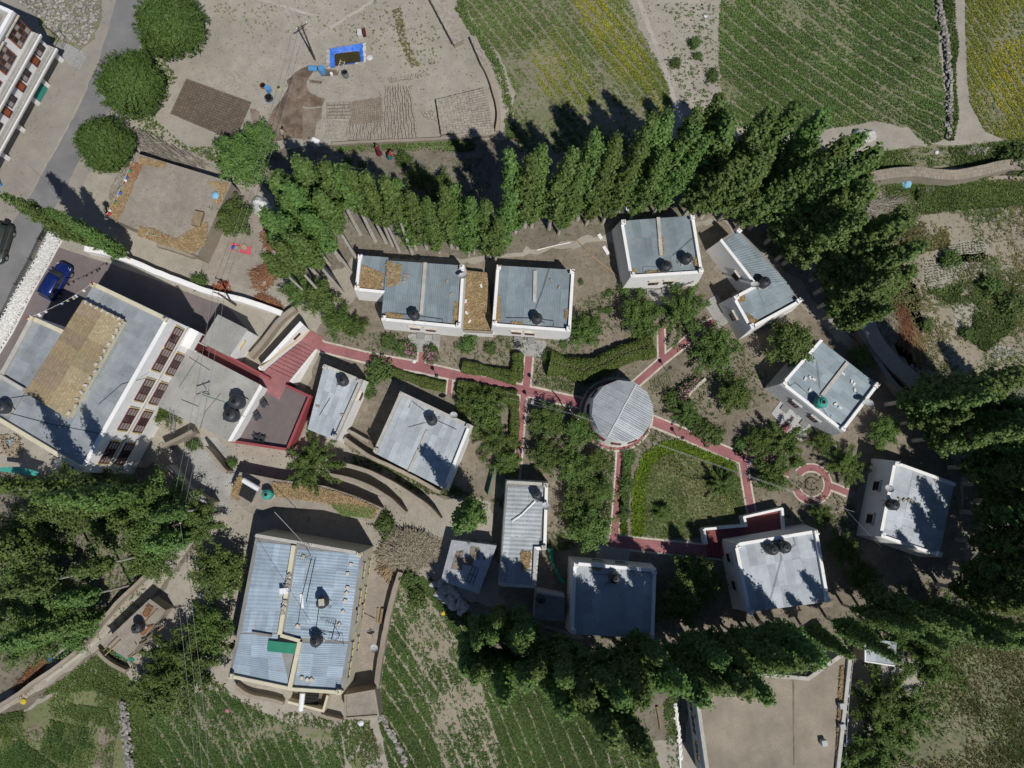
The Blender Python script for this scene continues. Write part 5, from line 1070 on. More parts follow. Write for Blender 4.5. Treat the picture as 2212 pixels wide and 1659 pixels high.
def put(protos, k, x, y, r, rm, label, group, z=2.2, zs=1.0):
    p = S(x, y, z); s = r / PXM * (80 - z) / 80 / rm
    place(protos[k % len(protos)], (p.x, p.y, 0), random.uniform(0, 6.28), (s, s, s * zs), label, group)
GT = 'garden trees among the cottages'
for k, (x, y, r, pr, lab) in enumerate([
    (1268, 712, 44, APP, 'fruit tree against the right wall of the straw shed cottage'), (1382, 680, 52, APP, 'leafy tree left of the fork under the upper middle cottage'),
    (1478, 672, 58, STAR, 'feathery tree over the forked path below the upper middle cottage'), (1548, 752, 56, APP, 'tree right of the forked path below the L shaped cottage'),
    (1592, 852, 46, APP, 'tree over the bare furrowed bed'), (1490, 893, 32, STAR, 'small feathery tree by the pink blossoms near the round hall'),
    (1706, 746, 54, GREEN, 'broad tree overhanging the roof of the stone faced cottage'), (1188, 905, 44, APP, 'upper left tree of the thicket beside the round hall'),
    (1252, 930, 48, APP, 'middle tree of the thicket left of the round hall'), (1178, 985, 42, APP, 'left tree of the thicket above the narrow cottage'), (1240, 1012, 44, APP, 'lower tree of the thicket above the narrow cottage'),
    (1292, 995, 34, APP, 'tree of the thicket nearest the path below the hall'), (1250, 1090, 44, APP, 'tree right of the narrow tin cottage'), (1275, 1140, 46, GREEN, 'tree at the lower end right of the narrow cottage'), (1300, 1060, 36, APP, 'small tree beside the path below the hall'),
    (1052, 882, 46, APP, 'dark tree left of the thin red path'), (1072, 948, 46, STAR, 'feathery tree at the right corner of the tree shadowed tin cottage'), (1095, 1000, 36, APP, 'small tree above the narrow tin cottage'), (1010, 870, 34, APP, 'tree behind the upper corner of the tree shadowed cottage'),
    (672, 1000, 60, STAR, 'spiky tree below the red edged terrace'), (1697, 955, 52, STAR, 'tree left of the stone faced cottage porch'), (1790, 952, 26, APP, 'yellowish small tree below the stone faced cottage'), (1836, 1006, 42, STAR, 'tree between ring path and far right cottage'),
    (1676, 1030, 44, APP, 'tree between the right junction and the ring path'), (1640, 950, 30, APP, 'little tree above the right path junction'), (1570, 1048, 34, STAR, 'sparse tree at the right edge of the lawn'), (1440, 1108, 22, APP, 'small round tree on the lower lawn'),
    (1788, 1112, 28, APP, 'small tree left of the far right cottage'), (1500, 1250, 60, APP, 'tree shaded between the two lowest cottages'), (1470, 1300, 50, GREEN, 'darkest tree right of the square shaded cottage'), (1830, 1190, 40, APP, 'tree in the gap below the far right cottage'), (1870, 1250, 44, APP, 'tree under the lower corner of the far right cottage'),
    (725, 690, 42, APP, 'bushy tree above the top of the red stairs'), (690, 640, 40, GREEN, 'tree among the leaning trunks above the red stairs'), (760, 700, 30, APP, 'small tree by the start of the main path'), (640, 628, 34, GREEN, 'small tree over the end of the white boundary wall'),
    (345, 885, 38, APP, 'tree climbing the lower corner of the grey flat roof'), (500, 465, 52, APP, 'tree overhanging the right corner of the adobe house'), (530, 355, 62, GREEN, 'broad tree at the left end of the poplars'), (560, 300, 40, GREEN, 'tree at the brick yard corner'), (480, 1235, 64, APP, 'dark tree left of the cream house'), (405, 1430, 84, STAR, 'big dark tree over the mud hut in the lane'), (455, 1360, 60, APP, 'dark tree hugging the left wall of the cream house'), (340, 1500, 50, GREEN, 'low tree above the dark furrowed field'),
    (950, 400, 46, APP, 'low tree in the shade right of the bare trunks'), (900, 380, 34, APP, 'low bush tree below the two gardeners'), (1920, 930, 40, APP, 'dark tree right of the stone faced cottage'), (1870, 770, 34, APP, 'tree by the shaded mud walls')]):
    put(pr, k, x, y, r * (.9 if pr is APP else 1), {id(APP): 2.5, id(STAR): 2.6, id(GREEN): 3.1}[id(pr)], lab, GT, z=2.4)
for k, (x, y, r, lab) in enumerate([(2010, 1432, 66, 'large pale willow below the right hand poplars'), (2010, 1370, 60, 'willow at the edge of the dry grass'), (1900, 1520, 66, 'willow right of the tan roof'), (1960, 1540, 60, 'willow leaning over the dry grass'), (1905, 1600, 70, 'lowest willow right of the tan roof'), (1850, 1660, 60, 'willow cut by the bottom edge'), (2070, 1350, 50, 'small willow in the dry grass')]):
    put(STAR, k, x, y, r, 2.7, lab, 'willows beside the tan roofed house', z=3.0, zs=1.3)
for k, (x, y, r, lab) in enumerate([(432, 612, 20, 'round shrub against the white boundary wall'), (1316, 633, 9, 'small shrub on bare ground left of the upper middle cottage'), (1300, 670, 9, 'left one of two little cabbages of green below the bare ground'), (1314, 671, 9, 'right one of two little round shrubs below the bare ground'), (1256, 608, 7, 'tiny bush right of the straw shed cottage'), (1218, 745, 12, 'bush at the porch right of the straw shed cottage'), (1185, 770, 16, 'bush by the lower porch corner'),
     (1350, 625, 16, 'bush at the lower left corner of the upper middle cottage'), (1385, 632, 15, 'bush by the twig shadowed porch'), (1020, 600, 14, 'leafy bush between two tin cottages at the top'), (870, 750, 18, 'flower bush right of the left cottage porch'), (935, 760, 18, 'bush left of the cottage porch path'), (840, 740, 18, 'bush left of the left cottage porch'), (1010, 745, 22, 'bush below the straw shed'), (1060, 755, 16, 'bush beside the straw shed cottage door'),
     (820, 805, 30, 'broad bush below the start of the main path'), (790, 835, 20, 'vine bush at the small narrow cottage'), (800, 850, 14, 'low vine beside the narrow cottage'), (1455, 860, 22, 'green bush by the seedling bed'), (1520, 930, 28, 'low green bush along the slanting path'), (1545, 945, 24, 'low bush further down the slanting path'), (1500, 915, 20, 'low bush above the slanting path'), (1600, 960, 18, 'bush beside the right path junction'),
     (1720, 1000, 16, 'bush inside the ring path edge'), (1360, 990, 18, 'bush left of the lawn leaves'), (1352, 1050, 20, 'shrub between lower path and lawn leaves'), (1350, 1110, 16, 'shrub lower between path and lawn leaves'), (1020, 1180, 14, 'bush beside the plastic sheeted shed'), (830, 1130, 28, 'pale feathery bush at the straw stable end'), (880, 1250, 26, 'green bush at the top of the potato field'), (900, 1290, 22, 'bush on the potato field edge'), (1060, 1180, 10, 'weed bush by the narrow cottage'),
     (1660, 1300, 20, 'yellow bush below the leaf shadowed cottage'), (1570, 300, 14, 'shrub at the furrowed field corner'), (1540, 165, 17, 'dark shrub on the sandy strip'), (1500, 95, 18, 'yellow green shrub on the sandy strip'), (1460, 135, 14, 'small shrub on the sandy strip'), (1510, 120, 12, 'straggling shrub on the sandy strip'), (2030, 60, 9, 'dark bush by the stone wall'), (1985, 128, 9, 'round bush at the yellow field edge'), (750, 345, 12, 'shrub in the gardeners plot'), (780, 355, 11, 'leafy shrub under the gardeners'), (870, 345, 20, 'bright shrub right of the gardeners'), (2180, 660, 30, 'yellow bush mass in the right plots'), (2140, 620, 28, 'green bush mass in the right plots'), (2050, 560, 24, 'bush above the pale plot edge'), (2090, 720, 20, 'bush in the right hand weeds'), (2000, 700, 18, 'bush beside the dry red stalks'), (2190, 350, 40, 'dark shrub mass at the curved wall end'), (2120, 375, 20, 'shrub above the curved wall'), (1990, 420, 16, 'shrub under the curved wall'),
     (500, 1000, 14, 'bush in the concrete yard ditch'), (420, 960, 16, 'green bush beside the ditch'), (560, 1070, 12, 'tuft on the straw stable roof edge')]):
    put(BUSH, k, x, y, r, .85, lab, 'garden shrubs', z=.4)
for k, (x, y, r, sc, lab) in enumerate([(120, 1085, 72, 1.0, 'canopy tree at the top left of the grove'), (215, 1095, 78, 1.1, 'canopy tree below the scrap heap side of the grove'), (320, 1100, 72, 1.0, 'canopy tree at the upper right of the grove'), (392, 1140, 52, .9, 'canopy tree where grove meets the lane wall'), (40, 1170, 78, 1.1, 'canopy tree cut by the left edge in the grove'), (290, 1205, 55, .9, 'small canopy tree beside the middle of the lane wall'), (40, 1290, 78, 1.0, 'canopy tree at the left edge level with the lane hut'),
        (30, 1385, 62, .9, 'lowest canopy tree at the left edge'), (110, 1370, 52, .9, 'canopy tree above the blue scraps')]):
    put(BIG, k, x, y, r, 3.9, lab, 'broad canopy trees of the grove', z=6.0, zs=sc)
# hedges
def hedge(label, pts, w, h, n, mat='leaf_hedge', name='hedge'):
    P = smooth_line(SS(pts), 2); c = P[len(P) // 2]; t = thing(name, label, 'hedge', (c.x, c.y, 0), 'hedges along the paths')
    seg = np.array([(p.x, p.y) for p in P]); i = rng.integers(0, len(seg) - 1, n); f = rng.random(n)[:, None]
    q = seg[i] + (seg[i + 1] - seg[i]) * f; d = seg[i + 1] - seg[i]; d /= np.linalg.norm(d, axis=1, keepdims=True); nn = np.stack([-d[:, 1], d[:, 0]], 1)
    th = rng.uniform(0, math.pi, n); rr = (.75 + .3 * rng.random(n) ** .5) * (1 + .15 * fbm(q[:, 0], q[:, 1], 1.3))
    lat = np.sign(np.cos(th)) * np.abs(np.cos(th)) ** .6 * w / 2 * rr; z = np.sin(th) ** .6 * h * rr
    C = np.concatenate([q + nn * lat[:, None], z[:, None]], 1); N3 = np.concatenate([nn * np.cos(th)[:, None], np.sin(th)[:, None]], 1) + rng.normal(0, .5, (n, 3))
    Vs, Fs = leaf_quads(C - np.array(root_loc(t)), N3, .17, .1); link('foliage', np_mesh('foliage', Vs, Fs), mat, t)
    obj('stems', ribbon(P, w * .3, -w * .3, 0, h * .75), 'bark_dark', t)
hedge('rounded hedge between the main path and the bush below the straw shed', T(1, 1, (1340, 720), (1430, 735), (1560, 765), (1690, 795)), 1.2, 1.1, 7000)
hedge('upright hedge beside the path to the straw shed cottage', T(2, 1, (35, 640), (40, 700), (20, 810)), 1.2, 1.1, 5000)
hedge('long curved hedge sweeping from the porch towards the fork', T(2, 1, (240, 700), (340, 720), (470, 750), (570, 720), (690, 650), (820, 610), (900, 585)), 2.2, 1.5, 20000)
hedge('clipped hedge below the main path left of the thin path', T(1, 1, (1310, 850), (1450, 880), (1600, 905), (1680, 925)), 1.5, 1.0, 8000)
hedge('low hedge along the lower edge of the main path', T(1, 1, (880, 750), (1000, 790), (1120, 830), (1230, 850)), 1.0, .7, 5000)
hedge('hedge between the thicket and the thin red path', T(2, 1, (10, 920), (20, 1100), (0, 1250)), 1.0, .9, 5000)
hedge('shrubby border along the right side of the lower path', T(2, 1, (740, 1340), (735, 1500), (725, 1640)), .9, .6, 4000, 'leaf_bush')
# pink blossom
def blossom(label, pts, n):
    P = scatter(pts, n); c = P.mean(0); t = thing('rose_bush', label, 'shrub', (c[0], c[1], 0), 'pink flowering bushes'); P[:, 2] = rng.uniform(.2, 1.0, len(P)); P -= np.array([c[0], c[1], 0])
    Vs, Fs = leaf_quads(np.repeat(P, 6, 0) + rng.normal(0, .15, (len(P) * 6, 3)), rng.normal(0, .6, (len(P) * 6, 3)) + np.array([0, 0, .6]), .16, .1); link('foliage', np_mesh('foliage', Vs, Fs), 'leaf_bush', t)
    Q = P[::2].copy(); Q[:, 2] += .15; Vs, Fs = leaf_quads(np.repeat(Q, 3, 0) + rng.normal(0, .05, (len(Q) * 3, 3)), rng.normal(0, .5, (len(Q) * 3, 3)) + np.array([0, 0, 1]), .13, .12); link('blossom', np_mesh('blossom', Vs, Fs), 'petal_pink', t)
blossom('pink rose bush left of the first cottage porch path', T(1, 1, (985, 560), (1040, 590), (1035, 650), (960, 640)), 150)
blossom('pink rose bush right of the first cottage porch path', T(1, 1, (1100, 600), (1150, 600), (1185, 660), (1130, 715), (1100, 680)), 150)
blossom('strip of pink blossoms between path and bare bed right of the hall', T(2, 1, (1060, 950), (1070, 860), (1180, 800), (1220, 790), (1130, 900), (1080, 990)), 300)
blossom('pink blossoms over the dappled right junction', T(2, 1, (1560, 1360), (1640, 1250), (1720, 1200), (1740, 1290), (1640, 1420)), 140)
# ------------------------------------------------------------------ brick yard
def brick_mesh(sx, sy, sz):
    b = .008; m = MB()
    lo = [V((x * sx / 2, y * sy / 2, 0)) for x, y in ((-1, -1), (1, -1), (1, 1), (-1, 1))]; mid = [V((p.x, p.y, sz - b)) for p in lo]; hi = [V((p.x * .95, p.y * .92, sz)) for p in lo]
    m.prism(lo, mid, top=False); m.prism(mid, hi); me = bpy.data.meshes.new('brick'); me.from_pydata([tuple(p) for p in m.v], [], m.f); me.update(); return me
def field_of_bricks(name, label, spots, size, mat, limit=290):
    """spots: list of (Vector, rz)"""
    c = sum((s[0] for s in spots), V((0, 0, 0))) / len(spots); c.z = 0
    t = thing(name, label, 'bricks', c); me = brick_mesh(*size); me.materials.append(MATS[mat])
    idx = list(range(len(spots))); random.Random(3).shuffle(idx); big = set(idx[:limit]) if len(spots) > limit else set(idx)
    rest = MB(); base = [v.co.copy() for v in me.vertices]; fs = [tuple(p.vertices) for p in me.polygons]
    for i, (p, rz) in enumerate(spots):
        if i in big:
            o = bpy.data.objects.new('brick', me); COL.objects.link(o); o.parent = t; o.location = p - c; o.rotation_euler = (random.uniform(-.02, .02), random.uniform(-.02, .02), rz)
        else:
            r = Matrix.Rotation(rz, 3, 'Z'); rest.add([p + r @ q for q in base], fs)
    if rest.v: obj('more_bricks', rest, mat, t)['kind'] = 'stuff'
    return t
def grid_spots(q, nu, nv, z, jit=.012, rzj=.03, wave=0):
    q = SS(q); out = []
    e = (q[1] - q[0]); rz = math.atan2(e.y, e.x)
    for j in range(nv):
        for i in range(nu):
            p = bil(q, (i + .5) / nu, (j + .5) / nv); p = p + V((random.uniform(-jit, jit), random.uniform(-jit, jit), z))
            if wave: p += e.normalized() * (wave * math.sin(j * .55 + i * 1.7) + wave * .6 * math.sin(j * .23 + i))
            out.append((p, rz + random.uniform(-rzj, rzj)))
    return out
FQ = T(0, 0, (1210, 512), (1632, 664), (1522, 918), (1105, 738))
w = (SS(FQ)[1] - SS(FQ)[0]).length / 22; d = (SS(FQ)[3] - SS(FQ)[0]).length / 16
field_of_bricks('drying_bricks', 'neat dark block of freshly moulded mud bricks near the willows', grid_spots(FQ, 22, 16, .016), (w * .90, d * .90, .13), 'brick_dark')
FQ = T(1, 0, (625, 660), (815, 630), (825, 790), (600, 810))
field_of_bricks('drying_bricks', 'damp mud bricks laid flat in the middle of the yard', grid_spots(FQ, 16, 10, .016, .02, .05), (.2, .24, .10), 'brick_damp')
FQ = T(1, 0, (455, 780), (600, 790), (575, 905), (445, 900))
field_of_bricks('drying_bricks', 'pale bricks laid flat at the lower left of the yard rows', grid_spots(FQ, 13, 11, .016, .02, .05), (.17, .20, .09), 'brick_dry')
FQ = T(1, 0, (460, 670), (615, 662), (615, 775), (460, 775))
sp = [s for s in grid_spots(FQ, 15, 5, .016, .02, .08)]
field_of_bricks('drying_bricks', 'short rows of bricks stood up beside the wet mud', sp, (.155, .24, .24), 'brick_dry')
FQ = T(1, 0, (835, 565), (1005, 565), (1058, 912), (835, 912))
field_of_bricks('standing_bricks', 'wavy columns of bricks standing on edge in the yard centre', grid_spots(FQ, 10, 34, .016, .03, .25, .05), (.17, .165, .28), 'brick_dry')
FQ = T(1, 0, (585, 815), (830, 800), (835, 912), (590, 912))
field_of_bricks('standing_bricks', 'shorter wavy columns of bricks standing left of centre', grid_spots(FQ, 11, 13, .016, .03, .25, .05), (.19, .15, .28), 'brick_dry')
FQ = T(1, 0, (860, 515), (1060, 480), (1085, 500), (870, 540))
field_of_bricks('loose_bricks', 'loose line of bricks above the wavy columns', grid_spots(FQ, 14, 2, .016, .08, .7), (.18, .28, .2), 'brick_dry')
FQ = T(1, 0, (1070, 740), (1150, 700), (1185, 800), (1090, 760))
field_of_bricks('loose_bricks', 'few loose bricks left of the large brick stack', grid_spots(FQ, 4, 3, .016, .1, .7), (.18, .28, .2), 'brick_dry')
def brick_stack(label, q, nu, nv, h):
    P = SS(q, h); c = sum(P, V()) / 4; t = thing('brick_stack', label, 'brick stack', (c.x, c.y, 0), 'stacks of dry bricks')
    obj('core', MB().prism([V((p.x, p.y, 0)) for p in offset_poly(P, -.02)], [V((p.x, p.y, h - .12)) for p in offset_poly(P, -.02)]), 'brick_dry', t)
    e = P[1] - P[0]; f = P[3] - P[0]; me = brick_mesh(e.length / nu * .985, f.length / nv * .975, .12); me.materials.append(MATS['brick_dry'])
    for j in range(nv):
        for i in range(nu):
            p = bil(P, (i + .5) / nu, (j + .5) / nv); o = bpy.data.objects.new('brick', me); COL.objects.link(o); o.parent = t
            o.location = V((p.x + random.uniform(-.02, .02), p.y + random.uniform(-.02, .02), h - .115 + random.uniform(-.02, .02))) - t.location; o.rotation_euler = (0, 0, math.atan2(e.y, e.x) + random.uniform(-.03, .03))
brick_stack('large flat stack of dry bricks in the yard corner', T(1, 0, (1165, 645), (1485, 565), (1545, 845), (1200, 868)), 17, 17, .7)
brick_stack('low brick stack along the lower yard edge', T(1, 0, (1200, 880), (1395, 850), (1400, 895), (1205, 905)), 12, 2, .5)
brick_stack('low brick stack at the lower right yard corner', T(1, 0, (1395, 828), (1525, 810), (1545, 862), (1400, 890)), 8, 3, .6)
brick_stack('long narrow brick stack along the upper yard edge', T(1, 0, (1115, -30), (1210, -30), (1345, 255), (1285, 285)), 5, 26, .9)
brick_stack('short narrow brick stack by the grass strip', T(1, 0, (1385, 238), (1425, 232), (1500, 400), (1465, 425)), 3, 14, .8)
# pit lined with tarpaulin
pit = thing('tarpaulin_pond', 'blue tarpaulin lined pond of murky water in the brick yard', 'pond', S(*T1(1, 0, 585, 370)))
def ringq(q0, q1, z0, z1, n=9, jit=.05):
    A, B = [], []
    for k in range(4):
        for j in range(n):
            a = q0[k].lerp(q0[(k + 1) % 4], j / n); b = q1[k].lerp(q1[(k + 1) % 4], j / n)
            A.append(V((a.x + random.uniform(-jit, jit), a.y + random.uniform(-jit, jit), z0 + random.uniform(0, jit * .6)))); B.append(V((b.x + random.uniform(-jit, jit), b.y + random.uniform(-jit, jit), z1 + random.uniform(0, jit * .6))))
    m = len(A); return MB().add(A + B, [(i, (i + 1) % m, m + (i + 1) % m, m + i) for i in range(m)])
oq = SS(T(1, 0, (455, 318), (712, 272), (712, 405), (462, 452))); mq = SS(T(1, 0, (478, 318), (690, 282), (698, 400), (480, 440)), .3); iq = SS(T(1, 0, (508, 348), (668, 330), (682, 400), (510, 430)), .15)
obj('outer_sheet', ringq(oq, mq, .03, .32, 10, .09), 'tarp_white', pit); obj('blue_sheet', ringq(mq, iq, .34, .16, 10, .05), 'tarp_blue', pit); obj('water', MB().poly([V((p.x, p.y, .15)) for p in [q for k in range(4) for q in (iq[k].lerp(iq[k - 1], .08), iq[k].lerp(iq[(k + 1) % 4], .08))]]), 'pond_water', pit)
obj('fold', ringq([p.lerp(q, .5) for p, q in zip(mq, iq)], [p.lerp(q, .55) for p, q in zip(mq, iq)], .31, .29, 10, .04), 'tarp_blue', pit)
def ladder(label, a, b, za, zb, w=.45, n=8, mat='metal_grey'):
    p, q = S(*a, za), S(*b, zb); e = (q - p); s = V((-e.y, e.x, 0)).normalized() * w / 2; t = thing('ladder', label, 'ladder', (p.x, p.y, 0), 'ladders')
    for sg in (-1, 1): obj('rail', MB().tube([p + s * sg, q + s * sg], .035, 5), mat, t)
    for k in range(n): c = p.lerp(q, (k + .5) / n); obj('rung', MB().tube([c - s, c + s], .022, 5), mat, t)
ladder('pale wooden ladder dipping into the tarpaulin pond', T1(1, 0, 538, 470), T1(1, 0, 562, 392), .1, .5, .5, 5, 'tan' if False else 'kerb')
ladder('aluminium ladder leaning on the grey flat roof', T1(0, 1, 1118, 1160), T1(0, 1, 1112, 1000), .1, 3.5, .45, 11)
ladder('long ladder lying in shade beside the square cottage', T1(2, 2, 350, 720), T1(2, 2, 368, 530), .1, 2.6, .4, 12, 'concrete_dark')
def barrel(label, x, y, mat, r=.3, h=.9, lying=None, open_top=False, z=0):
    p = S(x, y, z); t = thing('barrel', label, 'barrel', p, 'barrels in the brick yard')
    prof = [(r * .92, 0), (r, .06 * h), (r, .3 * h), (r * 1.04, .33 * h), (r, .36 * h), (r, .63 * h), (r * 1.04, .66 * h), (r, .69 * h), (r, .94 * h), (r * .93, h)]
    m = MB().lathe(prof, (0, 0, 0), 14, not open_top, True); l = MB().lathe([(r * .8, h - .12 if open_top else h), (r * .8, h - .1 if open_top else h + .02)], (0, 0, 0), 14)
    if lying is not None:
        X = Matrix.Translation((0, 0, r)) @ Matrix.Rotation(lying, 4, 'Z') @ Matrix.Rotation(R(90), 4, 'Y'); m.xf(X); l.xf(X)
    for q in (m, l): q.v = [v + p for v in q.v]
    obj('shell', m, mat, t, False); obj('lid', l, 'hole_black' if open_top else mat, t)  # in open barrels this black disc paints the dark inside
barrel('blue barrel lying on wet mud left of the pond', 668, 150, 'blue_plastic', lying=R(-5)); barrel('upright blue barrel on wet mud below the pond', 698, 157, 'blue_plastic', .36, 1.0)
barrel('grey open barrel under the pond ladder', 748, 165, 'grey_plastic', .32, .95, open_top=True); barrel('blue barrel left of the large wet mud patch', 582, 197, 'blue_plastic', .3, .9)
barrel('rusty tub beside the left blue barrel', 569, 187, 'rust_plastic', .32, .35, open_top=True); barrel('wide black basin on a pale slab', 582, 214, 'black_plastic', .45, .4, open_top=True)
barrel('small lime green bucket by the mud', 603, 191, 'lime_plastic', .2, .3, open_top=True); barrel('small white canister under the blue barrel', 717, 162, 'white_plastic', .16, .4)
barrel('red pail by the adobe house wall', 449, 521, 'cloth_red', .2, .35); 
p = S(*T1(1, 0, 85, 650)); tag(obj('slab', MB().box((p.x, p.y, .05), (1.3, .9, .1), .15), 'concrete'), 'pale slab under the black basin', 'slab')
bx = thing('crate_pile', 'white sack and dark red box beside the pond corner', 'crate', S(*T1(1, 0, 688, 228)))
q = S(*T1(1, 0, 678, 228)); obj('sack', MB().box((q.x, q.y, .3), (.55, .7, .6), .1), 'tarp_white', bx); q = S(*T1(1, 0, 702, 222)); obj('box', MB().box((q.x, q.y, .3), (.4, .7, .6), .15), 'red_wood', bx)
for k, (x, y, s) in enumerate([(736, 372, .35), (1272, 208, .3), (1385, 150, .25)]):
    p = S(*T1(1, 0, x, y)); tag(obj('rag', MB().lathe([(s, 0), (s * .8, .06), (s * .3, .12)], p, 7), 'tarp_white'), ['white rag right of the pond', 'white scrap on the narrow brick stack', 'pale scrap beside the grass strip'][k], 'rag')
# small pale stones spread near the dark bricks
def stone_mesh(seed, lo=False):
    bm = bmesh.new(); bmesh.ops.create_icosphere(bm, subdivisions=1 if lo else 2, radius=1); r = np.random.default_rng(seed)
    d = r.normal(size=(5, 3))
    for v in bm.verts:
        k = 1 + .22 * sum(math.sin(3 * (v.co.x * q[0] + v.co.y * q[1] + v.co.z * q[2])) for q in d) / 2; v.co *= k; v.co.z = v.co.z * .7 + .45
    me = bpy.data.meshes.new('stone'); bm.to_mesh(me); bm.free(); me.materials.append(MATS['stone']); return me
STONES = [stone_mesh(k, True) for k in range(5)]
def stone_set(name, label, P, sizes, cat='stones', limit=290, group=None, mat=None, zoff=0):
    c = P.mean(0); t = thing(name, label, cat, (c[0], c[1], 0), group); sv = []; sf = []; o = 0
    ms = STONES
    if mat: ms = [m.copy() for m in STONES]; [(m.materials.clear(), m.materials.append(MATS[mat])) for m in ms]
    for i in range(len(P)):
        s = sizes[i]
        if i < limit:
            q = bpy.data.objects.new('stone', ms[i % 5]); COL.objects.link(q); q.parent = t; q.location = (P[i][0] - c[0], P[i][1] - c[1], P[i][2] - s * .1 + zoff); q.scale = (s, s * random.uniform(.6, 1), s * random.uniform(.5, .9)); q.rotation_euler = (0, 0, random.uniform(0, 6.28))
        else:
            m = STONES[i % 5]; vs = np.array([v.co for v in m.vertices]) * s; vs[:, :2] = vs[:, :2] @ np.array([[math.cos(i), -math.sin(i)], [math.sin(i), math.cos(i)]]); sv.append(vs + P[i] - np.array([c[0], c[1], 0])); sf.append(np.array([tuple(p.vertices) for p in m.polygons]) + o); o += len(vs)
    if sv: x = link('more_stones', np_mesh('more_stones', np.concatenate(sv), np.concatenate(sf)), mat or 'stone', t); x['kind'] = 'stuff'
    return t
P = scatter(T(0, 0, (110, 0), (640, 0), (650, 90), (600, 230), (540, 300), (380, 250), (250, 110)), 650); stone_set('rubble', 'field of broken grey stones behind the balconied hotel', P, rng.uniform(.08, .26, len(P)) ** 1.0)
P = scatter(T(0, 0, (1440, 470), (1600, 450), (1600, 570), (1460, 560)), 90); stone_set('scattered_stones', 'small pale stones laid out above the dark bricks', P, rng.uniform(.06, .11, len(P)), mat='brick_dry')
P = scatter(T(3, 0, (1270, 975), (1330, 950), (1480, 970), (1420, 1000), (1300, 1005)), 140); stone_set('stone_heap', 'heap of grey stones under the yellow field', P, rng.uniform(.12, .3, len(P)))
P = scatter(T(3, 0, (340, 1030), (480, 990), (640, 1010), (620, 1060), (480, 1070)), 110); stone_set('stone_heap', 'stones spilled at the poplar foot beside the sandy lane', P, rng.uniform(.1, .25, len(P)))
P = scatter(T(3, 0, (960, 1205), (1080, 1205), (1085, 1245), (970, 1245)), 70); stone_set('stone_heap', 'grey rubble pile against the curved mud wall', P, rng.uniform(.1, .2, len(P)))
P = scatter(T(3, 1, (1420, 600), (1560, 570), (1590, 640), (1480, 680)), 60); stone_set('stone_heap', 'pale stones in the weeds at the right', P, rng.uniform(.1, .22, len(P)))
P = scatter(T(3, 1, (920, 700), (1010, 760), (1000, 800), (930, 760)), 40); stone_set('stone_heap', 'stones at the end of the shaded mud walls', P, rng.uniform(.1, .2, len(P)))
P = scatter(T(1, 2, (1130, 440), (1270, 480), (1370, 620), (1330, 660), (1250, 600), (1150, 520)), 60); stone_set('stone_heap', 'flat broken slabs below the plastic sheeted shed', P, rng.uniform(.2, .55, len(P)), mat='parapet_cement')
def stone_wall(label, pts, w, h, n, mat=None):
    L = smooth_line(SS(pts), 1); P = []
    seg = [(L[i + 1] - L[i]).length for i in range(len(L) - 1)]; tot = sum(seg)
    for k in range(n):
        s = random.uniform(0, tot); i = 0
        while i < len(seg) - 1 and s > seg[i]: s -= seg[i]; i += 1
        p = L[i].lerp(L[i + 1], s / seg[i]); d = (L[i + 1] - L[i]).normalized(); o = random.gauss(0, w * .3)
        P.append((p.x - d.y * o, p.y + d.x * o, max(0, h * (1 - abs(o) / w) * random.uniform(.3, 1))))
    stone_set('stone_wall', label, np.array(P), rng.uniform(.12, .26, n), 'wall', mat=mat, group='dry stone walls')
stone_wall('dry stone wall between the furrowed and yellow fields', T(3, 0, (1090, -20), (1115, 120), (1150, 250), (1160, 420), (1175, 560), (1170, 780), (1165, 900)), .55, .5, 300)
stone_wall('dry stone wall left of the dark furrowed field', T(0, 2, (810, 1230), (815, 1350), (830, 1500), (850, 1660)), .55, .5, 200)
stone_wall('low stones along the drain below the mud hut', T(1, 2, (800, 1310), (850, 1390), (920, 1500), (975, 1640)), .4, .3, 110)
stone_wall('stone edging left of the lower right path', T(2, 2, (1055, 1230), (1075, 1400), (1090, 1600)), .2, .15, 60, 'white_stone')
# ------------------------------------------------------------------ mud and boundary walls
def mud_wall(label, pts, w, h, mat='adobe', bricks=0, name='mud_wall', cat='wall', sm=2, top=None, jag=.05):
    P = SS(pts, 0); P = smooth_line(P, sm) if sm else P; P = densify(P, .6, jag, False) if jag else P; c = P[len(P) // 2]; t = thing(name, label, cat, (c.x, c.y, 0), 'boundary walls')
    obj('core', ribbon(P, w / 2, -w / 2, 0, h - (.02 if bricks else 0)), mat, t)
    if bricks:
        tot = 0; me = brick_mesh(.30, w / 3 * .92, .12); me.materials.append(MATS[mat])
        seg = [(P[i], P[i + 1]) for i in range(len(P) - 1)]; tot = sum((b - a).length for a, b in seg); nb = min(bricks // 3, int(tot / .34)); st = tot / nb; pos = 0; i = 0; acc = 0
        for k in range(nb):
            s = (k + .5) * st
            while i < len(seg) - 1 and acc + (seg[i][1] - seg[i][0]).length < s: acc += (seg[i][1] - seg[i][0]).length; i += 1
            a, b = seg[i]; d = (b - a).normalized(); p = a + d * (s - acc); rz = math.atan2(d.y, d.x)
            for r in (-1, 0, 1):
                o = bpy.data.objects.new('brick', me); COL.objects.link(o); o.parent = t; o.rotation_euler = (0, 0, rz + random.uniform(-.05, .05))
                o.location = V((p.x - d.y * r * w / 3, p.y + d.x * r * w / 3, h - .10 + random.uniform(-.012, .012))) + d * (.15 if r else 0) - t.location
                o.scale = (st / .30 * .985, 1.06, 1)
    return t
mud_wall('broad curved mud brick wall on the upper right', T(3, 0, (565, 1195), (700, 1170), (870, 1150), (1010, 1165), (1150, 1180), (1300, 1150), (1450, 1112), (1560, 1108), (1800, 1130)), 1.1, 1.8, bricks=290)
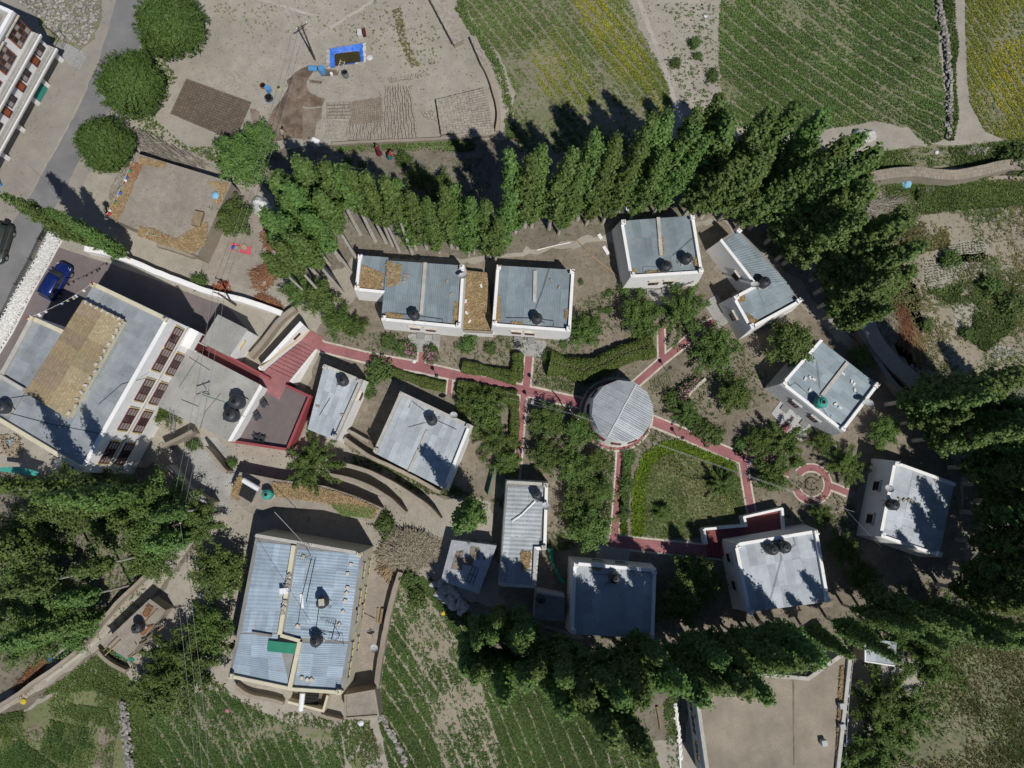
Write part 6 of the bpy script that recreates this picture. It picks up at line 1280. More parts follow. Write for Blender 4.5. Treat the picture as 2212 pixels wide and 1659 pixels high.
mud_wall('shaded wide mud wall right of the stone faced cottage', T(3, 1, (590, 395), (650, 560), (760, 690), (860, 780), (960, 880)), 1.6, 1.3)
mud_wall('inner mud wall in shade behind the stone faced cottage', T(3, 1, (560, 500), (640, 620), (720, 760), (800, 860), (880, 910)), .5, 1.2)
mud_wall('white boundary wall between forecourt and adobe house', [(196, 545), (240, 552), (300, 572), (350, 595), (420, 622), (470, 640), (540, 655), (615, 682)], .55, 1.3, 'whitewash', name='boundary_wall')
mud_wall('mud wall along the lane beside the lower left grove', T(0, 2, (1290, 20), (1180, 190), (1050, 340), (930, 450), (820, 550), (700, 690), (620, 790), (560, 870), (420, 980), (280, 1070), (150, 1170), (0, 1260)), .32, 1.4, sm=1)
mud_wall('low mud wall round the lane hut', T(0, 2, (660, 890), (720, 960), (840, 1020)), .35, .9)
mud_wall('mud garden wall right of the cream house yard', T(1, 2, (945, 380), (900, 520), (870, 640), (840, 800), (810, 960), (790, 1120)), .5, 1.3)
mud_wall('curved mud wall running below the tree shadowed cottage', T(1, 1, (480, 1330), (620, 1360), (760, 1400), (900, 1470), (1010, 1540), (1130, 1620), (1200, 1700)), .4, 2.4)
mud_wall('upper mud wall of the sunken lane behind the tin cottages', T(1, 1, (590, 1190), (760, 1310), (900, 1370), (1060, 1450), (1200, 1530)), .35, 1.7)
mud_wall('lower mud wall of the sunken lane', T(1, 1, (500, 1420), (620, 1440), (760, 1490), (900, 1580), (980, 1660)), .35, 2.2)
mud_wall('small mud wall joining the narrow cottage and the tree shadowed cottage', T(1, 1, (610, 1135), (740, 1205)), .3, 1.1, sm=0)
mud_wall('mud wall beside the ditch below the grey flat roof', T(0, 1, (1090, 1240), (1180, 1200), (1290, 1140)), .35, 1.8)
mud_wall('slanting wall of the concrete yard', T(0, 1, (1370, 1240), (1430, 1310), (1510, 1400)), .3, 2.0)
mud_wall('yard wall of the concrete yard with small posts', T(0, 1, (1150, 1360), (1200, 1430), (1280, 1540), (1400, 1600)), .25, 2.2, 'concrete')
mud_wall('low mud wall along the lower edge of the brick yard', T(1, 0, (500, 945), (800, 928), (1100, 918), (1450, 895), (1570, 870)), .3, .6)
mud_wall('right mud wall of the brick yard', T(1, 0, (1560, 870), (1580, 760), (1550, 620), (1500, 480), (1470, 430)), .4, .7)
mud_wall('cement drain edge beside the tan roofed house', T(2, 2, (1060, 1250), (1080, 1450), (1090, 1659)), .15, .25, 'whitewash')
mud_wall('adobe yard wall with pale coping below the straw roof', T(0, 0, (1040, 1600), (1180, 1640), (1300, 1690), (1340, 1560), (1480, 1290)), .35, 1.0, 'adobe')
mud_wall('mud wall curving below the lean to', T(1, 2, (-120, 1110), (-30, 1180), (80, 1195), (190, 1225)), .35, .9)
mud_wall('mud wall under the lean to reaching the mud hut', T(1, 2, (430, 1300), (500, 1320), (570, 1335)), .3, .9)
mud_wall('mud wall at the lower end of the red stairs lane', T(1, 1, (-20, 660), (60, 580), (130, 480), (200, 400), (270, 350)), .5, 1.2)
mud_wall('thin pale path edge wall left of the main path start', T(2, 1, (1250, 795), (1190, 850), (1130, 915)), .3, .35, 'kerb')
# whitewashed stone bank beside the car
bk = T(0, 0, (330, 1500), (405, 1560), (330, 1700), (220, 1890), (90, 2150), (-40, 2360), (-130, 2280), (0, 2090), (130, 1860), (240, 1680))
P = SS(bk); wb = thing('white_stone_bank', 'rough whitewashed stone bank between the road and the forecourt', 'wall', P[5])
obj('bank', MB().prism([V((p.x, p.y, 0)) for p in densify(P, .5, .1)], [V((p.x, p.y, .42)) for p in densify(offset_poly(P, -.25), .5, .1)][:10 ** 6]) if False else MB().prism([V((p.x, p.y, 0)) for p in P], [V((p.x, p.y, .4)) for p in offset_poly(P, -.2)]), 'white_stone', wb)
Q = scatter(bk, 3000); Q[:, 2] = .36; o = np.array(wb.location); ms = []
sv, sf, n0 = [], [], 0; base = np.array([v.co for v in STONES[0].vertices]); bf = np.array([tuple(p.vertices) for p in STONES[0].polygons])
for i in range(len(Q)):
    sv.append(base * rng.uniform(.05, .10, 3) + Q[i] - o); sf.append(bf + n0); n0 += len(base)
x = link('stones', np_mesh('stones', np.concatenate(sv), np.concatenate(sf)), 'white_stone', wb); x['kind'] = 'stuff'
# barbed wire coil along the road
fe = thing('wire_fence', 'tangled dark wire fence along the road edge', 'fence', S(*T1(0, 1, 100, 200)))
A = SS(T(0, 0, (310, 1490), (270, 1560), (210, 1690), (120, 1850), (20, 2060), (-60, 2200)))
m = MB(); pts = []
tot = 60
for k in range(tot * 8):
    f = k / (tot * 8) * (len(A) - 1); i = int(f); p = A[i].lerp(A[i + 1], f - i); a = k * .8
    pts.append(p + V((.28 * math.cos(a), .28 * math.cos(a) * .5, .4 + .28 * math.sin(a))))
obj('coil', MB().tube(pts, .02, 3, False), 'dark_metal', fe)
for p in A: obj('post', MB().tube([p, p + V((0, 0, .9))], .05, 5), 'dark_metal', fe)
# ------------------------------------------------------------------ stable, sheds, heaps
hR = house('straw_stable', 'long low stable roofed with straw and a solar heater', [(497, 1072), (518, 1022), (600, 1038), (702, 1052), (770, 1075), (822, 1098), (806, 1128), (700, 1100), (590, 1092), (540, 1108)], 2.3, deck=.1, batter=.05, par=(), wall='adobe', sheet=False, roofmat='mud_roof', cat='stable')
straw_on(hR.o, [(590, 1042), (702, 1056), (770, 1078), (818, 1100), (806, 1120), (700, 1085), (590, 1070)], 2.22, 5200, ln=.35)
straw_on(hR.o, [(500, 1070), (515, 1030), (530, 1034), (515, 1080)], 2.22, 700, ln=.35); straw_on(hR.o, T(1, 1, (470, 1600), (620, 1610), (780, 1640), (760, 1700), (560, 1680)), 2.25, 1200, mat='weed', bed=False)
def solar(label, x, y, z, rz, w=1.5, d=1.6):
    p = S(x, y, z); t = thing('solar_heater', label, 'solar heater', p, 'solar water heaters'); X = Matrix.Translation(p) @ Matrix.Rotation(rz, 4, 'Z')
    def add(nm, m, mat): m.xf(X); obj(nm, m, mat, t)
    add('frame', MB().box((0, 0, .06), (w, d, .08)).box((-w / 2 + .05, d / 2, .5), (.05, .05, 1.0)).box((w / 2 - .05, d / 2, .5), (.05, .05, 1.0)), 'metal_grey')
    add('collector', MB().add([(-w / 2, -d / 2, .16), (w / 2, -d / 2, .16), (w / 2, d / 2 - .2, .8), (-w / 2, d / 2 - .2, .8)], [(0, 1, 2, 3)]), 'hole_black')
    for k in range(10): add('tube', MB().tube([(-w / 2 + (k + .5) * w / 10, -d / 2, .2), (-w / 2 + (k + .5) * w / 10, d / 2 - .2, .86)], .045, 6), 'dark_metal')
    add('cylinder', MB().tube([(-w / 2 - .15, d / 2, 1.05), (w / 2 + .15, d / 2, 1.05)], .26, 12), 'white_plastic')
solar('solar water heater on the straw stable roof', 540, 1062, 2.25, R(-30)); solar('solar water heater on the lean-to below the cream house', *T1(1, 2, 360, 1215), 1.5, R(85), 1.3, 1.4)
hP = house('sheeted_shed', 'shed covered with grey plastic sheeting held down by stones', T(1, 2, (1272, 188), (1552, 222), (1440, 525), (1205, 440)), 2.3, deck=.02, batter=.08, par=(), wall='plastic_sheet', sheet=False, roofmat='plastic_sheet', cat='shed')
for q in (((1300, 250), (1345, 250), (1335, 380), (1265, 370)), ((1390, 225), (1450, 230), (1445, 300), (1380, 290)), ((1345, 290), (1415, 300), (1400, 350), (1335, 340))):
    P = densify(SS(T(1, 2, *q), 2.3), .3, .08); obj('hole', MB().poly([V((p.x, p.y, 2.31 + .002 * q[0][0] / 1000)) for p in P]), 'mud_mid', hP.o)
m = MB(); fr = SS(T(1, 2, (1405, 350), (1442, 368), (1405, 470), (1365, 450)), 2.36); m.tube(fr + [fr[0]], .035, 5); m.tube([fr[0].lerp(fr[3], .5), fr[1].lerp(fr[2], .5)], .03, 5); m.tube([fr[0].lerp(fr[1], .5), fr[3].lerp(fr[2], .5)], .03, 5); obj('frame', m, 'dark_metal', hP.o)
for x, y in ((1330, 265), (1425, 262), (1380, 200), (1440, 300), (1480, 300), (1300, 420)): p = S(*T1(1, 2, x, y), 2.3); obj('weight_stone', MB().lathe([(.14, 0), (.16, .06), (.08, .12)], p, 6), 'stone', hP.o)
hN = house('lane_hut', 'mud roofed hut in the lane with a black tank and dung cakes', T(0, 2, (968, 572), (1062, 640), (820, 948), (672, 850)), 2.3, deck=.1, batter=.05, par=(), wall='adobe', sheet=False, roofmat='mud_roof', cat='hut')
for q in (((960, 600), (995, 620), (960, 680), (925, 670)), ((960, 740), (1000, 730), (930, 800), (910, 780))): straw_on(hN.o, T(0, 2, *q), 2.22, 500, mat='red_straw', ln=.2)
for a, b in (((1020, 630), (900, 760)), ((1060, 740), (930, 840)), ((1050, 750), (900, 860)), ((670, 900), (760, 810)), ((680, 930), (780, 830)), ((830, 945), (880, 900))): pipe(hN, T(0, 2, a, b), 2.3, .06, 'wood', 'roof_pole')
P = SS(T(0, 2, (760, 905), (860, 950), (850, 970), (750, 925)), 1.9); tag(obj('green_net_sheet', MB().poly([p + V((0, 0, random.uniform(-.05, .05))) for p in P]).poly([p + V((.1, -.1, -.3)) for p in P]), 'green_net'), 'green net hanging at the lane hut', 'net')
hV = house('yard_store', 'low mud roofed store between concrete yard and grove', [(322, 1050), (350, 1010), (395, 1050), (460, 1085), (440, 1110), (350, 1090)], 2.0, deck=.05, batter=.03, par=(), wall='adobe', sheet=False, roofmat='mud_roof', cat='shed')
def stick_pile(name, label, pts, n, L, hmax, mat='twig', main=None, spread=1.0, r=.03, group=None, cat='brushwood'):
    P = scatter(pts, n); c = P.mean(0); t = thing(name, label, cat, (c[0], c[1], 0), group); rad = np.abs(P - c).max(); Vs = []; Fs = []
    for i, p in enumerate(P):
        a = (main if main is not None else 0) + random.gauss(0, spread); d = V((math.cos(a), math.sin(a), random.gauss(0, .12))); l = L * random.uniform(.5, 1.2)
        dz = hmax * max(.05, 1 - (np.linalg.norm(p[:2] - c[:2]) / rad) ** 1.5) * random.uniform(.4, 1.0); q = V((p[0] - c[0], p[1] - c[1], dz + .05)); s = V((-d.y, d.x, 0)) * r; u = V((0, 0, r * 1.3))
        b = q - d * l / 2 + V((0, 0, .0)); e = q + d * l / 2; mid = q + s * random.uniform(-3, 3); o = len(Vs)
        for w, k in ((b, 1), (mid, .9), (e, .35)): Vs += [w + s * k, w - s * k, w + u * k]
        for j in (0, 3): Fs += [(o + j, o + j + 1, o + j + 4, o + j + 3), (o + j + 1, o + j + 2, o + j + 5, o + j + 4), (o + j + 2, o + j, o + j + 3, o + j + 5)]
    me = bpy.data.meshes.new('sticks'); me.from_pydata(Vs, [], Fs); me.update(); link('sticks', me, mat, t)['kind'] = 'stuff'
    if hmax > .5:
        P2 = SS(pts); cc = V((c[0], c[1], 0)); obj('core', MB().prism([p.lerp(cc, .05) for p in P2], [V((p.x, p.y, hmax * .55)) for p in [q.lerp(cc, .45) for q in P2]]), 'twig', t)
    return t
BG = 'heaps of brushwood'
stick_pile('brushwood_heap', 'great heap of dry brushwood beside the cream house yard', T(1, 2, (785, 285), (860, 170), (930, 120), (1040, 130), (1190, 195), (1165, 310), (1070, 358), (920, 385)), 2600, 1.1, 1.3, main=R(-60), spread=.9, group=BG, mat='dead_leaf')
stick_pile('brushwood_heap', 'bundle of bent grey branches behind the adobe house', T(0, 0, (860, 900), (960, 890), (1120, 980), (1340, 1050), (1300, 1070), (1110, 1060), (1000, 1000), (880, 950)), 420, 2.6, .8, main=R(-35), spread=.25, group=BG)
stick_pile('brushwood_heap', 'thin sticks leaning along the left edge of the adobe roof', T(0, 0, (840, 980), (880, 1000), (800, 1180), (740, 1300), (700, 1380), (690, 1340), (760, 1160)), 260, 1.6, .5, main=R(65), spread=.2, group=BG)
stick_pile('brushwood_heap', 'pale dry branches fallen beside the poplars', T(3, 0, (580, 1390), (640, 1310), (880, 1290), (890, 1310), (760, 1330), (640, 1420)), 200, 3.2, .4, main=R(10), spread=.3, group=BG)
stick_pile('brushwood_heap', 'dry white brush at the plot edge', T(3, 1, (660, 300), (750, 310), (850, 470), (820, 570), (720, 520), (680, 420)), 420, 1.8, .5, main=R(-40), spread=.8, group=BG, mat='dead_leaf')
stick_pile('stalk_heap', 'rusty red stalks lying in the right plots', T(3, 1, (820, 340), (890, 340), (920, 440), (920, 590), (850, 560), (840, 440)), 420, 1.8, .4, 'red_straw', R(100), .25, group=BG)
stick_pile('stalk_heap', 'thin straw coloured stalks below the red stalks', T(3, 1, (930, 420), (1010, 560), (1010, 700), (960, 700), (900, 600)), 120, 2.4, .2, 'straw', R(110), .2, group=BG)
stick_pile('stalk_heap', 'orange dry leaves by the lane bottom', T(0, 2, (90, 1150), (260, 950), (310, 960), (240, 1100), (130, 1190)), 420, 1.0, .4, 'red_straw', R(40), .8, group=BG)
stick_pile('stalk_heap', 'orange brush heap at the end of the white boundary wall', T(1, 1, (-20, 100), (80, 50), (150, 20), (140, 130), (60, 220), (-10, 200)), 420, 1.2, .6, 'red_straw', R(50), .7, group=BG)
stick_pile('stalk_heap', 'orange brush beyond the boundary wall', T(1, 0, (40, 1500), (120, 1480), (140, 1580), (80, 1640)), 260, 1.0, .5, 'red_straw', R(50), .9, group=BG)
stick_pile('stalk_heap', 'low orange brush right above the white wall', T(1, 1, (0, 260), (60, 255), (170, 320), (150, 360), (20, 310)), 260, 1.0, .4, 'red_straw', R(-20), .7, group=BG)
stick_pile('plank_pile', 'jumble of broken planks beside the brushwood heap', T(1, 2, (795, 330), (850, 340), (900, 400), (860, 430), (800, 410)), 40, 1.2, .5, 'wood', R(30), .9, r=.07, group=BG, cat='planks')
stick_pile('plank_pile', 'broken boards and rubbish by the pole at the white wall', T(0, 1, (1390, 200), (1460, 150), (1500, 210), (1480, 250), (1400, 240)), 60, .8, .4, 'orange_wood', R(10), .9, r=.07, group=BG, cat='planks')
stick_pile('junk_heap', 'coloured scrap heap beside the hotel back wall', T(0, 1, (-20, 1160), (120, 1170), (170, 1290), (90, 1310), (-20, 1260)), 90, .6, .4, 'cloth_tan', R(10), 1.5, r=.09, group=BG, cat='scrap')
for k, (c, r, x, y, s, mt, lab) in enumerate([(0, 1, 82, 1205, .4, 'skyblue', 'pale blue basin on the scrap heap'), (0, 1, 385, 1345, .5, 'white', 'white sack at the foot of the hotel back wall'), (0, 1, 465, 1370, .25, 'blue', 'blue bag under the hotel corner'), (0, 1, 715, 1445, .35, 'purple', 'purple cloth under the hotel corner'),
        (0, 2, 325, 940, .35, 'blue', 'blue tarpaulin scrap beside the lane wall'), (0, 2, 435, 915, .35, 'blue', 'second blue scrap nearer the lane'), (0, 2, 155, 1225, .3, 'yellow', 'yellow bag at the lane bottom'), (0, 2, 1475, 1285, .2, 'pink', 'pink cloth at the dark field edge'), (0, 2, 1305, 540, .25, 'white', 'white paper below the dark tree'), (1, 2, 1215, 655, .25, 'yellow', 'pale yellow sack on the potato field edge'), (1, 2, 680, 1365, .3, 'white', 'white bag below the mud hut'), (3, 0, 1090, 990, .2, 'white', 'white scrap by the stone wall foot'), (2, 0, 1253, 108, .2, 'white', 'white scrap on the sandy strip'), (1, 1, 1025, 683, .2, 'white', 'white stone block by the main path'), (2, 1, 135, 945, .22, 'white', 'white box at the path crossing'), (3, 0, 895, 1195, .5, 'skyblue', 'crumpled blue plastic at the curved wall')]):
    p = S(*T1(c, r, x, y)); m = MB().lathe([(s, 0), (s * 1.05, .1), (s * .8, s * .7), (s * .3, s * .85)], p, 9); m.v = [v + noise.noise_vector(v * 3) * s * .3 for v in m.v]
    for v in m.v: v.z = max(v.z, .01)
    tag(obj('scrap', m, 'cloth_' + mt), lab, 'scrap', 'scraps of cloth and plastic')
def sheet_heap(label, pts, h, mat, name='plastic_heap'):
    P = smooth_line(SS(pts), 2, True); c = sum(P, V()) / len(P); m = MB(); n = len(P); R_ = 5; vs = []
    for j in range(R_):
        f = j / (R_ - 1)
        for p in P: q = p.lerp(c, f * .95); nz = noise.noise(q * 1.7) * .35; vs.append(V((q.x, q.y, max(.02, h * (1 - (1 - f) ** 2.2) + nz * h))) if j else V((p.x, p.y, .0)))
    fs = [(j * n + i, j * n + (i + 1) % n, (j + 1) * n + (i + 1) % n, (j + 1) * n + i) for j in range(R_ - 1) for i in range(n)] + [tuple((R_ - 1) * n + i for i in range(n))]
    return tag(obj(name, m.add(vs, fs), mat), label, 'heap')
sheet_heap('white plastic covered heap on the sandy lane', T(3, 0, (535, 860), (600, 840), (680, 850), (708, 885), (690, 915), (560, 935), (540, 900)), 1.3, 'tarp_white')
sheet_heap('white plastic heap under the trees left of the poplars', T(0, 0, (1620, 1290), (1680, 1265), (1750, 1310), (1760, 1370), (1700, 1420), (1640, 1380)), 1.2, 'tarp_white')
sheet_heap('clear crumpled plastic beside the tan roof', T(3, 2, (545, 1100), (640, 1110), (690, 1190), (620, 1210), (570, 1150)), .5, 'plastic_sheet')
for k, (c, r, a, b, w, lab) in enumerate([(2, 0, (692, 1360), (826, 1340), .5, 'white board lying behind the upper middle cottage'), (2, 0, (560, 1520), (580, 1550), .35, 'small white board left of the upper middle cottage'), (2, 0, (592, 1598), (625, 1650), .35, 'white board lower left of the upper middle cottage'), (1, 0, (365, 905), (410, 925), .5, 'white sheet at the lower edge of the wet mud')]):
    p, q = S(*T1(c, r, *a)), S(*T1(c, r, *b)); e = q - p; tag(obj('board', MB().box((p + q) / 2 + V((0, 0, .12)), (e.length, w, .05), math.atan2(e.y, e.x), Matrix.Rotation(.12, 3, 'X')), 'white_plastic'), lab, 'board', 'white boards')
for k, (c, r, a, b, rad, lab) in enumerate([(2, 1, (515, 0), (705, 150), .09, 'long pole lying left of the upper middle cottage'), (2, 0, (390, 1530), (520, 1659), .07, 'long pole on bare ground under the poplars'), (2, 0, (160, 1620), (380, 1570), .05, 'water pipe along the poplar foot'), (2, 2, (940, 1260), (965, 1410), .14, 'log lying on the soil strip below the dark poplars'), (1, 2, (790, 620), (785, 720), .1, 'beam leaning along the cream house yard wall'), (1, 2, (820, 625), (805, 720), .18, 'grey plank box along the cream house yard wall'), (3, 0, (800, 1500), (940, 1475), .05, 'thin pole in the right weeds')]):
    p, q = S(*T1(c, r, *a), rad), S(*T1(c, r, *b), rad); tag(obj('pole', MB().tube([p, p.lerp(q, .5) + V((.03, .04, .02)), q], rad, 7), 'wood' if k != 2 else 'white_plastic'), lab, 'pole', 'poles and beams on the ground')

# ------------------------------------------------------------------ roof tanks, dishes, lamps
def tank_proto(mat, name='water_tank'):
    t = thing(name, name, 'water tank'); r = .52
    prof = [(r * .96, 0), (r, .05)] + sum([[(r, .12 + k * .16), (r * 1.03, .15 + k * .16), (r * 1.03, .2 + k * .16), (r, .23 + k * .16)] for k in range(5)], []) + [(r, .98), (r * .88, 1.08), (r * .6, 1.17), (r * .44, 1.2), (r * .44, 1.27)]
    obj('body', MB().lathe(prof, (0, 0, .2), 22, True, True), mat, t, True)
    obj('lid', MB().lathe([(r * .5, 1.46), (r * .5, 1.51), (r * .34, 1.53)], (0, 0, 0), 18, False, True), mat, t); obj('lid_opening', MB().lathe([(r * .36, 1.49), (r * .36, 1.535)], (0, 0, 0), 16), 'hole_black', t)
    for a in (.4, 2.5, 4.4): obj('lug', MB().box((r * 1.0 * math.cos(a), r * 1.0 * math.sin(a), 1.1), (.14, .1, .16), a), mat, t)
    obj('stand', MB().box((0, 0, .1), (1.0, .9, .2)), 'parapet_cement', t); obj('outlet_pipe', MB().tube([(r, 0, .35), (r + .25, 0, .35), (r + .3, .1, .05)], .03, 5), 'dark_metal', t); return t
TK = tank_proto('black_plastic'); TKG = tank_proto('teal_plastic')
for k, (x, y, z, s, lab) in enumerate([(*T1(1, 1, 1022, 378), 3.3, 1, 'black water tank on the cottage with a left wing'), (*T1(2, 1, 163, 400), 3.3, 1, 'black water tank on the cottage right of the straw shed'), (*T1(2, 1, 1003, 62), 3.6, 1, 'left black tank on the upper middle cottage'), (*T1(2, 1, 1138, 10), 3.6, 1, 'right black tank on the upper middle cottage'), (*T1(3, 1, -15, 165), 3.4, 1, 'black tank on the L shaped cottage'),
        (*T1(1, 1, 557, 805), 3.0, 1, 'black tank on the small narrow cottage'), (*T1(1, 1, 1137, 1062), 3.3, 1, 'black tank on the tree shadowed cottage'), (*T1(2, 1, 163, 1548), 3.0, .9, 'black tank on the narrow cottage by the lower path'), (*T1(2, 2, 670, 430), 3.4, 1, 'black tank on the square shaded cottage'), (*T1(3, 2, 35, 245), 3.8, 1, 'left black tank on the porch stair cottage'), (*T1(3, 2, 112, 228), 3.8, 1.1, 'right black tank on the porch stair cottage'), (*T1(3, 1, 822, 1612), 3.8, 1, 'black tank on the far right cottage'),
        (*T1(0, 1, 1532, 945), 3.2, 1.3, 'upper black tank on the grey flat roof'), (*T1(0, 1, 1495, 1030), 3.2, 1.3, 'lower black tank on the grey flat roof'), (*T1(1, 2, 425, 590), 5.85, 1, 'black tank with a block on its lid on the cream house'), (*T1(1, 2, 385, 840), 5.85, 1, 'lower black tank on the cream house'), (*T1(0, 2, 880, 755), 2.2, .95, 'black tank on the lane hut roof'), (*T1(0, 1, 0, 980), 9.2, 1, 'black tank cut by the left edge on the hotel roof'), (*T1(2, 2, 190, 570), 2.3, .8, 'dark tank on the shaded annex')]):
    p = S(x, y, z + 1.2); place(TK, (p.x, p.y, z), random.uniform(0, 6), s, lab, 'roof water tanks')
p = S(*T1(3, 1, 352, 948), 4.8); place(TKG, (p.x, p.y, 3.55), 1, 1.05, 'green water tank on the stone faced cottage', 'roof water tanks')
p = S(*T1(1, 1, 75, 1545), 3.0); place(TKG, (p.x, p.y, 2.2), 2, .95, 'green water tank on the straw stable', 'roof water tanks')
t = S(*T1(1, 2, 425, 585), 7.4); tag(obj('concrete_block', MB().box((t.x, t.y, 7.48), (.5, .6, .14), .1), 'kerb'), 'pale block resting on the tank lid of the cream house', 'block')
def dish_proto():
    t = thing('satellite_dish', 'satellite dish', 'satellite dish'); m = MB().lathe([(.02, 0), (.2, .03), (.34, .09), (.42, .15)], (0, 0, 0), 18, False, True); X = Matrix.Translation((0, 0, .75)) @ Matrix.Rotation(R(30), 4, 'X'); m.xf(X); obj('bowl', m, 'dish_grey', t, True)
    obj('arm', MB().tube([X @ V((0, -.35, .1)), X @ V((0, -.05, .5))], .02, 5), 'metal_grey', t); obj('receiver', MB().tube([X @ V((0, -.05, .46)), X @ V((0, -.02, .56))], .05, 7), 'dark_metal', t); obj('mast', MB().tube([(0, 0, 0), (0, 0, .72)], .03, 6), 'metal_grey', t); return t
DI = dish_proto()
for x, y, z, s, lab in [(*T1(1, 1, 1340, 132), 3.7, 1, 'satellite dish on the right parapet of the cottage with a left wing'), (*T1(1, 1, 1280, 1035), 3.7, .9, 'satellite dish on the tree shadowed tin cottage'), (*T1(2, 1, 218, 1625), 3.4, .95, 'satellite dish on the narrow cottage by the lower path'), (*T1(3, 1, 787, 1512), 4.2, 1, 'satellite dish on the far right cottage'), (*T1(3, 1, 648, 958), 3.9, 1.15, 'satellite dish on the stone faced cottage'), (*T1(1, 2, 764, 890), 1.4, .9, 'satellite dish on the cream house yard wall'), (*T1(2, 2, 1545, 648), 4.2, .9, 'satellite dish on the porch stair cottage'), (*T1(2, 1, 1575, 190), 3.8, 1.0, 'satellite dish on the L shaped cottage')]:
    p = S(x, y, z + .8); place(DI, (p.x, p.y, z), R(180) + random.uniform(-.3, .3), s, lab, 'satellite dishes')
def aerial(label, x, y, z):
    p = S(x, y, z); t = thing('tv_aerial', label, 'aerial', p, 'roof aerials'); obj('mast', MB().tube([p, p + V((0, 0, 2.2))], .03, 5), 'dark_metal', t)
    obj('boom', MB().tube([p + V((-.7, .2, 2.1)), p + V((.7, -.2, 2.1))], .025, 4), 'dark_metal', t)
    for k in range(7): c = p + V((-.6 + .2 * k, .17 - .057 * k, 2.1)); obj('element', MB().tube([c + V((-.1, -.35, 0)), c + V((.1, .35, 0))], .015, 4), 'dark_metal', t)
aerial('television aerial on the cream house beside the lower tank', *T1(1, 2, 545, 800), 5.85); aerial('television aerial on the upper corner of the cream house', *T1(1, 2, 355, 280), 5.85)
def lamp_proto():
    t = thing('garden_lamp', 'lamp', 'lamp'); obj('post', MB().tube([(0, 0, 0), (0, 0, 1.7)], .035, 6), 'dark_metal', t); obj('lamp_head', MB().lathe([(.05, 1.7), (.14, 1.78), (.17, 1.9), (.14, 2.02), (.04, 2.08)], (0, 0, 0), 10), 'white_plastic' if False else 'dark_metal', t); obj('cap', MB().lathe([(.2, 2.06), (.03, 2.16)], (0, 0, 0), 10), 'dark_metal', t); return t
LP = lamp_proto()
for x, y, lab in [(*T1(2, 1, 997, 742), 'garden lamp at the forked path'), (*T1(2, 1, 735, 1652), 'garden lamp halfway down the lower path'), (*T1(2, 1, 150, 835), 'garden lamp by the path to the straw shed cottage'), (*T1(2, 1, 118, 945), 'garden lamp at the crossing with the thin path'), (*T1(2, 1, 1075, 1185), 'garden lamp on the slanting path'), (*T1(1, 1, 1180, 790), 'garden lamp along the main path')]:
    p = S(x, y); place(LP, p, 0, 1, lab, 'garden lamps')

# ------------------------------------------------------------------ poles, wires, prayer flags
def util_pole(label, x, y, h, lean=(0, 0), arm=R(30), r=.11):
    p = S(x, y); t = thing('utility_pole', label, 'pole', p, 'utility poles'); q = p + V((lean[0], lean[1], h)); obj('shaft', MB().tube([p, q], [r, r * .75], 8), 'pole_wood', t)
    d = V((math.cos(arm), math.sin(arm), 0)); obj('crossarm', MB().tube([q - d * .7 + V((0, 0, -.25)), q + d * .7 + V((0, 0, -.25))], .06, 5), 'pole_wood', t)
    for k in (-.6, 0, .6): obj('insulator', MB().lathe([(.06, -.2), (.06, -.05), (.03, 0)], q + d * k, 7), 'white_plastic', t)
    return q
u1 = util_pole('dark wooden power pole in the brick yard', *T1(1, 0, 382, 386), 6.3, (.1, .1), R(35)); u2 = util_pole('dark power pole by the white boundary wall', *T1(0, 1, 1528, 318), 5.2, (0, 0), R(-20))
u3 = util_pole('power pole at the lane corner below the concrete yard', *T1(0, 2, 1310, 60), 7.0, (0, 0), R(20)); u4 = util_pole('thin pole beside the round hall', *T1(2, 1, 1106 - 1106 + 375, 1050), 4.6, (0, 0), R(-50), .07)
u5 = util_pole('short post standing on the lane side of the grey flat roof', *T1(0, 1, 1430, 920), 5.4, (0, 0), R(20), .05)
u0 = S(600, -60, 8); u6 = S(440, 1720, 9)
def wire(label, a, b, sag=.5, r=.012, n=14): tag(obj('power_line', MB().tube([a.lerp(b, k / n) + V((0, 0, -sag * 4 * (k / n) * (1 - k / n))) for k in range(n + 1)], r, 4), 'wire'), label, 'wire', 'overhead wires')
for k, o in enumerate((-.6, 0, .6)):
    nm = ['left', 'middle', 'right'][k]; d = V((o, 0, -.1))
    wire('%s overhead wire from the top edge to the brick yard pole' % nm, u0 + d, u1 + d); wire('%s overhead wire from the brick yard pole to the white wall pole' % nm, u1 + d, u2 + d, .8)
    wire('%s overhead wire crossing the grey flat roof' % nm, u2 + d, u3 + d, .6); wire('%s overhead wire over the dark tree and furrowed field' % nm, u3 + d, u6 + d, .6)
wire('thin wire from the stairs across the main path', S(*T1(1, 1, 380, 440), 4), S(*T1(1, 1, 850, 620), 3), .3); wire('upper thin wire past the round hall towards the right junction', u4, S(*T1(3, 1, 560, 1659), 4), .5); wire('lower thin wire past the round hall towards the right junction', u4 + V((0, 0, -.4)), S(*T1(3, 1, 480, 1640), 4), .6)
wire('upper thin wire from the crossing to the round hall pole', S(*T1(1, 1, 1620, 880), 3), u4, .3); wire('lower thin wire from the crossing to the round hall pole', S(*T1(1, 1, 1640, 920), 3), u4 + V((0, 0, -.4)), .3)
wire('wire slung from the far right cottage to the ring path', S(*T1(3, 2, 760, 250), 5), S(*T1(3, 1, 380, 1500), 3), .3); wire('slack wire over the cream house roof', S(*T1(1, 2, 120, 0), 7), S(*T1(1, 2, 350, 250), 7), .1, .03); wire('cable crossing the cream house roof down to its tank', S(*T1(1, 2, -10, 190), 7), S(*T1(1, 2, 360, 770), 7), .3, .02)
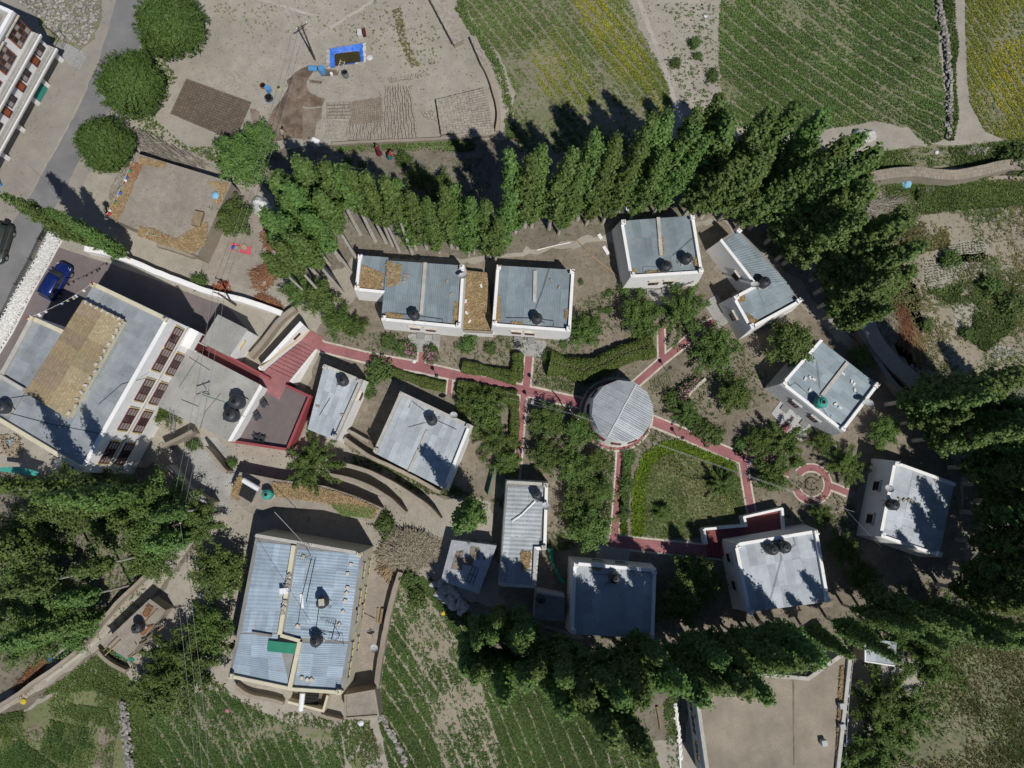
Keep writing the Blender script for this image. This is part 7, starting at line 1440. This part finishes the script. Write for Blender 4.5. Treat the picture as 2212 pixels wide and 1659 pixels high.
wire('pale pipe from the cream house tank to the yard wall', S(*T1(1, 2, 385, 803), 6.8), S(*T1(1, 2, 790, 766), 1.6), .1, .05); wire('cable along the forecourt beside the road', S(*T1(0, 0, 60, 1110), 6), S(*T1(0, 0, 400, 1400), 5), .4)
def flags(label, a, b, n, sag, cols, size=.26):
    t = thing('prayer_flags', label, 'prayer flags', (a + b) / 2, 'strings of prayer flags'); f = lambda s: a.lerp(b, s) + V((0, 0, -sag * 4 * s * (1 - s)))
    obj('cord', MB().tube([f(k / 20) for k in range(21)], .012, 4), 'cloth_white', t); e = (b - a).normalized()
    for k in range(n):
        p, q = f((k + .15) / n), f((k + .85) / n); a_ = random.uniform(-.9, .9); dn = (V((-e.y, e.x, 0)) * math.sin(a_) + V((0, 0, -1)) * math.cos(a_)) * size * random.uniform(.8, 1.3)
        obj('flag', MB().add([p, q, q + dn, p + dn], [(0, 1, 2, 3)]), 'cloth_' + cols[k % len(cols)], t)
PC = ['blue', 'white', 'red', 'green', 'yellow']
flags('pale prayer flags strung over the hotel entrance notch', S(*T1(0, 1, 212, 388), 10.4), S(*T1(0, 1, 592, 178), 10.4), 20, .5, ['tan', 'white', 'tan', 'pale', 'yellow'])
flags('prayer flags from the hotel corner towards the white wall', S(*T1(0, 1, 230, 370), 10.2), S(*T1(0, 1, 640, 60), 3), 22, .6, ['tan', 'white', 'tan', 'pale', 'yellow']) if False else None
flags('bright prayer flags along the left edge of the adobe roof', S(*T1(0, 0, 860, 1030), 3.9), S(*T1(0, 0, 690, 1390), 3.7), 18, .25, PC, .3)
flags('short string of prayer flags on the lower edge of the adobe roof', S(*T1(0, 0, 920, 1515), 3.5), S(*T1(0, 0, 1060, 1530), 3.5), 8, .1, PC)
flags('faded prayer flags beside the tan roofed house', S(*T1(3, 2, 555, 950), 3.6), S(*T1(3, 2, 505, 1640), 3.6), 26, .3, ['blue', 'white', 'tan', 'pale'])
flags('small prayer flags at the concrete yard post', S(*T1(0, 1, 1460, 1500), 2.6), S(*T1(0, 1, 1520, 1465), 2.4), 7, .1, ['yellow', 'white', 'tan'])
nt = thing('green_net', 'strip of green net beside the narrow tin cottage', 'net', S(*T1(2, 2, 270, 320))); P = SS(T(2, 2, (228, 235), (262, 245), (270, 330), (330, 440), (345, 470), (310, 450), (250, 320)), 1.0); obj('net', MB().prism([p + V((.05, 0, -.9)) for p in P], P), 'green_net', nt)
P = SS(T(1, 1, (1560, 1310), (1500, 1550))); tag(obj('green_fence', MB().hexa([P[0], P[1], P[1] + V((.06, .02, 0)), P[0] + V((.06, .02, 0))], [p + V((0, 0, 1.1)) for p in (P[0], P[1], P[1] + V((.06, .02, 0)), P[0] + V((.06, .02, 0)))]), 'green_net'), 'thin green net fence right of the tree shadowed cottage', 'fence')
P = SS(T(0, 1, (0, 1370), (130, 1365), (250, 1400), (230, 1425), (0, 1395)), 2); tag(obj('green_sheet', MB().prism([V((p.x, p.y, 1.9)) for p in P], P), 'teal_plastic'), 'green sheet roof strip behind the hotel at the left edge', 'sheet')
# ------------------------------------------------------------------ chairs, rug
def chair_proto():
    t = thing('plastic_chair', 'chair', 'chair'); obj('seat', MB().box((0, 0, .44), (.46, .46, .04)), 'black_plastic', t)
    b = MB().box((0, .24, .7), (.46, .04, .1), 0); [b.box((x, .24, .62), (.06, .035, .4)) for x in (-.18, -.06, .06, .18)]; obj('backrest', b.box((0, .245, .88), (.46, .045, .08)), 'black_plastic', t)
    for x in (-.2, .2):
        for y in (-.2, .2): obj('leg', MB().tube([(x, y, .42), (x * 1.15, y * 1.15, 0)], .025, 5), 'black_plastic', t)
        obj('armrest', MB().box((x * 1.2, 0, .66), (.05, .48, .03)).box((x * 1.2, -.22, .54), (.04, .04, .22)), 'black_plastic', t)
    return t
CH = chair_proto()
for x, y, z, rz, lab in [(*T1(1, 1, 62, 962), 1.5, .6, 'black chair nearest the stairs on the terrace'), (*T1(1, 1, 18, 1047), 1.5, .5, 'second black chair along the terrace left side'), (*T1(1, 1, 12, 1178), 1.5, 2.9, 'left of two black chairs at the lower terrace parapet'), (*T1(1, 1, 50, 1186), 1.5, 2.8, 'right of two black chairs at the lower terrace parapet'), (*T1(2, 1, 40, 580), .08, 2.0, 'black chair on the porch beside the straw shed')]:
    place(CH, S(x, y, z), rz, 1.1, lab, 'black plastic chairs')
rg = thing('rug', 'red striped rug spread in the adobe yard', 'rug', S(*T1(0, 0, 1565, 1612))); P = SS(T(0, 0, (1502, 1572), (1632, 1602), (1622, 1655), (1496, 1622))); obj('cloth', MB().prism([V((p.x, p.y, .02)) for p in P], [V((p.x, p.y, .06)) for p in P]), 'rug_red', rg)
for k, (x, y, mt) in enumerate([(1540, 1615, 'adobe'), (1585, 1605, 'tan')]):
    p = S(*T1(0, 0, x, y), .06); tag(obj('basket', MB().lathe([(.2, 0), (.32, .1), (.34, .18), (.28, .2), (.22, .1)], p, 14), mt if mt == 'adobe' else 'cloth_tan'), ['brown round basket on the left of the red rug', 'tan round basket on the right of the red rug'][k], 'basket')
p = S(*T1(0, 0, 1515, 1605), .06); tag(obj('bundle', MB().lathe([(.18, 0), (.24, .1), (.12, .24)], p, 8), 'cloth_blue'), 'blue bundle on the red rug', 'bundle')

# ------------------------------------------------------------------ vehicles
def suv(name, label, loc, rz, paint, L=4.1, Wd=1.72, jeep=False):
    t = thing(name, label, 'car', loc); X = Matrix.Rotation(rz, 4, 'Z')
    hw = Wd / 2
    def loft(secs, nm, mat, par=None, smooth=False):
        m = MB(); vs = []; n = len(secs[0])
        for s in secs: vs += s
        fs = [(i * n + k, i * n + (k + 1) % n, (i + 1) * n + (k + 1) % n, (i + 1) * n + k) for i in range(len(secs) - 1) for k in range(n)] + [tuple(range(n))[::-1], tuple((len(secs) - 1) * n + k for k in range(n))]
        m.add([V(v) for v in vs], fs); m.xf(X); m.v = [v + V(loc) for v in m.v]; return obj(nm, m, mat, par or t, smooth)
    def sec(x, w, z0, z1, r=.12): return [(x, -w + r * .5, z0), (x, -w, z0 + r), (x, -w, z1 - r), (x, -w + r, z1), (x, 0, z1 + .03), (x, w - r, z1), (x, w, z1 - r), (x, w, z0 + r), (x, w - r * .5, z0)]
    h = L / 2
    body = loft([sec(-h, hw * .80, .42, .92), sec(-h + .12, hw * .93, .32, .98), sec(-h + .6, hw, .28, 1.0), sec(-.2, hw, .27, .99), sec(h - 1.25, hw, .27, .98), sec(h - .5, hw * .97, .28, .93), sec(h - .15, hw * .88, .34, .84), sec(h, hw * .7, .42, .74)], 'body', paint, smooth=True)
    def gs(x, w, z, r=.1): return [(x, -w, .95), (x, -w, .97), (x, -w + .02, z - r), (x, -w + r, z), (x, 0, z + .02), (x, w - r, z), (x, w - .02, z - r), (x, w, .97), (x, w, .95)]
    cab = loft([gs(-h + .10, hw * .84, 1.1), gs(-h + .32, hw * .84, 1.55), gs(-h + .9, hw * .86, 1.62), gs(.1, hw * .86, 1.62), gs(.55, hw * .84, 1.54), gs(h - 1.05, hw * .82, 1.02)], 'cabin', 'glass', smooth=False)
    def panel(nm, pts, mat, par=None):
        m = MB().add([V(p) for p in pts], [tuple(range(len(pts)))]); m.xf(X); m.v = [v + V(loc) for v in m.v]; return obj(nm, m, mat, par or t)
    roof = loft([[(x, -w, z - .06), (x, -w + .06, z + .03), (x, 0, z + .06), (x, w - .06, z + .03), (x, w, z - .06)] for x, w, z in ((-h + .28, hw * .80, 1.55), (-h + .9, hw * .84, 1.62), (.1, hw * .84, 1.62), (.5, hw * .81, 1.56))], 'roof', paint, smooth=True)
    for s in (-1, 1):
        for x0, x1, z0, z1 in ((-h + .24, -h + .32, 1.0, 1.55), (-h + .95, -h + 1.05, .98, 1.6), (-.25, -.15, .98, 1.6)): panel('pillar', [(x0, s * hw * .87, z0), (x1, s * hw * .87, z0), (x1, s * hw * .845, z1), (x0, s * hw * .845, z1)], paint)
        panel('pillar', [(h - 1.05, s * hw * .85, 1.0), (h - .95, s * hw * .80, 1.0), (.62, s * hw * .78, 1.55), (.45, s * hw * .83, 1.57)], paint)
        a = [V((-h + .5, s * hw * .62, 1.7)), V((.2, s * hw * .62, 1.71))]; m = MB().tube(a, .025, 5); m.xf(X); m.v = [v + V(loc) for v in m.v]; obj('roof_rail', m, 'dark_metal', t)
        m = MB().box((.72, s * (hw + .1), 1.05), (.14, .22, .14)); m.xf(X); m.v = [v + V(loc) for v in m.v]; obj('mirror', m, paint, t)
        panel('headlight', [(h - .08, s * hw * .5, .78), (h - .2, s * hw * .86, .82), (h - .5, s * hw * .965, .9), (h - .3, s * hw * .6, .915)], 'lamp_glass'); panel('tail_light', [(-h + .02, s * hw * .82, .7), (-h + .1, s * hw * .95, .72), (-h + .12, s * hw * .93, .98), (-h + .03, s * hw * .8, .96)], 'lamp_red')
        for x in (-h + .78, h - .8):
            w = MB().tube([(x, s * (hw - .2), .33), (x, s * (hw + .02), .33)], .33, 16); w.xf(X); w.v = [v + V(loc) for v in w.v]; ty = obj('wheel', w, 'tyre', t)
            w = MB().tube([(x, s * (hw - .1), .33), (x, s * (hw + .035), .33)], .2, 12); w.xf(X); w.v = [v + V(loc) for v in w.v]; obj('rim', w, 'rim', ty)
    panel('bonnet_line', [(h - 1.0, -hw * .7, 1.013), (h - .98, -hw * .7, 1.012), (h - .98, hw * .7, 1.012), (h - 1.0, hw * .7, 1.013)], 'hole_black'); panel('grille', [(h + .005, -.4, .52), (h + .005, .4, .52), (h - .01, .42, .7), (h - .01, -.42, .7)], 'hole_black')
    if jeep:
        w = MB().tube([(-h - .22, 0, .95), (-h, 0, .95)], .34, 16); w.xf(X); w.v = [v + V(loc) for v in w.v]; sp = obj('spare_wheel', w, 'tyre', t); w = MB().tube([(-h - .24, 0, .95), (-h, 0, .95)], .2, 12); w.xf(X); w.v = [v + V(loc) for v in w.v]; obj('rim', w, 'rim', sp)
    return t
a, b = S(*T1(0, 1, 305, 245), .9), S(*T1(0, 1, 408, 75), .9); c = (a + b) / 2; suv('parked_car', 'deep blue compact car parked beside the white stone bank', (c.x, c.y, 0), math.atan2((b - a).y, (b - a).x), 'car_blue')
a, b = S(-14, 560, .9), S(8, 490, .9); c = (a + b) / 2; suv('jeep', 'dark olive jeep on the road cut by the left edge', (c.x, c.y, 0), math.atan2((b - a).y, (b - a).x) + math.pi, 'car_olive', 4.2, 1.75, True)
m0 = S(0, 400); p = S(-6, 398); tag(obj('blue_crate', MB().box((p.x, p.y, .4), (1.0, .8, .8), .4).box((p.x + .1, p.y, .85), (.8, .6, .1), .4), 'blue_plastic'), 'blue crate at the left edge beside the road', 'crate')

# ------------------------------------------------------------------ people
def person(label, x, y, rz, top, legs, pose='stand', hat=None, skirt=False):
    p = S(x, y); t = thing('person', label, 'person', p)
    J = {}; E = []
    def j(n, co, r): J[n] = (V(co), r)
    bendf = .45 if pose == 'bend' else 0.0; w = .18 if pose == 'walk' else .04
    def tor(z, r): d = z - .95; return V((d * math.sin(bendf * 1.6), 0, .95 + d * math.cos(bendf * 1.6)))
    j('pel', (0, 0, .95), .15); j('waist', tor(1.12, 0), .135); j('chest', tor(1.32, 0), .16); j('neck', tor(1.47, 0), .06); j('head0', tor(1.56, 0) + V((.02, 0, 0)), .085); j('head1', tor(1.66, 0) + V((.025, 0, 0)), .105); j('head2', tor(1.75, 0) + V((.01, 0, 0)), .08)
    E += [('pel', 'waist'), ('waist', 'chest'), ('chest', 'neck'), ('neck', 'head0'), ('head0', 'head1'), ('head1', 'head2')]
    for s, n in ((1, 'l'), (-1, 'r')):
        f = w * s
        j('hip' + n, (0, .1 * s, .88), .105); j('knee' + n, (f * 1.0 + .02, .11 * s, .5), .065); j('ank' + n, (f * 1.6 - .02, .11 * s, .09), .045); j('toe' + n, (f * 1.6 + .15, .12 * s, .04), .04)
        sh = tor(1.4, 0); j('sh' + n, sh + V((0, .2 * s, 0)), .065); k = -f
        if pose == 'bend': j('el' + n, sh + V((.1, .24 * s, -.28)), .045); j('wr' + n, sh + V((.22, .2 * s, -.5)), .033); j('hand' + n, sh + V((.26, .19 * s, -.58)), .038)
        else: j('el' + n, sh + V((k * .5 - .02, .27 * s, -.27)), .045); j('wr' + n, sh + V((k + .08, .28 * s, -.5)), .033); j('hand' + n, sh + V((k + .11, .28 * s, -.59)), .036)
        E += [('pel', 'hip' + n), ('hip' + n, 'knee' + n), ('knee' + n, 'ank' + n), ('ank' + n, 'toe' + n), ('chest', 'sh' + n), ('sh' + n, 'el' + n), ('el' + n, 'wr' + n), ('wr' + n, 'hand' + n)]
        hd = J['hand' + n][0]; dr = (hd - J['wr' + n][0]).normalized()
        for q in range(5):
            o = V((.018 * (q - 2), 0, 0)) if q else V((.045, 0, .02)); j('f%s%d' % (n, q), hd + o + dr * (.07 if q else .03) + V((.01, 0, 0)), .011); E.append(('hand' + n, 'f%s%d' % (n, q)))
    names = list(J); me = bpy.data.meshes.new('body'); me.from_pydata([J[n][0] for n in names], [(names.index(a), names.index(b)) for a, b in E], []); o = bpy.data.objects.new('body', me); COL.objects.link(o); o.parent = t
    sk = o.modifiers.new('skin', 'SKIN')
    for v, n in zip(me.skin_vertices[0].data, names): v.radius = (J[n][1], J[n][1]); v.use_root = n == 'pel'
    ss = o.modifiers.new('sub', 'SUBSURF'); ss.levels = ss.render_levels = 1
    dg = bpy.context.evaluated_depsgraph_get(); ev = bpy.data.meshes.new_from_object(o.evaluated_get(dg)); o.modifiers.clear(); o.data = ev; ev.materials.clear()
    for n in ('skin', 'cloth_' + top, 'cloth_' + legs, 'cloth_charcoal'): ev.materials.append(MATS[n])
    ns, ws, hd = J['neck'][0], J['waist'][0], J['head1'][0]
    for f in ev.polygons:
        c = f.center; up = (c - J['pel'][0]).dot((J['neck'][0] - J['pel'][0]).normalized()); L = (J['neck'][0] - J['pel'][0]).length
        nearhand = any((c - J['hand' + q][0]).length < .12 for q in 'lr')
        f.material_index = 0 if nearhand or (up > L * .98 and (c - hd).length < .35) else (1 if up > .02 else (3 if c.z < .12 else 2)); f.use_smooth = True
    hc = J['head2'][0] + V((-.035, 0, -.03)); hr = MB().lathe([(.115, -.06), (.122, .0), (.1, .06), (.05, .095)], hc, 12); off = V(p); hr.v = [v + off for v in hr.v]; obj('hair', hr, 'cloth_' + hat if hat else 'hair', t, True)
    fc = MB(); nose = J['head1'][0] + V((.105, 0, -.01)); fc.add([nose + V((-.02, -.018, -.03)), nose + V((-.02, .018, -.03)), nose + V((.02, 0, -.03)), nose + V((-.015, 0, .03))], [(0, 1, 2), (0, 2, 3), (2, 1, 3)]); fc.v = [v + off for v in fc.v]; obj('nose', fc, 'skin', t)
    for s in (-1, 1):
        e = MB().box(J['head1'][0] + V((.098, s * .04, .025)) + off, (.02, .025, .014)); obj('eye', e, 'hair', t)
        e = MB().box(J['head1'][0] + V((0, s * .105, 0)) + off, (.04, .025, .06)); obj('ear', e, 'skin', t)
    obj('mouth', MB().box(J['head1'][0] + V((.095, 0, -.055)) + off, (.02, .05, .012)), 'cloth_maroon', t)
    if skirt:
        s = MB().lathe([(.33, .2), (.27, .55), (.2, .95), (.17, 1.1)], off, 14, False); obj('skirt', s, 'cloth_' + legs, t, True)
    t.rotation_euler = (0, 0, rz); return t
person('person in a maroon robe bending at the grass strip', *T1(1, 0, 800, 1000), R(110), 'maroon', 'maroon', 'bend', 'charcoal', True); person('person with a bright red back and teal sleeves bending in the plot', *T1(1, 0, 868, 1025), R(20), 'red', 'teal', 'bend', 'charcoal', True)
person('person in dark clothes walking on the right path junction', 1594, 983, R(150), 'charcoal', 'charcoal', 'walk'); person('person in pale blue walking behind the other at the junction', 1613, 998, R(150), 'skyblue', 'navy', 'walk'); person('person in white and blue beside the garden thicket', *T1(2, 1, 55, 1262), R(80), 'pale', 'navy', 'walk')
person('person in tan bending at the shadow edge of the brick yard', *T1(1, 0, 180, 895), R(60), 'tan', 'charcoal', 'bend')

# ------------------------------------------------------------------ pebbles and clods strewn over bare ground
def pebbles(label, pts, n, lo, hi):
    Q = scatter(pts, n); b = np.array([v.co for v in STONES[1].vertices]); f = np.array([tuple(p.vertices) for p in STONES[1].polygons]); sv, sf = [], []
    for i in range(len(Q)): sv.append(b * rng.uniform(lo, hi) * rng.uniform(.6, 1, 3) + Q[i] + np.array([0, 0, .01])); sf.append(f + i * len(b))
    tag(link('pebbles', np_mesh('pebbles', np.concatenate(sv), np.concatenate(sf)), 'stone'), label, 'pebbles', None, 'stuff')
pebbles('small clods over the brick yard', [(420, 0), (960, 0), (1080, 230), (700, 300), (460, 280), (380, 120)], 900, .03, .09)
pebbles('grit on the sandy verge by the road', [(120, 0), (255, 0), (60, 400), (-20, 540), (-20, 300)], 500, .03, .09)
pebbles('stones on the sandy strip between two fields', [(1360, 0), (1550, 0), (1560, 240), (1460, 280)], 300, .03, .10)
pebbles('clods over the garden beds', [(720, 740), (1330, 640), (1560, 480), (1740, 680), (1850, 960), (1600, 1130), (1300, 850), (900, 780)], 900, .03, .10)
pebbles('stones in the yards around the stable', [(330, 960), (500, 950), (640, 980), (900, 1100), (1060, 1280), (850, 1240), (500, 1130)], 600, .03, .10)
pebbles('stones over the right hand plots', [(1880, 420), (2212, 400), (2212, 800), (1980, 800)], 900, .03, .11)
